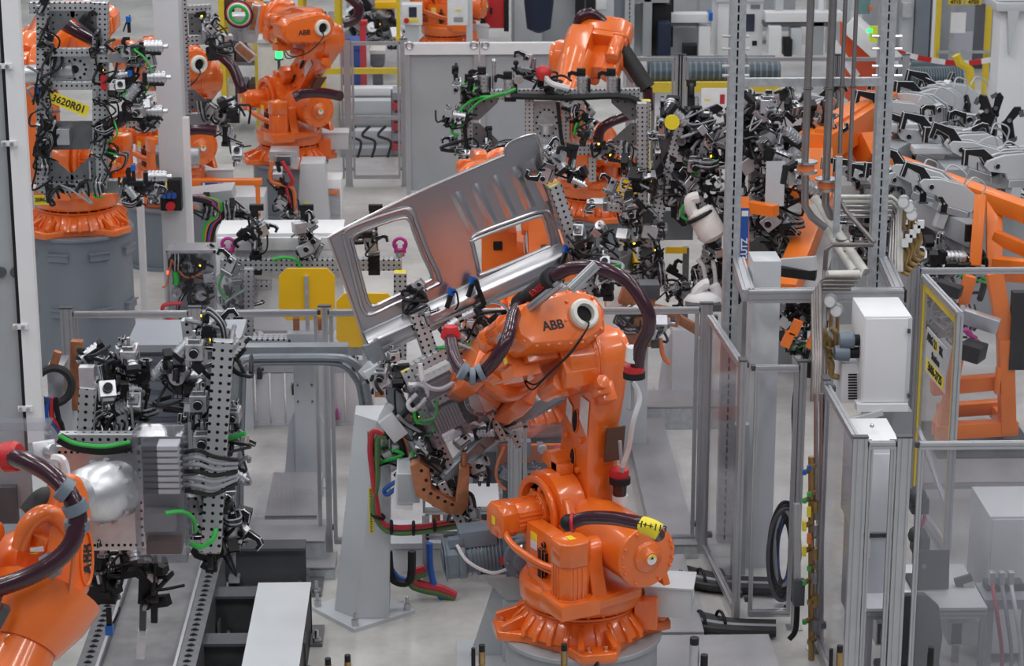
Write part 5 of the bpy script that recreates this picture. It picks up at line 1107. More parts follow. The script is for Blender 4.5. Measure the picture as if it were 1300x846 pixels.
# pale fluted fixture table behind the fence
def table_mid():
    Y = 20.3; t = thing('fixture_table', 'pale fixture table with fluted front panels behind the rounded frame', 'table', (X(390, 500, Y), Y + .4, 0))
    for i in range(9):
        x = 306 + i * 19; m = M('white'); pbox(m, x, 472, x + 17, 541, Y, .05); m.build('panel', t, bevel=.01)
    m = M('lgrey'); pbox(m, 300, 540, 480, 556, Y - .05, .5); m.build('lower_rail', t); m = M('lgrey'); pbox(m, 300, 458, 480, 474, Y, .6); m.build('upper_rail', t)
    for x in (305, 345, 430, 472): m = M('lgrey'); pbox(m, x, 556, x + 8, 585, Y, .1); m.build('leg', t)
    for x, y in ((330, 480), (374, 500), (428, 535), (450, 470)): put(t, 'lifting_eye' if y > 510 else 'junction_box', W(x, y, Y - .06), 90, 0, 0, .9)
table_mid()
def white_fixture():
    Y = 19.9; t = thing('fixture_block', 'white fixture block with perforated beam and magenta lifting eyes behind the yellow plates', 'fixture', (X(350, 420, Y), Y, 0))
    z1 = W(350, 298, Y).z; x0, x1 = X(276, 350, Y), X(436, 350, Y); m = M('white'); m.box(((x0 + x1) / 2, Y + .3, z1 - .03), (x1 - x0, .5, .06)); m.build('top_plate', t, bevel=.01)
    m = M('white'); pbox(m, 276, 302, 436, 318, Y + .02, .04); pbox(m, 276, 318, 300, 420, Y + .02, .04); pbox(m, 404, 318, 436, 420, Y + .02, .04); pbox(m, 276, 345, 436, 420, Y + .04, .03); m.build('front_plate', t, bevel=.006)
    zl = W(350, 428, Y).z; m = M('white'); m.box(((x0 + x1) / 2, Y + .3, (z1 - .1 + zl) / 2), (x1 - x0 - .2, .4, z1 - .1 - zl)); m.build('body', t)
    for xx in (x0 + .2, x1 - .2): M('lgrey').box((xx, Y + .3, zl / 2), (.10, .10, zl)).build('leg', t)
    beam(t, W(280, 335, Y - .1), W(510, 335, Y - .1), .10); beam(t, W(300, 362, Y - .1), W(345, 362, Y - .1), .08)
    for x in (290, 508): put(t, 'lifting_eye', W(x, 325, Y - .05), 0, 0, 0, 1.3)
    for x, sd in ((325, 71), (388, 72), (475, 73)):
        m = M('black'); p = W(x, 335, Y - .1); m.box(p, (.10, .10, .18)); m.cyl(p, p + V((0, 0, .5)), .035); m.box(p + V((.02, 0, .5)), (.12, .05, .05)); m.build('pillar_clamp', t); scatter(t, W(x, 325, Y - .15), W(x, 280, Y - .15), 5, .06, (.7, 1.1), ['black_clamp', 'pivot_unit', 'clamp'], 2, sd)
    cable(t, [W(345, 330, Y - .2), W(360, 327, Y - .2), W(376, 330, Y - .2), W(381, 340, Y - .2)], .016, 'cable_green')
    beam(t, W(508, 455, 19.6), W(508, 346, 19.6), .11, cap=True); beam(t, W(316, 425, 19.6), W(316, 340, 19.6), .08)
    m = M('film'); m.ball(W(300, 368, Y - .3), .22, n=12, sc=(.9, .5, 1)); m.build('plastic_wrap', t); scatter(t, W(290, 350, Y - .25), W(310, 400, Y - .25), 7, .08, (.7, 1.1), None, 5, 75); cable(t, [W(284, 345, Y - .3), W(278, 365, Y - .3), W(290, 378, Y - .3), W(315, 365, Y - .3)], .014, 'cable_green')
    scatter(t, W(430, 390, 19.5), W(500, 400, 19.5), 6, .08, (.7, 1), None, 4, 76); scatter(t, W(285, 420, 19.5), W(330, 435, 19.5), 6, .06, (.7, 1), None, 2, 77)
white_fixture()
# grey column with switch box
t = tbox('equipment_column', 'pale grey square column carrying the black switch box', 'column', (201, -40, 233, 402), 22.9, .3, 'lgrey', legs='lgrey')
m = M('white'); pbox(m, 236, 150, 244, 402, 22.9, .1); m.build('side_strip', t)
s = tbox('switch_box', 'black switch box with three blue buttons and red emergency stop', 'switch box', (203, 229, 230, 268), 22.75, .14, 'black')
for i in range(3): p = W(209 + 6 * i, 248, 22.75); M('blue').cyl(p, p - V((0, .04, 0)), .028).build('blue_button', s)
p = W(217, 261, 22.75); M('red').cyl(p, p - V((0, .06, 0)), .045).build('emergency_stop', s); M('sticker').box(W(208, 236, 22.745), (.06, .006, .03)).build('label_plate', s)
tbox('white_pillar', 'narrow white pillar between the tall drum and the grey column', 'pillar', (176, 240, 184, 400), 24.0, .12, 'white', legs='white')
def rack():
    Y = 21.4; t = thing('valve_rack', 'clear rack of valves and cables beside the grey column', 'rack', (X(243, 400, Y), Y, W(243, 402, Y).z))
    for r in ((211, 318, 275, 322), (211, 398, 275, 402)): m = M('alu'); pbox(m, *r, Y, .3); m.build('rail', t)
    for x in (211, 272): m = M('alu'); pbox(m, x, 318, x + 3, 402, Y, .05); m.build('upright', t)
    m = M('pane'); pbox(m, 212, 320, 274, 400, Y - .02, .006); m.build('pane', t); m = M('lgrey'); pbox(m, 214, 322, 272, 398, Y + .25, .02); m.build('back_plate', t)
    scatter(t, W(220, 335, Y + .1), W(268, 340, Y + .1), 9, .08, (.7, 1.1), ['junction_box', 'pivot_unit', 'sensor'], 5, 81); scatter(t, W(240, 372, Y + .1), W(268, 378, Y + .1), 7, .07, (.8, 1.2), ['gripper_cylinder', 'pivot_unit', 'junction_box'], 2, 82)
    cable(t, [W(218, 330, Y), W(212, 360, Y), W(206, 365, Y + .0)], .01, 'cable_orange'); cable(t, [W(218, 330, Y), W(235, 352, Y), W(255, 348, Y)], .01, 'cable_orange'); cable(t, [W(222, 345, Y), W(224, 355, Y), W(223, 362, Y)], .03, 'cable_green'); cable(t, [W(230, 385, Y - .1), W(208, 388, Y - .2), W(210, 402, Y - .2), W(230, 410, Y - .2)], .02, 'hose_red')
    q0 = W(243, 400, Y); M('lgrey').box((q0.x, Y + .2, q0.z / 2), (.3, .1, q0.z)).build('stand', t); m = M('led_red'); m.box(W(214, 346, Y), (.03, .01, .03)); m.build('indicator', t)
rack()
def gun_rear():
    b = G(400, 305, 0); Y = b.y; t = thing('gun_stand', 'pale tapered stand with copper weld gun in front of the robot by the signal lamp', 'stand', (b.x, Y, 0)); z1 = W(400, 203, Y).z
    m = M('lgrey'); x0 = b.x; P = []
    for w, z in ((.42, 0), (.28, z1)): P += [(x0 - w / 2, Y - .2, z), (x0 + w / 2, Y - .2, z), (x0 + w / 2, Y + .2, z), (x0 - w / 2, Y + .2, z)]
    m.add(P, [(3, 2, 1, 0), (4, 5, 6, 7), (0, 1, 5, 4), (1, 2, 6, 5), (2, 3, 7, 6), (3, 0, 4, 7)]); m.build('column', t, bevel=.01); m = M('sticker'); pbox(m, 387, 256, 390, 298, Y - .23, .01); m.build('warning_strip', t)
    m = M('cast_alu', 'copper', 'dgrey'); pbox(m, 342, 192, 378, 215, Y - .4, .3, 'cast_alu'); pbox(m, 350, 198, 370, 212, Y - .45, .1, 'dgrey'); m.build('gun_body', t, bevel=.01); m = M('copper'); pbox(m, 355, 215, 362, 262, Y - .35, .1); m.bar(W(348, 215, Y - .35), W(358, 240, Y - .35), .1, .1); m.build('copper_arm', t, bevel=.01)
    for k in range(3): cable(t, [W(346 + 6 * k, 205, Y - .5), W(344 + 14 * k, 230, Y - .5), W(372 - 4 * k, 240, Y - .45), W(372 + 3 * k, 280, Y - .3)], .025, ('cable_orange', 'black', 'hose_red')[k])
    scatter(t, W(345, 225, Y - .4), W(375, 280, Y - .3), 8, .08, (.9, 1.3), ['pivot_unit', 'junction_box', 'sensor'], 4, 85)
gun_rear()
tbox('control_cabinet', 'small white control cabinet with clear door behind the gun stand', 'cabinet', (414, 228, 434, 292), 27.2, .4, 'white', (('door', (415, 240, 432, 286), -.02, .02, 'clear'), ('terminal_strip', (418, 242, 430, 247), -.04, .02, 'cable_orange')))
# orange column behind panel window
def orange_col():
    t = tbox('orange_post', 'orange box post with black knob seen through the panel window', 'post', (612, 296, 656, 480), 19.9, .3, 'fixture_orange'); p = W(632, 312, 19.9); M('black').box(p, (.08, .03, .08)).build('knob', t, bevel=.01)
    r = thing('orange_drum', 'wide orange drum behind the panel window beside the orange box post', 'drum', W(690, 520, 20.6)); c = W(690, 300, 20.6); zb = 0
    M('fixture_orange').lathe([(0, .40), (c.z - .5, .40), (c.z - .45, .36), (c.z - .1, .36), (c.z, .30), (c.z, 0)], (c.x, 20.6, 0), (0, 0, 1), 32).build('drum', r)
orange_col()
# service table and low cabinets behind the gun stand
def low_unit():
    Y = 16.45; t = thing('profile_table', 'aluminium profile table with pneumatic parts behind the copper weld arm', 'table', (X(585, 720, Y), Y, 0))
    x0, x1 = X(540, 650, Y), X(634, 650, Y); z1 = W(585, 648, Y).z
    for x in (x0, x1):
        for y in (Y, Y + .45): M('alu').profile((x, y, 0), (x, y, z1 - .03), .05, .05).build('leg', t)
    for y in (Y, Y + .45): M('alu').profile((x0, y, z1), (x1, y, z1), .05, .05).build('rail', t); 
    M('alu').profile((x0, Y, z1 - .2), (x1, Y, z1 - .2), .05, .05).build('rail', t); m = M('lgrey'); m.box(((x0 + x1) / 2, Y + .22, z1 + .03), (x1 - x0, .5, .015)); m.build('top', t)
    for k, (x, mt) in enumerate(((548, 'cable_orange'), (562, 'lgrey'), (575, 'dgrey'), (592, 'dgrey'), (610, 'dgrey'))): m = M(mt); pbox(m, x, 652, x + 11, 664, Y + .05, .12); m.build('valve_module', t)
    c = tbox('low_cabinet', 'low white cabinet behind the profile table near the front robot', 'cabinet', (496, 698, 632, 748), 16.75, .4, 'white'); m = M('lgrey'); pbox(m, 496, 690, 632, 697, 16.7, .5); m.build('top_rail', c)
    tbox('grey_plate_box', 'small brown-grey plate box hanging beside the gear motor', 'box', (563, 688, 596, 706), 16.3, .12, 'dark_steel')
    cb = thing('hose_pair', 'red and green hose pair with blue line looping on the floor behind the gun stand', 'hose', G(560, 755)); Yh = 16.2
    for k, (mt, dy) in enumerate((('hose_red', 0), ('hose_green', 5))): M(mt).tube([W(540, 722 + dy, Yh), W(526, 728 + dy, Yh), W(524, 738 + dy, Yh), W(540, 744 + dy, Yh), W(560, 748 + dy, Yh), W(578, 757 + dy * .5, Yh)], .035, n=8).build('hose', cb)
    M('cable_blue').tube([W(545, 690, Yh), W(546, 720, Yh), W(552, 745, Yh), W(562, 760, Yh)], .025, n=8).build('hose', cb); M('cable_blue').tube([W(494, 720, Yh), W(505, 734, Yh), W(524, 738, Yh)], .025, n=8).build('hose', cb); M('cable_white').tube([W(494, 726, Yh), W(505, 738, Yh), W(524, 741, Yh)], .025, n=8).build('hose', cb)
low_unit()
def clear_box():
    Y = 17.7; t = thing('valve_enclosure', 'clear plastic valve enclosure with gauges behind the front robot', 'enclosure', W(676, 640, Y)); m = M('clear')
    pbox(m, 636, 556, 716, 640, Y, .006); pbox(m, 636, 553, 716, 556, Y, .3); pbox(m, 634, 553, 636, 640, Y, .3); m.build('clear_cover', t); m = M('dgrey'); pbox(m, 638, 600, 714, 640, Y + .3, .02); m.build('back_plate', t); m = M('fixture_orange'); pbox(m, 625, 566, 716, 588, Y + .32, .05); m.build('orange_rail', t)
    for r, mt in (((660, 562, 674, 580), 'cable_grey'), ((682, 566, 690, 574), 'cast_alu'), ((704, 570, 716, 580), 'hose_red'), ((650, 566, 656, 580), 'white')): m = M(mt); pbox(m, *r, Y + .1, .1); m.build('module', t)
    p = W(689, 570, Y + .1); M('paper').cyl(p, p - V((0, .03, 0)), .035).build('gauge', t); cable(t, [W(652, 580, Y + .1), W(656, 595, Y + .1), W(650, 602, Y + .1)], .015, 'cable_green'); cable(t, [W(640, 568, Y), W(630, 595, Y), W(632, 612, Y), W(642, 622, Y)], .012, 'cable_orange'); scatter(t, W(645, 610, Y + .15), W(710, 625, Y + .15), 10, .06, (.6, .9), ['junction_box', 'pivot_unit', 'sensor'], 5, 87)
    m = M('dgrey', 'alu'); b = W(676, 640, Y); m.box((b.x, Y + .15, b.z / 2), (.46, .3, b.z)); m.build('stand', t)
    tbox('grey_block_stack', 'stack of grey machine blocks beside the clear valve enclosure', 'machine block', (595, 555, 632, 645), 18.0, .4, 'mgrey', (('orange_cap', (618, 540, 646, 560), -.1, .3, 'fixture_orange'), ('dark_face', (600, 575, 630, 620), -.02, .02, 'dgrey')))
clear_box()
# ------------------------------------------------------------------ dark hanging gripper in the middle right
def dark_gripper():
    Y = 21.6; t = thing('gripper_frame', 'dark cluttered gripper with black clamps hanging between the two slotted posts and the panel', 'gripper', W(840, 300, Y)); w = lambda x, y, d=0: W(x, y, Y + d)
    for a, b, ww in (((862, 160), (842, 240), .09), ((842, 240), (815, 355), .11), ((818, 356), (752, 340), .09), ((895, 180), (880, 235), .08), ((905, 300), (880, 385), .10), ((815, 130), (815, 255), .09), ((880, 235), (905, 300), .10), ((770, 262), (830, 268), .08)): beam(t, w(*a), w(*b), ww)
    m = M('dark_steel'); m.bar(w(868, 150, .1), w(858, 260, .1), .5, .12); m.build('spine_plate', t, bevel=.01); m = M('mgrey'); pbox(m, 832, 268, 880, 305, Y + .3, .2); m.build('console', t); m = M('dark_steel'); pbox(m, 830, 215, 850, 262, Y + .1, .3); m.build('spine_plate', t)
    sc = lambda a, b, n, sd, cb, s=(.8, 1.3), kd=None, sp=.10: scatter(t, w(*a), w(*b), n, sp, s, kd, cb, sd)
    DK = ['black_clamp', 'black_clamp', 'clamp', 'pivot_unit', 'junction_box', 'sensor', 'gripper_cylinder', 'swing_clamp']
    sc((850, 145), (930, 165), 14, 91, 8, kd=DK); sc((840, 175), (900, 215), 16, 92, 10, kd=DK); sc((830, 220), (880, 260), 14, 93, 10, kd=DK); sc((780, 255), (830, 290), 14, 94, 8, (.7, 1.1)); sc((760, 300), (800, 310), 7, 95, 4, (.7, 1.1)); sc((900, 220), (935, 290), 12, 96, 8, kd=DK); sc((890, 310), (930, 370), 12, 97, 8, kd=DK); sc((820, 350), (880, 375), 12, 98, 8, (.7, 1.1)); sc((830, 290), (815, 350), 6, 99, 8); sc((800, 220), (830, 240), 6, 100, 5); sc((890, 175), (930, 200), 10, 101, 6, kd=DK)
    p = w(853, 155, -.25); M('sticker').cyl(p, p - V((0, .02, 0)), .07).build('yellow_disc', t)
    cable(t, [w(885, 330, -.2), w(893, 340, -.2), w(896, 370, -.2), w(886, 385, -.2)], .02, 'cable_white'); cable(t, [w(905, 330, -.2), w(908, 360, -.2), w(898, 380, -.2)], .02, 'cable_white'); cable(t, [w(868, 260, -.2), w(866, 275, -.2), w(885, 285, -.2)], .015, 'cable_green')
    g = thing('wrapped_gun', 'weld gun tip wrapped in white cloth with a bent pale hose', 'gun', w(895, 290, -.3)); M('fabric').lathe([(-.15, .10), (-.12, .13), (.05, .135), (.14, .12), (.17, .07), (.18, 0)], w(897, 284, -.3), (.45, -.2, -.8), 14).build('cloth_wrap', g); M('fabric').tube([w(887, 250, -.3), w(876, 254, -.3), w(878, 268, -.3), w(888, 278, -.3)], .055, n=10).build('hose', g); M('black').torus(w(889, 275, -.3), (.45, -.2, -.8), .12, .02).build('hose_clip', g)
    c = thing('cast_base', 'white cast arm base at the foot of the dark gripper', 'cast base', w(893, 392, -.5)); m = M('white'); m.ball(w(893, 384, -.5), .16, n=14, sc=(1.2, .8, .7)); m.tube([w(880, 392, -.5), w(884, 372, -.5), w(893, 362, -.5), w(900, 360, -.5)], .05, n=10); m.tube([w(906, 392, -.5), w(910, 372, -.5), w(906, 362, -.5)], .05, n=10); m.build('casting', c); m = M('dgrey'); pbox(m, 872, 388, 916, 396, Y - .7, .5); m.build('foot', c)
    for lab, pts, yy in (('bent yellow guard plate left of the dark gripper', [(776, 248), (794, 226), (824, 232), (812, 250), (800, 246), (790, 252)], 23.2), ('yellow guard plate behind the middle of the dark gripper', [(868, 258), (902, 262), (900, 275), (858, 278), (840, 270), (846, 262)], 23.0), ('small yellow guard plate low behind the dark gripper', [(845, 314), (872, 314), (872, 322), (845, 322)], 22.6)):
        P = [W(x, y, yy) for x, y in pts]; k = len(P); gp = thing('guard_plate', lab, 'guard plate', (P[1].x, P[1].y, 0), 'yellow guard plates'); q = M('yellow').add(P + [p + V((0, .04, -.01)) for p in P], [tuple(range(k)), tuple(range(k, 2 * k))[::-1]] + [(i, (i + 1) % k, k + (i + 1) % k, k + i) for i in range(k)]).build('plate', gp, flat=True); cp = P[1]; M('dark_steel').box((cp.x, cp.y + .08, cp.z / 2 - .02), (.06, .06, cp.z)).build('post', gp)
    tbox('yellow_case', 'yellow-framed grey box on the floor left of the dark gripper', 'box', (806, 331, 832, 352), 25.3, .4, 'yellow', (('lid', (808, 329, 830, 333), .05, .3, 'mgrey'),))
    # copper guns under the dark gripper
    g = thing('weld_gun', 'copper weld gun with white box body just beyond the hose arch of the front robot', 'weld gun', W(800, 420, 19.2)); m = M('white'); pbox(m, 770, 358, 800, 400, 19.4, .3); m.build('gun_body', g, bevel=.01); m = M('copper'); m.bar(W(788, 372, 19.2), W(830, 385, 19.2), .14, .16); m.bar(W(800, 392, 19.2), W(862, 404, 19.2), .14, .14); m.bar(W(860, 404, 19.2), W(890, 422, 19.2), .08, .08); m.bar(W(806, 400, 19.2), W(812, 440, 19.2), .2, .16); m.build('copper_arm', g, bevel=.012); m = M('dgrey'); pbox(m, 812, 362, 838, 380, 19.1, .2); m.build('servo', g, bevel=.01); scatter(g, W(790, 395, 19.1), W(840, 425, 19.1), 9, .08, (.7, 1), ['pivot_unit', 'junction_box', 'gripper_cylinder'], 4, 103); cable(g, [W(838, 430, 19.1), W(842, 452, 19.1), W(850, 462, 19.1)], .02, 'cable_orange')
    m = M('lgrey'); b = W(800, 440, 19.4); m.box((b.x, 19.5, b.z / 2), (.3, .3, b.z)); m.build('stand', g)
dark_gripper()
# ------------------------------------------------------------------ right: slotted posts, pipe frame, pipes
def slotted_post(par, x, Y, z0, z1, w=.115):
    m = M('galv', 'hole'); m.box((x - w * .275, Y, (z0 + z1) / 2), (w * .43, .05, z1 - z0)); m.box((x + w * .275, Y, (z0 + z1) / 2), (w * .43, .05, z1 - z0)); m.box((x, Y + .03, (z0 + z1) / 2), (w, .03, z1 - z0), 'hole'); z = z0
    m.box((x - w * .45, Y + .045, (z0 + z1) / 2), (.012, .09, z1 - z0)); m.box((x + w * .45, Y + .045, (z0 + z1) / 2), (.012, .09, z1 - z0))
    while z < z1: m.box((x, Y + .001, z + .008), (w * .16, .048, .016)); z += .066
    return m.build('slotted_post', par)
def pipe_frame():
    Yp = 17.3; zf = W(1116, 332, Yp).z; xa = X(928, 360, Yp); xb = X(1113, 350, Yp); t = thing('pipe_rack', 'galvanised frame with two tall slotted posts carrying the pipes', 'frame', ((xa + xb) / 2, Yp, 0))
    for x in (xa, xb): slotted_post(t, x, Yp, 0, 5.2)
    Yf = 16.35; xA = X(950, 378, Yf); xB = X(1150, 375, Yf)
    for a, b in (((xa + .05, Yp, zf), (xA, Yf, zf)), ((xb + .05, Yp, zf), (xB - .05, Yf + .05, zf))): M('alu').profile(a, b, .09, .09).build('side_beam', t)
    M('alu').profile((xA, Yf, zf), (xB - .02, Yf, zf), .09, .09).build('front_beam', t); M('black').box((xB - .01, Yf, zf), (.012, .095, .095)).build('end_cap', t)
    for px in (934, 1126):
        for y in (46, 62, 84, 96):
            for s in (-14, 14): p = W(px + s * (.85 if px < 1000 else 1), y, Yp); M('steel').cyl(p - V((.03, 0, 0)), p + V((.03, 0, 0)), .012, n=6).build('bolt', t)
    z = W(1040, 107, Yp - .2).z; M('galv').box(((X(945, 107, 17.2) + X(1118, 107, 17.2)) / 2, 17.2, z), (X(1118, 107, 17.2) - X(945, 107, 17.2), .05, .06)).build('strut', t)
    x = X(1062, 280, 17.0); M('galv').box((x, 17.0, 2.2), (.045, .045, 1.9)).build('upright', t)
    b2 = thing('top_rail', 'pale rail under the front beam of the pipe frame', 'rail', (xA, Yf - .3, 2.0)) if False else None
pipe_frame()
def pipes():
    Y = 17.0; G_ = 'stainless pipes on the pipe frame'
    def pipe(label, pts, r, mt='stainless', fl=(), brk=()):
        t = thing('pipe_run', label, 'pipe', pts[-1], G_); M(mt).tube(pts, r, n=12, k=1).build('pipe', t)
        for p in fl:
            M('steel').cyl(p + V((0, 0, .03)), p + V((0, 0, .045)), .085, n=20).build('flange', t); M('cable_orange').cyl(p - V((0, 0, .025)), p + V((0, 0, .03)), .065, n=18).build('gasket_ring', t); M('steel').cyl(p - V((0, 0, .045)), p - V((0, 0, .025)), .085, n=20).build('flange', t)
        for p in brk: M('dgrey').torus(p, (0, 0, 1), r + .005, .007, n=14, k=5).build('pipe_clamp', t)
        return t
    w = lambda x, y, d=0.: W(x, y, Y + d)
    def joint(t, x, y, d, r):
        M('stainless').ball(w(x, y, d), r * 1.12, n=10).build('elbow', t)
    t = pipe('thick stainless pipe with orange flange and black lever valve', [V((w(1023, 190).x, Y, 5.2)), w(1022, 200), w(1022, 262), w(1030, 275), w(1048, 290)], .028, fl=[w(1023, 212)], brk=[w(1026, 112)])
    m = M('black', 'red'); m.bar(w(1010, 206, -.1), w(996, 214, -.2), .04, .03); m.bar(w(998, 210, -.2), w(994, 234, -.22), .035, .03); m.build('lever', t)
    pipe('second thick stainless pipe with orange flange between its neighbours', [V((w(1051, 180, .1).x, Y + .1, 5.2)), w(1050, 190, .1), w(1048, 260, .1), w(1058, 282, .1)], .03, fl=[w(1049, 234, .1)], brk=[w(1052, 112, .1)])
    pipe('thin stainless pipe beside the second thick pipe', [V((w(1069, 110, .1).x, Y + .1, 5.2)), w(1069, 110, .1), w(1066, 195, .1)], .016, brk=[w(1069, 110, .1)]); pipe('thin stainless pipe next to the slotted post', [V((w(1083, 110, .1).x, Y + .1, 5.2)), w(1083, 110, .1), w(1078, 230, .1)], .016, brk=[w(1083, 110, .1)])
    pipe('thick pale sloping pipe with black clamps', [w(1034, 252, .3), w(1044, 268, .2), w(1098, 346, -.3), w(1090, 349, -.35), w(1050, 350, -.4)], .038, 'beige', (), [w(1069, 304, -.05), w(1076, 318, -.1)]); pipe('second pale sloping pipe under the first', [w(1030, 262, .25), w(1050, 290, .1), w(1085, 345, -.25)], .036, 'beige'); pipe('thin pale pipe zigzagging above the sloping pipes', [w(1062, 247, .1), w(1074, 268, 0), w(1110, 308, -.2), w(1108, 311, -.2), w(1056, 311, -.3), w(1049, 318, -.3), w(1047, 345, -.3), w(1046, 490, -1.6)], .018, 'pipe_dark')
    for i in range(5):
        y = 250 + i * 6; pipe(('topmost', 'second from top', 'middle', 'fourth from top', 'lowest')[i] + ' slim level pipe of the stack of five behind the slotted post', [w(1058 + 3 * (i % 3), y, .4), w(1132, y, .4), w(1138 - 3 * i + 6, y + 10, .4), w(1138 - 4 * i + 6, 345, .2)], .017, 'beige' if i < 2 else 'stainless')
    for i in range(4):
        y = 352 + i * 5; pipe(('top', 'second', 'third', 'lowest')[i] + ' stainless return pipe of the four elbows dropping behind the front beam', [w(1092 - 4 * i, y, -.9), w(1048 - 2 * i, y, -.9), w(1041 - 3 * i, y + 8, -.9), w(1042 - 3 * i, 460, -1.5), w(1040 - 3 * i, 510, -1.6)], .016, 'pipe_dark')
    # gauges
    for i, (x, y, lab) in enumerate(((1156, 262, 'round pressure gauge on the pipes, upper of the three right of the slotted post'), (1160, 272, 'round pressure gauge on the pipes, largest of the three right of the slotted post'), (1149, 256, 'round pressure gauge on the pipes, rearmost of the three right of the slotted post'), (1064, 394, 'round pressure gauge above the white cabinet'), (1056, 382, 'round pressure gauge behind the one above the white cabinet'))):
        d = .3 if x > 1100 else -1.0; t = thing('pressure_gauge', lab, 'gauge', w(x, y + 16, d), 'pressure gauges'); p = w(x, y, d); M('cast_alu').cyl(p + V((0, .04, 0)), p - V((.02, .03, 0)), .045, n=18).build('case', t); M('paper').cyl(p - V((.02, .03, 0)), p - V((.021, .033, 0)), .038, n=18).build('dial', t); M('brass').cyl(p, p - V((0, 0, .22)), .014, n=8).build('stem', t)
    v = thing('valve_manifold', 'brass valve manifold right of the slotted post', 'valves', w(1155, 320, .3))
    for i in range(5): p = w(1142 + 5 * i, 310 - 6 * i, .3); M('brass').tube([p, p + V((.04, 0, -.1)), p + V((.02, 0, -.2)), p + V((.08, 0, -.24))], .022, n=8).build('valve', v); M('white').box(p + V((.03, -.05, .02)), (.05, .03, .06)).build('handle', v)
    v = thing('valve_manifold', 'brass valve manifold with grey actuators beside the fan unit', 'valves', w(1060, 450, -1.2))
    for i, (x, y) in enumerate(((1048, 425), (1054, 435), (1062, 425), (1050, 450), (1056, 462))): p = w(x, y, -1.2); M('brass').tube([p + V((-.04, 0, .05)), p, p + V((.0, 0, -.08)), p + V((.05, 0, -.1))], .022, n=8).build('valve', v)
    for x, y in ((1080, 432), (1074, 448)): p = w(x, y, -1.3); m = M('motor_grey', 'black'); m.lathe([(0, .05), (.06, .06), (.1, .06), (.1, .04)], p - V((.08, 0, 0)), (1, 0, 0), 16); m.cyl(p, p + V((.09, 0, 0)), .04, m='black'); m.build('actuator', v)
pipes()
# cabinets
t = tbox('control_cabinet', 'tall white control cabinet on a pale bracket, at the pipe frame', 'cabinet', (1095, 402, 1155, 512), 15.55, .5, 'white', (('door', (1097, 405, 1151, 511), -.012, .012, 'white'), ('side_panel', (1151, 404, 1156, 511), -.015, .5, 'lgrey')))
for x, y in ((1154, 418), (1154, 500)): M('dgrey').cyl(W(x, y, 15.52), W(x, y + 5, 15.52), .012, n=8).build('hinge', t)
m = M('white'); pbox(m, 1088, 514, 1153, 523, 15.5, .12); m.build('bracket_beam', t); m = M('lgrey'); m.bar(W(1076, 536, 15.5), W(1120, 523, 15.5), .05, .04); m.build('brace', t); m = M('mgrey'); pbox(m, 1112, 523, 1150, 845, 15.8, .2); m.build('back_post', t)
t = tbox('fan_unit', 'small white fan unit with slotted grille beside the tall white cabinet', 'fan unit', (1068, 462, 1090, 512), 15.7, .3, 'white')
for i in range(10): m = M('hole'); pbox(m, 1077, 475 + 3.4 * i, 1088, 476.8 + 3.4 * i, 15.695, .004); m.build('vent_slot', t)
t = tbox('control_cabinet', 'lower white control cabinet behind the narrow fence gate', 'cabinet', (1085, 562, 1140, 678), 14.5, .5, 'white', (('door', (1087, 577, 1138, 676), -.012, .012, 'white'), ('gap_strip', (1085, 679, 1140, 682), -.01, .3, 'black')))
m = M('lgrey'); pbox(m, 1085, 683, 1140, 800, 14.5, .5); m.build('plinth', t, bevel=.006); m = M('paper'); pbox(m, 1099, 686, 1105, 709, 14.48, .006); m.build('paper_label', t)
m = M('steel'); p = W(1107, 541, 14.7); m.ball(p, .015); m.build('lifting_lug', t)
tbox('duct_column', 'pale grey-green square duct standing under the pipe frame', 'duct', (950, 332, 985, 760), 16.75, .3, 'lgrey')
tbox('duct_column', 'dark narrow duct beside the pale grey-green duct', 'duct', (930, 540, 948, 780), 16.6, .08, 'mgrey')
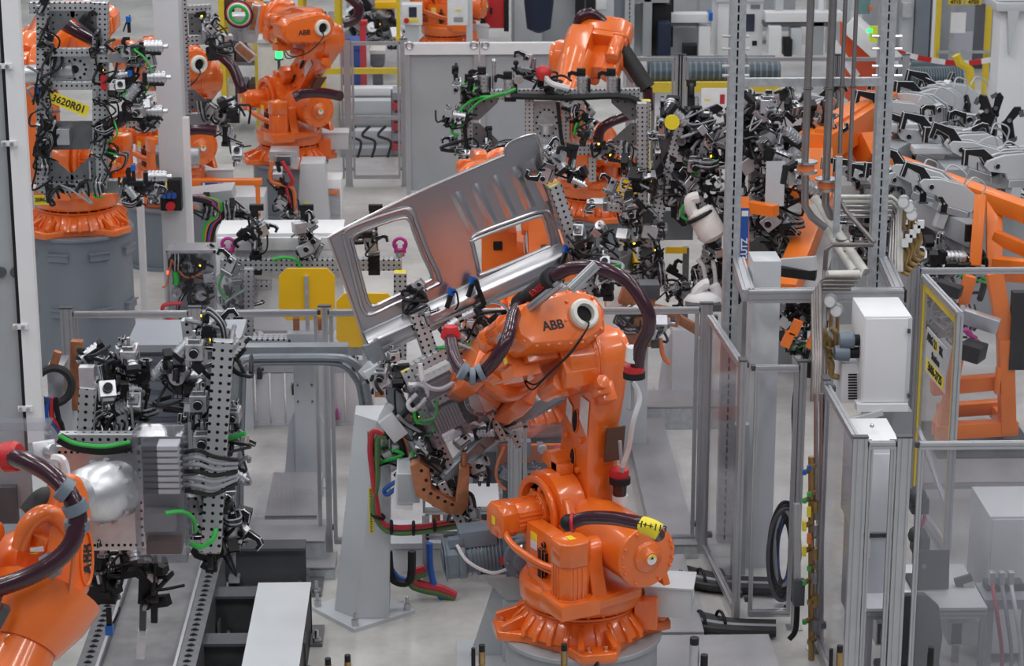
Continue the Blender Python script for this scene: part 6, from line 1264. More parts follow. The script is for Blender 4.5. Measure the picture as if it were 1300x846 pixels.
# cable coil and valve column inside the narrow bay
def coil():
    Y = 16.0; t = thing('cable_coil', 'thick hanging coil of black, blue and orange cables behind the narrow fence bay', 'cable coil', W(996, 700, Y)); r = random.Random(5)
    for i in range(22):
        c = W(995, 705, Y + r.uniform(-.06, .06)); a = .045 + .015 * (i % 5) + r.uniform(-.012, .012); b = .26 + .025 * (i % 5); P = [c + V((a * math.cos(2 * math.pi * k / 14), r.uniform(-.01, .01), b * math.sin(2 * math.pi * k / 14) + (.05 if i % 2 else 0))) for k in range(15)]
        M(('black', 'rubber', 'cable_grey', 'black', 'dgrey', 'cable_blue', 'black', 'rubber', 'cable_orange')[i % 9]).tube(P, .015, n=6, k=4).build('loop', t)
    for k in range(4): M(('black', 'cable_blue', 'cable_grey', 'black')[k]).tube([W(998, 770, Y), W(985, 790, Y - .1), W(960, 800, Y - .2), W(905, 796 + 3 * k, Y - .3)], .018, n=6).build('tail', t)
    M('black').tube([W(1008, 650, Y), W(1012, 600, Y), W(1010, 520, Y + .1), W(1016, 480, Y + .3)], .03, n=8).build('tail', t)
    for yy, lab in ((738, 'upper bundle of thick black cables lying inside the side fence'), (792, 'lower bundle of thick black cables lying beside the tread plate')):
        b = thing('cable_bundle', lab, 'cables', G(920, yy), 'black cable bundles')
        for k in range(5): M('rubber' if k != 2 else 'cable_grey').tube([G(868, yy - 16 + 4 * k, .04), G(895, yy - 9 + 4 * k, .05), G(930, yy - 2 + 3 * k, .05), G(985, yy + 3 * k, .05)], .032, n=8).build('cable', b)
        for x in (890, 915): p = G(x, yy, .05); M('black').torus(p, (1, .3, 0), .09, .012).build('cable_tie', b)
    v = thing('valve_column', 'tall brass valve column with coloured handles beside the post', 'valves', W(1030, 800, 15.1)); Yv = 15.05
    M('brass').tube([W(1030, 580, Yv), W(1030, 870, Yv)], .022, n=10).build('manifold_pipe', v); M('stainless').tube([W(1036, 500, Yv), W(1036, 660, Yv)], .016, n=10).build('feed_pipe', v); M('stainless').tube([W(1043, 500, Yv + .1), W(1043, 870, Yv + .1)], .016, n=10).build('feed_pipe', v); M('alu').profile(W(1012, 640, Yv), W(1012, 740, Yv), .045, .045).build('mount_rail', v)
    for i, y in enumerate((594, 600, 628, 636, 650, 668, 684, 700, 722, 740, 765, 790, 815)):
        p = W(1027 - (i % 2) * 6, y, Yv - .05); m = M(('sensor_blue', 'sensor_blue', 'cable_green', 'cable_green', 'sticker', 'sticker', 'cable_orange', 'sticker', 'cable_green', 'cable_green', 'brass', 'cable_green', 'brass')[i], 'brass'); m.box(p, (.025, .03, .07 if 4 <= i < 8 else .03)); m.cyl(p, p + V((.05, .05, 0)), .018, m='brass', n=8); m.build('valve_handle', v)
    for i in range(6): p = W(1034, 650 + 30 * i, Yv - .02); M('stainless' if i % 2 else 'brass').cyl(p, p + V((0, 0, .08)), .03, n=10).build('coupling', v)
    m = M('dgrey'); pbox(m, 1008, 738, 1022, 770, Yv - .05, .06); m.build('regulator', v, bevel=.006); cable(v, [W(1012, 770, Yv), W(1010, 800, Yv), W(1002, 812, Yv)], .02, 'black')
coil()
# desk with laptop behind the hazy bay
def desk():
    Y = 14.25; z = W(1200, 775, Y).z; x0, x1 = X(1100, 775, Y), X(1253, 775, Y); yb = Y + .75
    t = thing('workbench', 'aluminium workbench with white top carrying the laptop', 'workbench', ((x0 + x1) / 2, Y + .3, 0)); M('white').box(((x0 + x1) / 2, Y + .37, z + .01), (x1 - x0, .76, .02)).build('top', t)
    for y in (Y, yb): M('alu').profile((x0, y, z - .03), (x1, y, z - .03), .045, .045).build('rail', t)
    for x in (x0 + .02, x1 - .02):
        for y in (Y, yb): M('alu').profile((x, y, 0), (x, y, z - .05), .045, .045).build('leg', t)
    for k, (a, b) in enumerate(((1112, 1160), (1205, 1248))):
        u = tbox('drive_unit', ('white drive unit with wire-mesh vents under the bench, gate side', 'white drive unit with wire-mesh vents under the bench, beside the white floor cabinet')[k], 'drive unit', (a, 790, b, 820), Y + .12, .4, 'white', group='white units under the workbench'); m = M('dgrey'); pbox(m, a + 3 if k else a + 2, 793, a + 16, 818, Y + .11, .006); m.build('vent_mesh', u); 
    m = M('dgrey'); lp = thing('laptop', 'open dark laptop seen from behind on the workbench', 'laptop', W(1178, 762, Y + .25)); a, b = W(1156, 763, Y + .3), W(1202, 763, Y + .3); zb = z + .02; wd = b.x - a.x; cx = (a.x + b.x) / 2
    M('dgrey').box((cx, Y + .42, zb + .012), (wd, .24, .02)).build('keyboard_base', lp); q = M('dgrey', 'paper'); q.box((cx, Y + .28, zb + .15), (wd, .012, .27), rot=RX(-8)); q.build('screen_lid', lp, bevel=.004); p = V((cx - wd * .2, Y + .268, zb + .18)); M('paper').torus(p, (0, -1, .14), .010, .002, n=14, k=5).build('round_emblem', lp)
    k = thing('document_tray', 'white papers and small black device beside the laptop', 'papers', W(1117, 755, Y + .3)); M('paper').box(W(1115, 752, Y + .35), (.2, .25, .006)).build('papers', k); M('black').box(W(1117, 757, Y + .3), (.1, .12, .03), rot=RZ(15)).build('device', k)
    k = thing('tablet_box', 'dark open box of electronics leaning beside the laptop', 'device', W(1230, 765, Y + .3)); M('dgrey').box(W(1228, 754, Y + .35), (.12, .03, .26), rot=RY(-18)).build('case', k); M('cream').box(W(1233, 754, Y + .33), (.07, .02, .16), rot=RY(-18)).build('panel', k)
    c = tbox('floor_cabinet', 'white floor cabinet at the end of the workbench', 'cabinet', (1252, 656, 1340, 830), 14.95, .6, 'white', (('door', (1256, 660, 1336, 826), -.012, .012, 'white'),)); 
    s = thing('connector_stand', 'grey connector block with three hanging cables in front of the floor cabinet', 'connector block', W(1270, 765, 14.6)); m = M('mgrey'); pbox(m, 1250, 762, 1310, 774, 14.4, .3); m.build('shelf', s)
    for i in range(3): x = 1260 + 12 * i; m = M('cast_alu', 'black'); pbox(m, x - 3, 728, x + 4, 745, 14.5, .06); m.build('plug', s, bevel=.004); cable(s, [W(x, 744, 14.45), W(x + 6, 780, 14.3), W(x + 12, 830, 14.3), W(x + 10, 870, 14.3)], .014, ('hose_red', 'cable_grey', 'cable_white')[i])
    m = M('dgrey'); pbox(m, 1252, 742, 1300, 765, 14.55, .12); m.build('block', s, bevel=.01)
    for x in (1252, 1295): m = M('alu'); pbox(m, x, 774, x + 6, 900, 14.4, .05); m.build('leg', s)
    h = thing('office_chair', 'dark office chair with rounded back in front of the bench', 'chair', W(1186, 870, 13.3) * 1); b = W(1186, 846, 13.35); m = M('dgrey'); P = [(-.18, -.3), (.18, -.3), (.2, -.1), (.17, .1), (.08, .18), (-.08, .18), (-.17, .1), (-.2, -.1)]; zc = W(1186, 832, 13.4).z
    # placed behind the fence bay, before the bench
    m.prism(P, -.03, .03, frame((b.x, 14.08, zc - .06), (1, 0, 0), (0, .1, 1), (0, -1, .1)), inset=.01); h.location = (b.x, 14.12, 0); ROOTM[h.name] = MX.Translation((b.x, 14.12, 0)); m.build('backrest', h, bevel=.02); m = M('dgrey'); m.cyl((b.x, 14.12, .03), (b.x, 14.12, zc - .3), .03); m.build('gas_post', h); m = M('dgrey'); m.box((b.x, 14.16, zc - .42), (.42, .16, .06)); m.build('seat', h, bevel=.02)
    for i in range(5): d = V((math.cos(i * 1.257), math.sin(i * 1.257) * .4, 0)); M('dgrey').bar(V((b.x, 14.12, .06)), V((b.x, 14.12, .04)) + d * .28, .04, .03).build('foot', h)
    # plugs hanging in front of the far floor
    for k_, (x, y) in enumerate(((1170, 640), (1171, 690))):
        q = thing('hand_lamp', ('upper dark hanging plug box with red cable behind the hazy bay', 'lower dark hanging plug box with red cable behind the hazy bay')[k_], 'plug box', W(x, y, 15.27)); m = M('dgrey'); pbox(m, x - 12, y - 6, x + 10, y + 14, 15.26, .12); m.ball(W(x - 6, y - 10, 15.25), .07); m.build('housing', q, bevel=.01); cable(q, [W(x + 4, y + 14, 15.15), W(x + 2, y + 24, 15.15), W(x - 6, y + 34, 15.15)], .012, 'hose_red')
    st = thing('plug_stand', 'thin grey stand carrying the two plug boxes behind the hazy bay', 'stand', (X(1163, 700, 15.35), 15.35, 0)); M('alu').profile((X(1163, 700, 15.35), 15.35, 0), (X(1163, 700, 15.35), 15.35, W(1163, 615, 15.35).z), .045, .045).build('pole', st)
desk()
# sign door
def sign_door():
    a = V((X(1172, 352, 18.1), 18.05, 0)); b = V((X(1219, 392, 16.95), 16.95, 0)); t = thing('fence_door', 'open fence door with yellow border and station sign', 'door', (a + b) / 2); d = (b - a).normalized(); zv = V((0, 0, 1)); n = d.cross(zv)
    z0, z1 = .03, 1.94
    for p in (a, b): M('alu').profile(p + zv * z0, p + zv * z1, .05, .05, up=n).build('stile', t)
    for z in (z0, z1): M('alu').profile(a + zv * z, b + zv * z, .05, .05).build('rail', t)
    M('pane').bar(a + d * .03 + zv * 1.03, b - d * .03 + zv * 1.03, .006, 1.8).build('pane', t)
    for s in (-1,):
        o = n * (.012 * (1 if n.dot(CAMP - a) > 0 else -1)); L = (b - a).length
        for e in (.06, L - .06): M('fence_yellow').bar(a + o + d * e + zv * (z0 + .04), a + o + d * e + zv * (z1 - .04), .06, .004, up=n).build('yellow_border', t)
        M('fence_yellow').bar(a + o + d * .06 + zv * (z1 - .06), b + o - d * .06 + zv * (z1 - .06), .004, .06).build('yellow_border', t)
    nn = o.normalized(); c = a.lerp(b, .5) + zv * 1.42 + o * 1.4; x = d if d.cross(zv).dot(nn) < 0 else d
    x = zv.cross(nn) ; y = zv; 
    s = link('station_sign', M('lgrey', 'sticker').box((0, 0, 0), (.62, .36, .006)).box((0, -.115, .002), (.56, .10, .006), 'sticker').box((-.02, .11, .002), (.11, .10, .006), 'sticker').mesh('station_sign'), t, frame(c, x, y, nn))
    for tx, px_, py_, sz in (('ARG', -.19, .11, .095), ('21', -.02, .11, .095), ('SK', .15, .11, .095), ('Station', 0, .0, .085), ('3606-3725', 0, -.115, .10)): text(s, tx, sz, frame(c + x * px_ + y * py_ + nn * .007, x, y, nn))
    M('alu').bar(a + zv * .7, b + zv * .35, .03, .03).build('brace', t)
sign_door()
# ------------------------------------------------------------------ big orange fixture on the right
def fixture():
    t = thing('weld_fixture', 'big orange welding fixture with rows of grey and black clamps behind the sign door', 'fixture', G(1240, 560)); OB = 'fixture_orange'
    def ob(a, b, w, h, nm='orange_beam', mt=OB): return M(mt).bar(a, b, w, h).build(nm, t, bevel=.012)
    Y = 19.3; w = lambda x, y, d=0: W(x, y, Y + d)
    ob(w(1188, 548), w(1288, 542), .13, .13); ob(w(1190, 522, .8), w(1268, 516, .8), .12, .12); ob(w(1182, 492, .1), w(1272, 484, .1), .12, .13); ob(w(1279, 548), w(1276, 430), .13, .16); ob(w(1194, 560), w(1218, 440), .10, .11); ob(w(1286, 545), w(1262, 520, .9), .1, .12); ob(w(1278, 440), w(1262, 345), .12, .14); ob(w(1275, 440, .1), w(1330, 462, .1), .12, .16); ob(w(1190, 545, .05), w(1200, 520, .8), .1, .12); ob(w(1268, 466, -.05), w(1265, 500, -.05), .04, .08)
    M('dgrey').box(w(1240, 566, .4), (.9, 1.0, .14)).build('turntable', t, bevel=.01); m = M('black'); pbox(m, 1284, 372, 1330, 470, Y - .1, .1); m.build('smoked_cover', t)
    # tilted top frame
    ob(W(1128, 206, 22.0), W(1320, 276, 20.4), .18, .16); ob(W(1262, 250, 20.9), W(1262, 352, 20.4), .14, .14); ob(W(1245, 248, 20.0), W(1238, 338, 19.8), .10, .12); ob(W(1215, 405, 19.4), W(1232, 350, 19.4), .1, .1); ob(W(1262, 340, 20.3), W(1310, 345, 20.1), .14, .2); ob(W(1200, 295, 20.8), W(1215, 325, 20.8), .10, .2); ob(W(1262, 300, 20.6), W(1310, 320, 20.4), .1, .12)
    m = M('mgrey'); m.bar(W(1168, 265, 20.6), W(1240, 300, 20.1), .16, .2); m.build('grey_beam', t, bevel=.01); m = M('dark_steel'); P = [W(*p) for p in ((1128, 238, 21.2), (1250, 262, 20.6), (1242, 350, 20.4), (1150, 330, 21.0))]; m.add(P + [p + V((0, .05, 0)) for p in P], [(0, 1, 2, 3), (7, 6, 5, 4), (0, 4, 5, 1), (1, 5, 6, 2), (2, 6, 7, 3), (3, 7, 4, 0)]); m.build('back_plate', t); m = M('mgrey'); pbox(m, 1222, 300, 1240, 350, 20.15, .2); pbox(m, 1170, 308, 1200, 320, 20.2, .1); m.build('grey_post', t, bevel=.01); M('black').box(W(1236, 296, 19.98), (.15, .04, .15)).build('end_cap', t)
    put(t, 'lifting_eye', W(1229, 276, 20.3), 0, 0, 0, 1.6); put(t, 'lifting_eye', W(1240, 438, 18.9), 0, 60, 0, 1.6)
    R_ = random.Random(9)
    for x, y, Yk, s in ((1158, 228, 20.8, 1.1), (1182, 232, 20.6, 1.2), (1100, 215, 21.2, .9), (1125, 222, 21, 1.0), (1140, 232, 20.8, 1.0), (1208, 246, 20.3, 1.1)): put(t, 'fixture_clamp', W(x, y + 16, Yk), R_.choice([180, 200, 160]) + R_.uniform(-15, 15), R_.uniform(0, 25), 0, s); put(t, 'swing_clamp', W(x - 10, y + 24, Yk - .2), R_.choice([90, 180, 0]) + R_.uniform(-20, 20), R_.uniform(-30, 20), 0, s * .55)
    for x, y, Yk in ((1160, 250, 20.9), (1200, 262, 20.6)): m = M('white'); pbox(m, x, y - 18, x + 16, y + 10, Yk, .12); m.build('clamp_riser', t, bevel=.006)
    scatter(t, W(1180, 330, 20.0), W(1235, 345, 19.9), 12, .1, (.9, 1.3), None, 8, 111); scatter(t, W(1178, 360, 19.4), W(1225, 420, 19.3), 12, .1, (.9, 1.3), ['clamp', 'pivot_unit', 'junction_box', 'black_clamp'], 10, 112); m = M('black'); m.bar(W(1190, 362, 19.1), W(1220, 372, 19.0), .12, .1); m.bar(W(1222, 442, 18.8), W(1248, 450, 18.7), .2, .14); m.build('black_arm', t, bevel=.01); m = M('cast_alu'); m.bar(W(1222, 400, 19.0), W(1268, 415, 18.9), .12, .12); m.build('slide_unit', t, bevel=.01); scatter(t, W(1085, 260, 21), W(1130, 300, 20.8), 12, .12, (.9, 1.3), None, 8, 113); scatter(t, W(1130, 300, 20.9), W(1165, 330, 20.8), 6, .1, (.8, 1.2), None, 6, 114)
    for p0, p1, rr in ((W(1198, 290, 20.5), W(1222, 320, 20.3), .04),): cable(t, [p0, p0 + V((.15, 0, .05)), p1 + V((.05, 0, .1)), p1], .045, 'black')
    cable(t, [W(1232, 340, 20), W(1246, 320, 20), W(1250, 355, 20), W(1244, 380, 19.8)], .03, 'black')
    u = thing('weld_fixture', 'orange fixture frame farther back with grey clamp rows below the white column', 'fixture', G(1100, 330)); Y2 = 24.5
    def ob2(a, b, w_, h, nm='orange_beam', mt=OB): return M(mt).bar(a, b, w_, h).build(nm, u, bevel=.012)
    ob2(W(1034, 188, 23.6), W(1120, 132, 25.5), .35, .30); ob2(W(1040, 200, 23.6), W(1118, 150, 25.4), .12, .6); ob2(W(1102, 178, 24.4), W(1115, 205, 24.2), .3, .3); ob2(W(1118, 130, 25.5), W(1150, 150, 25.4), .3, .25); ob2(W(1044, 250, 22.0), W(996, 372, 20.6), .22, .2); ob2(W(1030, 252, 22.3), W(1000, 245, 22.4), .15, .12); ob2(W(1040, 190, 23.5), W(1040, 300, 23.2), .25, .25)
    m = M('mgrey'); m.bar(W(1060, 258, 22.1), W(1022, 372, 20.8), .3, .08); m.build('grey_panel', u); m = M('lgrey'); pbox(m, 1130, 158, 1184, 168, 24.0, .3); m.build('riser_plate', u, bevel=.01); m = M('lgrey'); pbox(m, 1160, 188, 1210, 196, 23.4, .2); m.build('riser_plate', u, bevel=.01); M('mgrey').bar(W(1128, 200, 23.8), W(1178, 172, 24.6), .2, .2).build('grey_beam', u, bevel=.01)
    for x, y, Yk, s in ((1150, 150, 25, 1.3), (1175, 142, 25.4, 1.4), (1196, 132, 25.8, 1.4), (1215, 128, 26, 1.4), (1185, 190, 24, 1.3), (1215, 186, 23.8, 1.4), (1245, 190, 23.5, 1.3), (1250, 208, 22.6, 1.3), (1276, 210, 22.6, 1.3), (1295, 216, 22.4, 1.3), (1010, 135, 26, 1.1), (1030, 150, 25.6, 1.1), (1000, 160, 25.4, 1.1)):
        put(u, 'fixture_clamp', W(x, y + 10, Yk), R_.choice([180, 195, 0, 165]) + R_.uniform(-15, 15), R_.uniform(0, 30), 0, s); put(u, 'swing_clamp', W(x + 14, y + 14, Yk - .2), R_.choice([180, 0, 90]) + R_.uniform(-25, 25), R_.uniform(-30, 20), 0, s * .55); put(u, R_.choice(['clamp', 'pivot_unit', 'gripper_cylinder']), W(x - 12, y + 4, Yk + .1), R_.uniform(0, 360), R_.uniform(-20, 40), 0, s * 1.1)
    for a, b, n, sd in (((985, 130), (1065, 165), 12, 121), ((975, 180), (1030, 200), 10, 122), ((1150, 160), (1260, 165), 14, 123), ((1190, 200), (1300, 235), 14, 124), ((1220, 170), (1290, 190), 8, 125)): scatter(u, W(*a, 24.2), W(*b, 23.8), n, .14, (1.0, 1.5), ['clamp', 'black_clamp', 'pivot_unit', 'swing_clamp', 'gripper_cylinder', 'junction_box'], 5, sd)
    for i, (r, Yk) in enumerate((((960, 150, 1060, 175), 26.0), ((985, 205, 1010, 250), 24.0), ((1130, 175, 1260, 190), 25.0), ((1200, 215, 1310, 240), 23.0))): m = M('lgrey' if i != 3 else 'mgrey'); pbox(m, *r, Yk, .5); m.build('base_plate', u, bevel=.01)
    m = M('mgrey'); b = W(1100, 260, 23); m.box((b.x, 24, .6), (1.6, 1.2, 1.2)); m.build('pedestal', u); m = M('mgrey'); b = W(1230, 240, 23.5); m.box((b.x, 24.2, .6), (1.4, 1.0, 1.2)); m.build('pedestal', u)
    lu = link('maker_plate', M('blue', 'paper').box((0, 0, 0), (.48, .075, .01)).box((.19, 0, .003), (.05, .06, .01), 'paper').mesh('maker_plate'), u, frame(W(945, 297, 20.7), V((0, 0, 1)), V((-1, 0, 0)), V((0, -1, 0)))); text(lu, 'LUTZ', .08, frame(W(945, 316, 20.69), V((0, 0, 1)), V((-1, 0, 0)), V((0, -1, 0))), 'paper')
    k = thing('weld_fixture', 'cluttered silver and black clamp fixture between the two slotted posts', 'fixture', G(985, 400)); 
    for a, b, n, sd in (((945, 170), (1010, 195), 14, 131), ((950, 210), (1010, 250), 16, 132), ((950, 260), (1000, 300), 16, 133), ((985, 300), (1010, 360), 12, 134), ((1000, 380), (1040, 400), 8, 135), ((1000, 420), (1035, 460), 12, 136), ((940, 130), (970, 160), 8, 137), ((1090, 300), (1115, 330), 8, 138)): scatter(k, W(*a, 21.5), W(*b, 21.2), n, .12, (.9, 1.4), None, 6, sd)
    m = M('dark_steel'); pbox(m, 952, 200, 1000, 340, 22.0, .2); m.build('back_plate', k); m = M('mgrey'); b = W(975, 340, 22); m.box((b.x, 22.1, b.z / 2), (.5, .4, b.z)); m.build('stand', k); m = M('lgrey'); pbox(m, 972, 205, 996, 262, 21.0, .01); m.build('paper_board', k)
    for x, y in ((996, 430), (1006, 415), (1028, 432)): M('fixture_orange').bar(W(x, y + 10, 20.5), W(x + 8, y - 8, 20.5), .06, .08).build('orange_lever', k)
    M('lgrey').bar(W(985, 338, 20.2), W(1036, 334, 20.0), .06, .12).build('arm', k); M('black').bar(W(988, 344, 20.1), W(1036, 350, 20.0), .08, .08).build('arm', k); M('fixture_orange').bar(W(950, 262, 21), W(985, 268, 20.8), .10, .1).build('orange_bar', k); M('fixture_orange').bar(W(945, 250, 21), W(945, 340, 20.8), .08, .08).build('orange_bar', k)
fixture()
# ------------------------------------------------------------------ background
BG = 'back fence bays'
def bfence(label, x0, x1, ytop, Y, pane='pane', posts=(1, 1), **k):
    return fence(label, (X(x0, ytop, Y), Y), (X(x1, ytop, Y), Y), W((x0 + x1) / 2, ytop, Y).z, posts=posts, pane=pane, group=BG, **k)
def solidfence(label, x0, x1, y0, Y):
    t = thing('screen_wall', label, 'screen', ((X(x0, 150, Y) + X(x1, 150, Y)) / 2, Y, 0), 'grey solid screens'); a, b = X(x0, 150, Y), X(x1, 150, Y); z1 = W(600, y0, Y).z
    M('mgrey').box(((a + b) / 2, Y, z1 / 2 - .06), (b - a - .1, .04, z1 - .12)).build('panel', t); M('white').box(((a + b) / 2, Y - .01, z1 - .07), (b - a, .12, .14)).build('top_rail', t)
    for x in (a + .03, b - .03): M('alu').profile((x, Y - .02, 0), (x, Y - .02, z1 - .14), .06, .08).build('post', t)
    M('lgrey').box(((a + b) / 2, Y - .03, .06), (b - a - .12, .06, .08)).build('kick_rail', t)
    for x in (a + .06, b - .06): M('steel').torus((x, Y - .08, z1 - .02), (0, 1, 0), .04, .014).build('lifting_eye', t)
solidfence('grey solid screen panel behind the rectangular frame tool, post side', 515, 608, 54, 29.3); solidfence('grey solid screen panel behind the rectangular frame tool, robot side', 610, 712, 54, 29.3)
bfence('back fence bay behind the robot by the signal lamp', 398, 440, 52, 30.0, posts=(1, 0)); bfence('back fence bay beside the grey solid screens', 440, 512, 52, 30.0, mid=.9); bfence('back fence bay with the blue roller bed behind it', 800, 862, 72, 28.3); bfence('back fence bay with the paper sheets hanging on it', 866, 938, 72, 28.3); bfence('back fence bay behind the left slotted post', 942, 1062, 72, 28.3); bfence('back fence bay behind the right slotted post', 1064, 1150, 72, 28.3)
def rail(label, x0, x1, y, Y, mt='fence_yellow', name='guard_rail'):
    t = thing(name, label, 'guard rail', (X(x0, y, Y), Y, 0), 'guard rails'); z = W((x0 + x1) / 2, y, Y).z; a, b = X(x0, y, Y), X(x1, y, Y); M(mt).box(((a + b) / 2, Y, z), (b - a, .06, .08)).build('rail', t)
    for x in (a + .05, b - .05): M(mt).box((x, Y, z / 2), (.08, .08, z)).build('post', t)
rail('yellow guard rail behind the robot by the signal lamp', 405, 512, 90, 32.0); rail('short yellow guard rail in front of the cream cabinet', 330, 372, 152, 31.0); rail('yellow guard rail in front of the roller bed', 818, 1000, 108, 29.6)
t = tbox('switch_cabinet', 'cream switch cabinet with the green signal lamp in front', 'cabinet', (328, 52, 372, 150), 32.5, .8, 'cream', (('door', (331, 60, 369, 148), -.02, .02, 'cream'), ('cap', (326, 50, 374, 55), -.06, .9, 'lgrey')))
t = tbox('switch_cabinet', 'cream switch cabinet with handle slots behind the leaning robot arm', 'cabinet', (374, 70, 432, 175), 33.0, .8, 'cream', (('door', (377, 78, 402, 172), -.02, .02, 'cream'), ('door', (404, 78, 430, 172), -.02, .02, 'cream')))
s = thing('signal_lamp', 'glowing green signal lamp on a thin pole', 'lamp', W(354, 95, 31.5)); M('dgrey').cyl((X(354, 80, 31.5), 31.5, 0), W(354, 76, 31.5), .02).build('pole', s); M('led_green').cyl(W(354, 75, 31.5), W(354, 61, 31.5), .045).build('lens', s); M('dgrey').cyl(W(354, 76, 31.5), W(354, 74, 31.5), .06).build('socket', s)
tbox('parts_bin', 'blue parts bin behind the yellow guard rail', 'bin', (430, 62, 462, 108), 34, .8, 'blue', legs='dark_steel', parts=(('rim', (428, 58, 464, 64), -.03, .9, 'blue'),)); tbox('pallet_box', 'brown and grey pallet box beside the blue bin', 'box', (470, 68, 488, 84), 34.2, .6, 'dark_steel', legs='dark_steel', parts=(('lid', (469, 64, 489, 69), -.02, .65, 'cream'),)); tbox('red_post', 'tall red post beside the blue bin', 'post', (457, 30, 465, 112), 33.6, .15, 'hose_red', (('cap', (456, 27, 466, 31), -.02, .2, 'red'),))
m = thing('machine_bed', 'long grey machine bed with shiny rolls behind the back fence bay', 'machine', W(470, 200, 33)); 
for i, (y0, y1, mt) in enumerate(((112, 122, 'white'), (128, 146, 'lgrey'), (150, 160, 'mgrey'), (166, 182, 'lgrey'), (188, 198, 'mgrey'))): q = M(mt); pbox(q, 432, y0, 512, y1, 33 - i * .3, .25); q.build('roll_bar', m, bevel=.02)
q = M('mgrey'); pbox(q, 432, 120, 512, 230, 33.4, .5); q.build('frame', m)
for x in (452, 470, 490): cable(m, [W(x, 160, 31), W(x - 10, 172, 31), W(x + 6, 180, 31), W(x + 2, 200, 31)], .02, 'black')
m = thing('shelf_stack', 'stack of red and grey trays beside the solid screens', 'trays', G(500, 240)); 
for i in range(6): q = M('hose_red' if i % 2 else 'cable_grey'); pbox(q, 498, 118 + i * 13, 512, 127 + i * 13, 31.2, .5); q.build('tray', m)
q = M('dark_steel'); pbox(q, 497, 115, 513, 250, 31.8, .1); q.build('rack', m)
# top row
tbox('work_table', 'white work table with sheets of paper and red boxes far behind', 'table', (326, 30, 378, 52), 38, .8, 'white', legs='lgrey', parts=(('red_box', (330, 36, 355, 52), -.3, .3, 'red'), ('paper_stack', (326, 12, 350, 20), .1, .02, 'teal'), ('dark_stack', (358, 38, 378, 52), -.3, .3, 'motor_grey')))
tbox('notice_board', 'white notice board far behind the leaning robot arm', 'board', (326, -10, 382, 28), 39, .06, 'white', (('green_sheet', (332, 2, 350, 16), -.01, .01, 'teal'),))
t = tbox('operator_panel', 'pale operator panel with dark screen and yellow emergency stop', 'panel box', (510, 6, 536, 32), 36, .3, 'white', legs='lgrey', parts=(('screen', (519, 9, 529, 22), -.01, .01, 'screen'), ('stop_plate', (513, 24, 532, 28), -.012, .012, 'sticker'), ('post', (520, 32, 526, 70), .1, .1, 'lgrey')))
p = W(516, 26, 35.98); M('red').cyl(p, p - V((0, .05, 0)), .04).build('stop_button', t)
tbox('yellow_post', 'yellow post beside the operator panel', 'post', (503, -20, 508, 52), 35, .1, 'fence_yellow', (('foot', (502, 48, 509, 52), -.03, .16, 'fence_yellow'),)); tbox('machine_block', 'blue-grey machine clutter left of the yellow post', 'machine', (440, -20, 500, 55), 38, 1, 'mgrey', (('hood', (476, 3, 504, 11), -.4, .3, 'yellow'), ('dark_face', (470, 14, 500, 50), -.03, .03, 'dgrey'), ('bright_face', (442, 10, 466, 40), -.03, .03, 'lgrey')))
m_ = thing('machine_wiring', 'tangle of wires and fittings on the machine left of the yellow post', 'fittings', W(485, 45, 37.5)); scatter(m_, W(450, 20, 37.6), W(500, 45, 37.6), 16, .2, (1.5, 2.2), None, 8, 151)
t = tbox('tool_cabinet', 'red tool cabinet with black frame far behind', 'cabinet', (616, -10, 640, 36), 40, .6, 'red', (('frame', (610, -10, 616, 40), -.05, .7, 'black'), ('frame', (640, -10, 646, 40), -.05, .7, 'black'), ('handle', (622, 10, 625, 18), -.06, .03, 'black')))
tbox('notice_sheet', 'white notice sheet hanging in front of the small far robot', 'notice', (568, -5, 594, 32), 37, .02, 'paper', (('text_line', (578, 12, 586, 14), -.01, .01, 'sticker'), ('text_line', (576, 22, 588, 28), -.01, .01, 'cable_grey'), ('board', (592, -8, 600, 60), .05, .1, 'lgrey')))
tbox('grey_locker', 'blue-grey locker right of the red tool cabinet', 'locker', (650, -20, 730, 56), 41, .6, 'mgrey', (('door', (653, -18, 688, 54), -.02, .02, 'lgrey'), ('door', (691, -18, 727, 54), -.02, .02, 'mgrey'))); 
c = thing('work_jacket', 'dark navy work jacket hanging before the locker', 'jacket', W(684, 38, 39.5)); M('navy').lathe([(-.02, .05), (.05, .2), (.5, .25), (.9, .2), (1.1, .1), (1.15, .0)], W(684, 40, 39.5), (0, 0, 1), 12).build('jacket', c)
tbox('black_pillar', 'black post before the pale wall cabinets', 'post', (731, -20, 756, 22), 40.5, .3, 'black', (('groove', (742, -20, 744, 22), -.01, .01, 'dgrey'),)); tbox('wall_cabinet', 'pale blue-grey wall cabinets far behind the raised hose sleeve', 'cabinet', (756, -20, 790, 60), 42, .6, 'mgrey', (('door', (758, -18, 788, 58), -.02, .02, 'lgrey'), ('notice', (757, 0, 770, 12), -.04, .02, 'paper')))
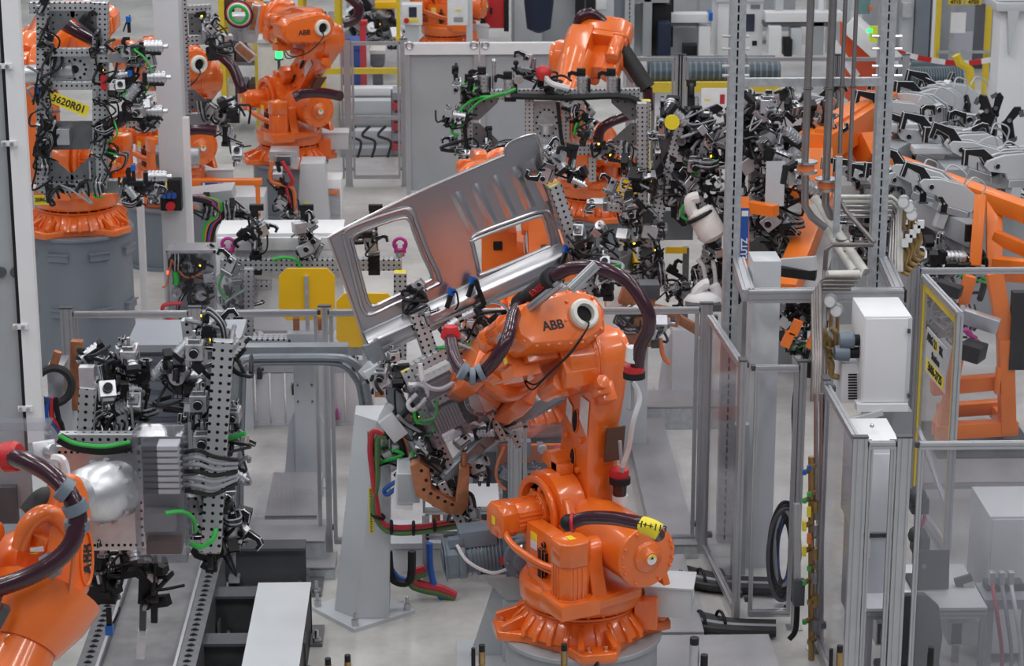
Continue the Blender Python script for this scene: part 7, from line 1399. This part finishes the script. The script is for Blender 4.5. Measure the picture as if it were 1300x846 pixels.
def press():
    t = thing('arch_press', 'grey arched machine frame with dark interior', 'machine', W(820, 72, 36)); 
    for r, mt, d in (((782, -20, 795, 75), 'bgrey', 0), ((816, -20, 828, 72), 'mgrey', 0), ((795, -20, 850, 4), 'mgrey', 0), ((796, 4, 816, 72), 'lgrey', .6), ((828, 5, 852, 75), 'black', .2), ((836, 30, 852, 72), 'navy', -.2)): q = M(mt); pbox(q, *r, 36 + d, .5); q.build('frame_member', t, bevel=.02)
    slotted_post(t, X(799, 30, 35.8), 35.8, 0, 4, .15)
    t = thing('gantry_unit', 'white linear gantry arm with blue end caps on a grey machine', 'gantry', W(875, 72, 36.5)); 
    for r, mt, d in (((845, 18, 902, 29), 'white', 0), ((845, 29, 888, 34), 'dark_steel', .1), ((887, 34, 902, 72), 'white', 0), ((900, 16, 905, 27), 'sensor_blue', -.05), ((852, -20, 855, 60), 'black', .2), ((850, 34, 890, 75), 'mgrey', .6), ((868, 58, 890, 75), 'black', .2)): q = M(mt); pbox(q, *r, 36.5 + d, .3); q.build('gantry_member', t, bevel=.01)
    t = tbox('machine_cabinet', 'pale machine cabinet with dark screen behind the left slotted post', 'cabinet', (911, 2, 968, 76), 37, .9, 'white', (('screen', (927, 18, 932, 40), -.02, .02, 'screen'), ('screen', (936, 18, 958, 40), -.02, .02, 'screen'), ('vent', (955, 52, 961, 58), -.02, .02, 'black'), ('plate', (953, 6, 965, 11), -.02, .02, 'motor_grey'), ('cap', (909, -2, 970, 3), -.04, 1, 'lgrey')))
    tbox('wall_cabinet', 'blue-grey cabinet row behind the gantry arm', 'cabinet', (846, -30, 1010, 40), 41, .6, 'mgrey', (('door', (850, -28, 885, 38), -.02, .02, 'mgrey'), ('door', (888, -28, 960, 38), -.02, .02, 'mgrey')))
    t = thing('gantry_unit', 'white linear gantry arm with vertical slides behind the stainless pipes', 'gantry', W(1030, 70, 36.5))
    for r, mt, d in (((972, 16, 1070, 28), 'white', 0), ((976, 34, 992, 70), 'white', -.1), ((1004, 36, 1018, 70), 'lgrey', 0), ((996, 50, 1006, 72), 'black', -.1), ((1030, 28, 1046, 70), 'mgrey', .1), ((970, 28, 1060, 34), 'dark_steel', .1), ((1052, -20, 1080, 70), 'lgrey', .5), ((985, -20, 995, 16), 'lgrey', .2), ((1040, -20, 1046, 16), 'white', .2), ((1090, -20, 1105, 18), 'teal', .3), ((1104, 8, 1108, 14), 'cable_orange', .2)): q = M(mt); pbox(q, *r, 36.5 + d, .3); q.build('gantry_member', t, bevel=.01)
press()
def roller(label, x0, x1, y0, y1, Y, mt='roller', basemt='fence_yellow', n=22):
    t = thing('roller_bed', label, 'roller conveyor', W((x0 + x1) / 2, y1, Y), 'roller beds'); a, b = X(x0, y0, Y), X(x1, y0, Y); zt = W(x0, y0, Y).z; zb = W(x0, y1, Y).z; r = (zt - zb) / 3
    for k in range(2): 
        c0 = V((a, Y + .5 * k, zb + r * 1.5)); M(mt).tube([c0.lerp(V((b, Y + .5 * k, zb + r * 1.5)), i / 40) for i in range(41)], r * 1.4, n=16, k=1).build('roller', t)
    for i in range(n): x = a + (b - a) * (i + .5) / n; M('motor_grey').cyl((x, Y, zb + r * 1.5), (x + (b - a) / n * .3, Y, zb + r * 1.5), r * 1.46, n=16).build('roller_ring', t)
    M(basemt).box(((a + b) / 2, Y + .2, zb - .06), (b - a + .2, .8, .1)).build('base_beam', t)
    for x in (a, b): M('dark_steel').box((x, Y + .25, zb / 2), (.12, .6, zb)).build('leg', t)
roller('long grey-blue roller bed behind the back fence', 826, 990, 78, 104, 31.5); roller('dark ribbed roller bed above the rear clamp rows', 1148, 1222, 84, 114, 31.0, 'roller')
for k, (r, lab) in enumerate((((890, 112, 930, 158), 'paper sheet with coloured marks hanging on the back fence')  ,)):
    Yp = 28.284 if k == 0 else 26.389; t = tbox('paper_sheet', lab, 'paper', r, Yp, .012, 'paper', group='paper sheets'); 
    for j, (rr, mt) in enumerate((((r[0] + 24, r[1] + 8, r[0] + 30, r[1] + 20), 'hose_red'), ((r[0] + 4, r[1] + 14, r[0] + 12, r[1] + 16), 'sticker'), ((r[0] + 12, r[1] + 26, r[0] + 20, r[1] + 27), 'hose_red'))): 
        q = M(mt)
        if rr[3] < r[3]: pbox(q, *rr, Yp - .004, .003); q.build('printed_mark', t)
st = tbox('sheet_rack', 'grey rack with a paper sheet with red mark on it', 'rack', (888, 160, 932, 215), 26.4, .1, 'mgrey', (('paper_sheet', (893, 178, 927, 206), -.012, .012, 'paper'), ('printed_mark', (917, 186, 923, 197), -.016, .004, 'hose_red'), ('shelf', (886, 206, 934, 212), -.1, .3, 'lgrey'),))
def topright():
    t = thing('steep_chute', 'steep orange chute with white side walls behind the pipes', 'chute', W(1100, 130, 30)); 
    P = [(1074, 34), (1084, 40), (1122, 84), (1122, 126), (1074, 126)]; k = 5; V0 = [W(x, y, 30) for x, y in P]; M('ramp_orange').add(V0 + [p + V((0, .5, 0)) for p in V0], [tuple(range(k)), tuple(range(k, 2 * k))[::-1]] + [(i, (i + 1) % k, k + (i + 1) % k, k + i) for i in range(k)]).build('side_plate', t, flat=True)
    M('white').bar(W(1078, 28, 29.9), W(1148, 92, 29.7), .5, .2).build('belt_cover', t, bevel=.02); M('white').bar(W(1058, 54, 29.6), W(1088, 98, 29.5), .25, .05).build('side_strip', t); q = M('mgrey', 'hole'); pbox(q, 1136, 82, 1150, 102, 29.4, .3); p = W(1142, 91, 29.4); q.cyl(p, p - V((0, .02, 0)), .05, m='hole'); q.build('end_block', t); q = M('blue'); pbox(q, 1147, 90, 1150, 100, 29.38, .02); q.build('blue_mark', t); q = M('dark_steel'); b_ = W(1100, 126, 30.2); q.box((b_.x, 30.3, b_.z / 2), (.4, .3, b_.z)); q.build('stand', t); M('lime').box(W(1112, 43, 29.3), (.16, .02, .2)).build('lime_tag', t); M('led_green').box(W(1104, 39, 29.3), (.06, .03, .05)).build('indicator', t)
    t = thing('yellow_gate', 'yellow steel gate frame with sign board and white sheet', 'gate', W(1220, 130, 32.5))
    for r in ((1188, -20, 1193, 135), (1251, -20, 1257, 138)): q = M('fence_yellow'); pbox(q, *r, 32.5, .12); q.build('post', t)
    q = M('fence_yellow'); pbox(q, 1240, 132, 1257, 139, 32.5, .12); q.build('foot', t); q = M('fence_yellow'); pbox(q, 1204, -1, 1223, 6, 32.4, .03); q.build('sign_board', t); q = M('fence_yellow'); pbox(q, 1226, -1, 1246, 6, 32.4, .03); q.build('sign_board', t)
    for x, tx in ((1213.5, '4715'), (1236, '4750')): text(q_parent(t), tx, .075, frame(W(x, 2.6, 32.38), V((1, 0, 0)), V((0, 0, 1)), V((0, -1, 0))))
    q = M('paper'); pbox(q, 1207, 16, 1226, 42, 32.2, .01); q.build('white_sheet', t); q = M('alu'); pbox(q, 1190, 65, 1258, 68, 32.4, .05); q.build('cross_rail', t); q = M('alu'); pbox(q, 1206, 6, 1211, 80, 32.4, .06); q.build('upright', t); q = M('clear'); pbox(q, 1211, 6, 1250, 80, 32.45, .01); q.build('pane', t)
    t = thing('barrier_tape', 'red and white barrier tape sagging across the gate', 'tape', W(1200, 78, 31)); P = smoothpts([W(1138, 66, 31), W(1165, 73, 31), W(1200, 79, 31), W(1230, 80, 31), W(1258, 76, 31)], 4)
    for i in range(len(P) - 1): M('red' if (i // 2) % 2 == 0 else 'paper').bar(P[i], P[i + 1], .008, .07).build('tape_stripe', t)
    tbox('machine_hall_unit', 'tall grey machine hall unit behind the yellow gate', 'machine', (1108, -20, 1190, 90), 38, 1, 'mgrey', (('dark_column', (1162, -20, 1180, 90), -.3, .4, 'bgrey'), ('light_column', (1144, -20, 1160, 70), -.2, .3, 'lgrey'), ('tank', (1146, 4, 1158, 22), -.5, .3, 'cast_alu'), ('pipe_strip', (1183, -20, 1187, 90), -.3, .2, 'white')))
    tbox('machine_hall_unit', 'grey machine hall unit with dark doorway behind the white column', 'machine', (1192, -20, 1300, 110), 38.5, 1, 'mgrey', (('dark_doorway', (1236, 5, 1250, 100), -.02, .02, 'dgrey'), ('light_panel', (1206, 40, 1234, 100), -.03, .03, 'lgrey')))
    t = thing('building_column', 'white building column with widened capital behind the clamp rows', 'column', W(1285, 260, 26)); a, b = X(1266, 100, 26), X(1306, 100, 26); z = W(1285, 12, 26).z; M('white').box(((a + b) / 2, 26.2, z / 2), (b - a, .4, z)).build('shaft', t, bevel=.03); M('lgrey').box(((a + b) / 2, 26.2, z + .04), (b - a + .16, .6, .1)).build('capital', t, bevel=.02); M('white').box(((a + b) / 2, 26.2, z + .6), (b - a + .1, .5, 1.0)).build('upper_shaft', t)
    M('lgrey').prism([(a + .05, z), (a + .18, z), (a + .10, z - .5)], -26.0, -25.9, frame((0, 0, 0), (1, 0, 0), (0, 0, 1), (0, -1, 0))).build('haunch', t)
    t = thing('bent_yellow_post', 'bent yellow steel post before the yellow gate', 'post', W(1230, 125, 30)); M('fence_yellow').tube([W(1214, 70, 30), W(1218, 80, 30), W(1231, 88, 30), W(1232, 110, 30), V((X(1231, 190, 30), 30, 0))], .06, n=6, k=1).build('bent_tube', t)
def q_parent(t): return t
topright()
# orange beam with blue plate behind the white fixture, hoses at the grey pedestals
t = CB = tbox('orange_crossbar', 'thin orange crossbar with blue plate beside the copper weld gun', 'crossbar', (240, 229, 332, 236), 25.2, .12, 'fixture_orange', (('blue_plate', (255, 232, 292, 236), -.01, .01, 'blue'), ('post', (326, 236, 331, 355), 0, .1, 'fixture_orange'), ('plate_square', (257, 232.5, 260, 235.5), -.014, .01, 'paper')))
text(CB, 'LUTZ', .05, frame(W(284, 234, 25.18), V((1, 0, 0)), V((0, 0, 1)), V((0, -1, 0))), 'paper')
def hosepile():
    t = thing('hose_bundle', 'bundle of dark and coloured hoses below the orange crossbar', 'hoses', G(265, 300)); 
    for i, mt in enumerate(('black', 'hose_red', 'cable_blue', 'black', 'cable_orange', 'cable_green')): M(mt).tube([W(243 + 3 * i, 252, 24.5), W(268 + 2 * i, 258, 24.4), W(282 - i, 275, 24.4), W(270 - 2 * i, 295, 24.4), W(258 + i, 380, 24.4)], .03, n=6).build('hose', t)
    M('lgrey').box(W(262, 247, 24.8), (.6, .4, .12), rot=RY(-6)).build('tray', t); scatter(t, W(250, 260, 24.6), W(300, 262, 24.6), 8, .12, (1, 1.4), ['junction_box', 'pivot_unit'], 4, 161)
hosepile()
t = tbox('robot_controller', 'low grey control box at the foot of the robot by the signal lamp', 'control box', (300, 250, 336, 300), 26.0, .5, 'lgrey', legs='lgrey', parts=(('door', (303, 256, 333, 298), -.02, .02, 'lgrey'),))
# items in front of the left grey screen and behind the left tool
def behind_left():
    t = thing('gun_carrier', 'spot-weld gun with copper horn and coiled black cable behind the left fence post', 'weld gun', G(75, 560)); Y = 16.6
    m = M('cast_alu', 'copper'); pbox(m, 60, 466, 82, 510, Y, .3); m.build('gun_body', t, bevel=.01); m = M('copper'); m.bar(W(66, 470, Y - .1), W(74, 446, Y - .1), .06, .06); m.bar(W(96, 520, Y + .1), W(98, 432, Y + .1), .09, .08); m.build('copper_horn', t, bevel=.01); M('rubber').torus(W(68, 490, Y - .15), (.3, -1, .2), .13, .03).build('cable_loop', t)
    for k, mt in enumerate(('cable_blue', 'hose_red', 'black')): cable(t, [W(62 + 4 * k, 505, Y - .2), W(58 + 8 * k, 530, Y - .2), W(70 + 4 * k, 540, Y - .2), W(82, 560, Y - .1)], .02, mt)
    m = M('lgrey'); b = W(72, 510, Y); m.box((b.x, Y + .15, b.z / 2), (.2, .25, b.z)); m.build('post', t)
    t = tbox('sheet_stack', 'blue-grey ribbed sheet-metal cover behind the left tool', 'cover', (165, 446, 300, 640), 17.5, .5, 'bgrey', legs='bgrey'); 
    for i in range(8): q = M('bgrey'); pbox(q, 168, 452 + i * 17, 244, 462 + i * 17, 17.46, .05); q.build('rib', t, bevel=.02)
    m = M('mgrey'); pbox(m, 160, 438, 304, 447, 17.4, .7); m.build('lid', t)
behind_left()
# small pneumatic fittings in the foreground
def fittings():
    lab = ('brass plug fitting with chrome collar on a black peg, near the gun stand', 'lone brass plug fitting on a peg right of the first', 'brass plug fitting with black cap beside the motor console', 'black and brass fitting cluster with blue sensor at the drum pedestal', 'silver post with black knob on the tread plate', 'brass plug fitting between the fence posts', 'thin black peg in front of the office chair')
    for k, (x, y, yt) in enumerate(((417, 870, 836), (442, 870, 832), (612, 870, 819), (716, 875, 818), (880, 880, 810), (1064, 880, 820), (1179, 880, 822))):
        Y = 12.6; p = W(x, y, Y); t = thing('air_fitting', lab[k], 'fitting', (p.x, Y, p.z), 'foreground air fittings'); h = W(x, yt, Y).z - p.z; top = p + V((0, 0, h))
        M('alu').box((p.x + .02, Y + .05, p.z / 2 - .03), (.10, .06, p.z - .0)).build('stand', t); M('dgrey').box(p + V((.02, .0, .0)), (.16, .10, .06)).build('block', t)
        q = M('brass' if k in (0, 1, 2, 5, 3) else ('alu' if k == 4 else 'black'), 'black', 'steel'); r = .02 if k != 4 else .03; q.cyl(p, top - V((0, 0, .04)), r, n=12); q.cyl(top - V((0, 0, .04)), top, r * .9, n=12, m='black'); q.cyl(p + V((0, 0, h * .4)), p + V((0, 0, h * .5)), r * 1.2, n=12, m='steel'); q.build('plug', t)
        if k in (2, 5): q = M('black'); q.cyl(p + V((-.05, 0, 0)), top + V((-.05, 0, -.02)), .012); q.build('peg', t)
        if k == 3: put(t, 'blue_sensor', p + V((.20, .0, -.03)), 0, 0, 0, 1.1); put(t, 'pivot_unit', p + V((-.1, 0, -.05)), 0, 0, 0, .8); put(t, 'junction_box', p + V((.05, 0, -.04)), 90, 0, 0, .9); put(t, 'sensor', p + V((-.13, 0, .05)), 90, 60, 0, 1)
        if k == 4: put(t, 'pivot_unit', p + V((.07, 0, .0)), 0, 0, 0, .7); M('black').cyl(p + V((.06, 0, .1)), p + V((.06, 0, .24)), .022).build('knob', t)
fittings()

def back_rack():
    for k, (x0, x1, Y, lab) in enumerate(((284, 328, 33.5, 'yellow-brown storage rack with cream boxes left of the cream cabinet'), (384, 430, 35.5, 'yellow-brown storage rack far behind the leaning robot arm'))):
        t = thing('storage_rack', lab, 'rack', (X((x0 + x1) / 2, 100, Y), Y, 0), 'storage racks'); a, b = X(x0, 100, Y), X(x1, 100, Y)
        for x in (a, b):
            for y in (Y, Y + .8): M('fence_yellow').box((x, y, 1.0), (.08, .08, 2.0)).build('upright', t)
        for i, z in enumerate((.35, 1.0, 1.65)):
            M('dark_steel').box(((a + b) / 2, Y + .4, z), (b - a, .8, .05)).build('shelf', t)
            for j in range(3): M(('cream', 'cable_grey', 'brown')[(i + j) % 3]).box((a + (b - a) * (j + .5) / 3, Y + .35, z + .19), ((b - a) / 3.6, .55, .32)).build('carton', t)
back_rack()
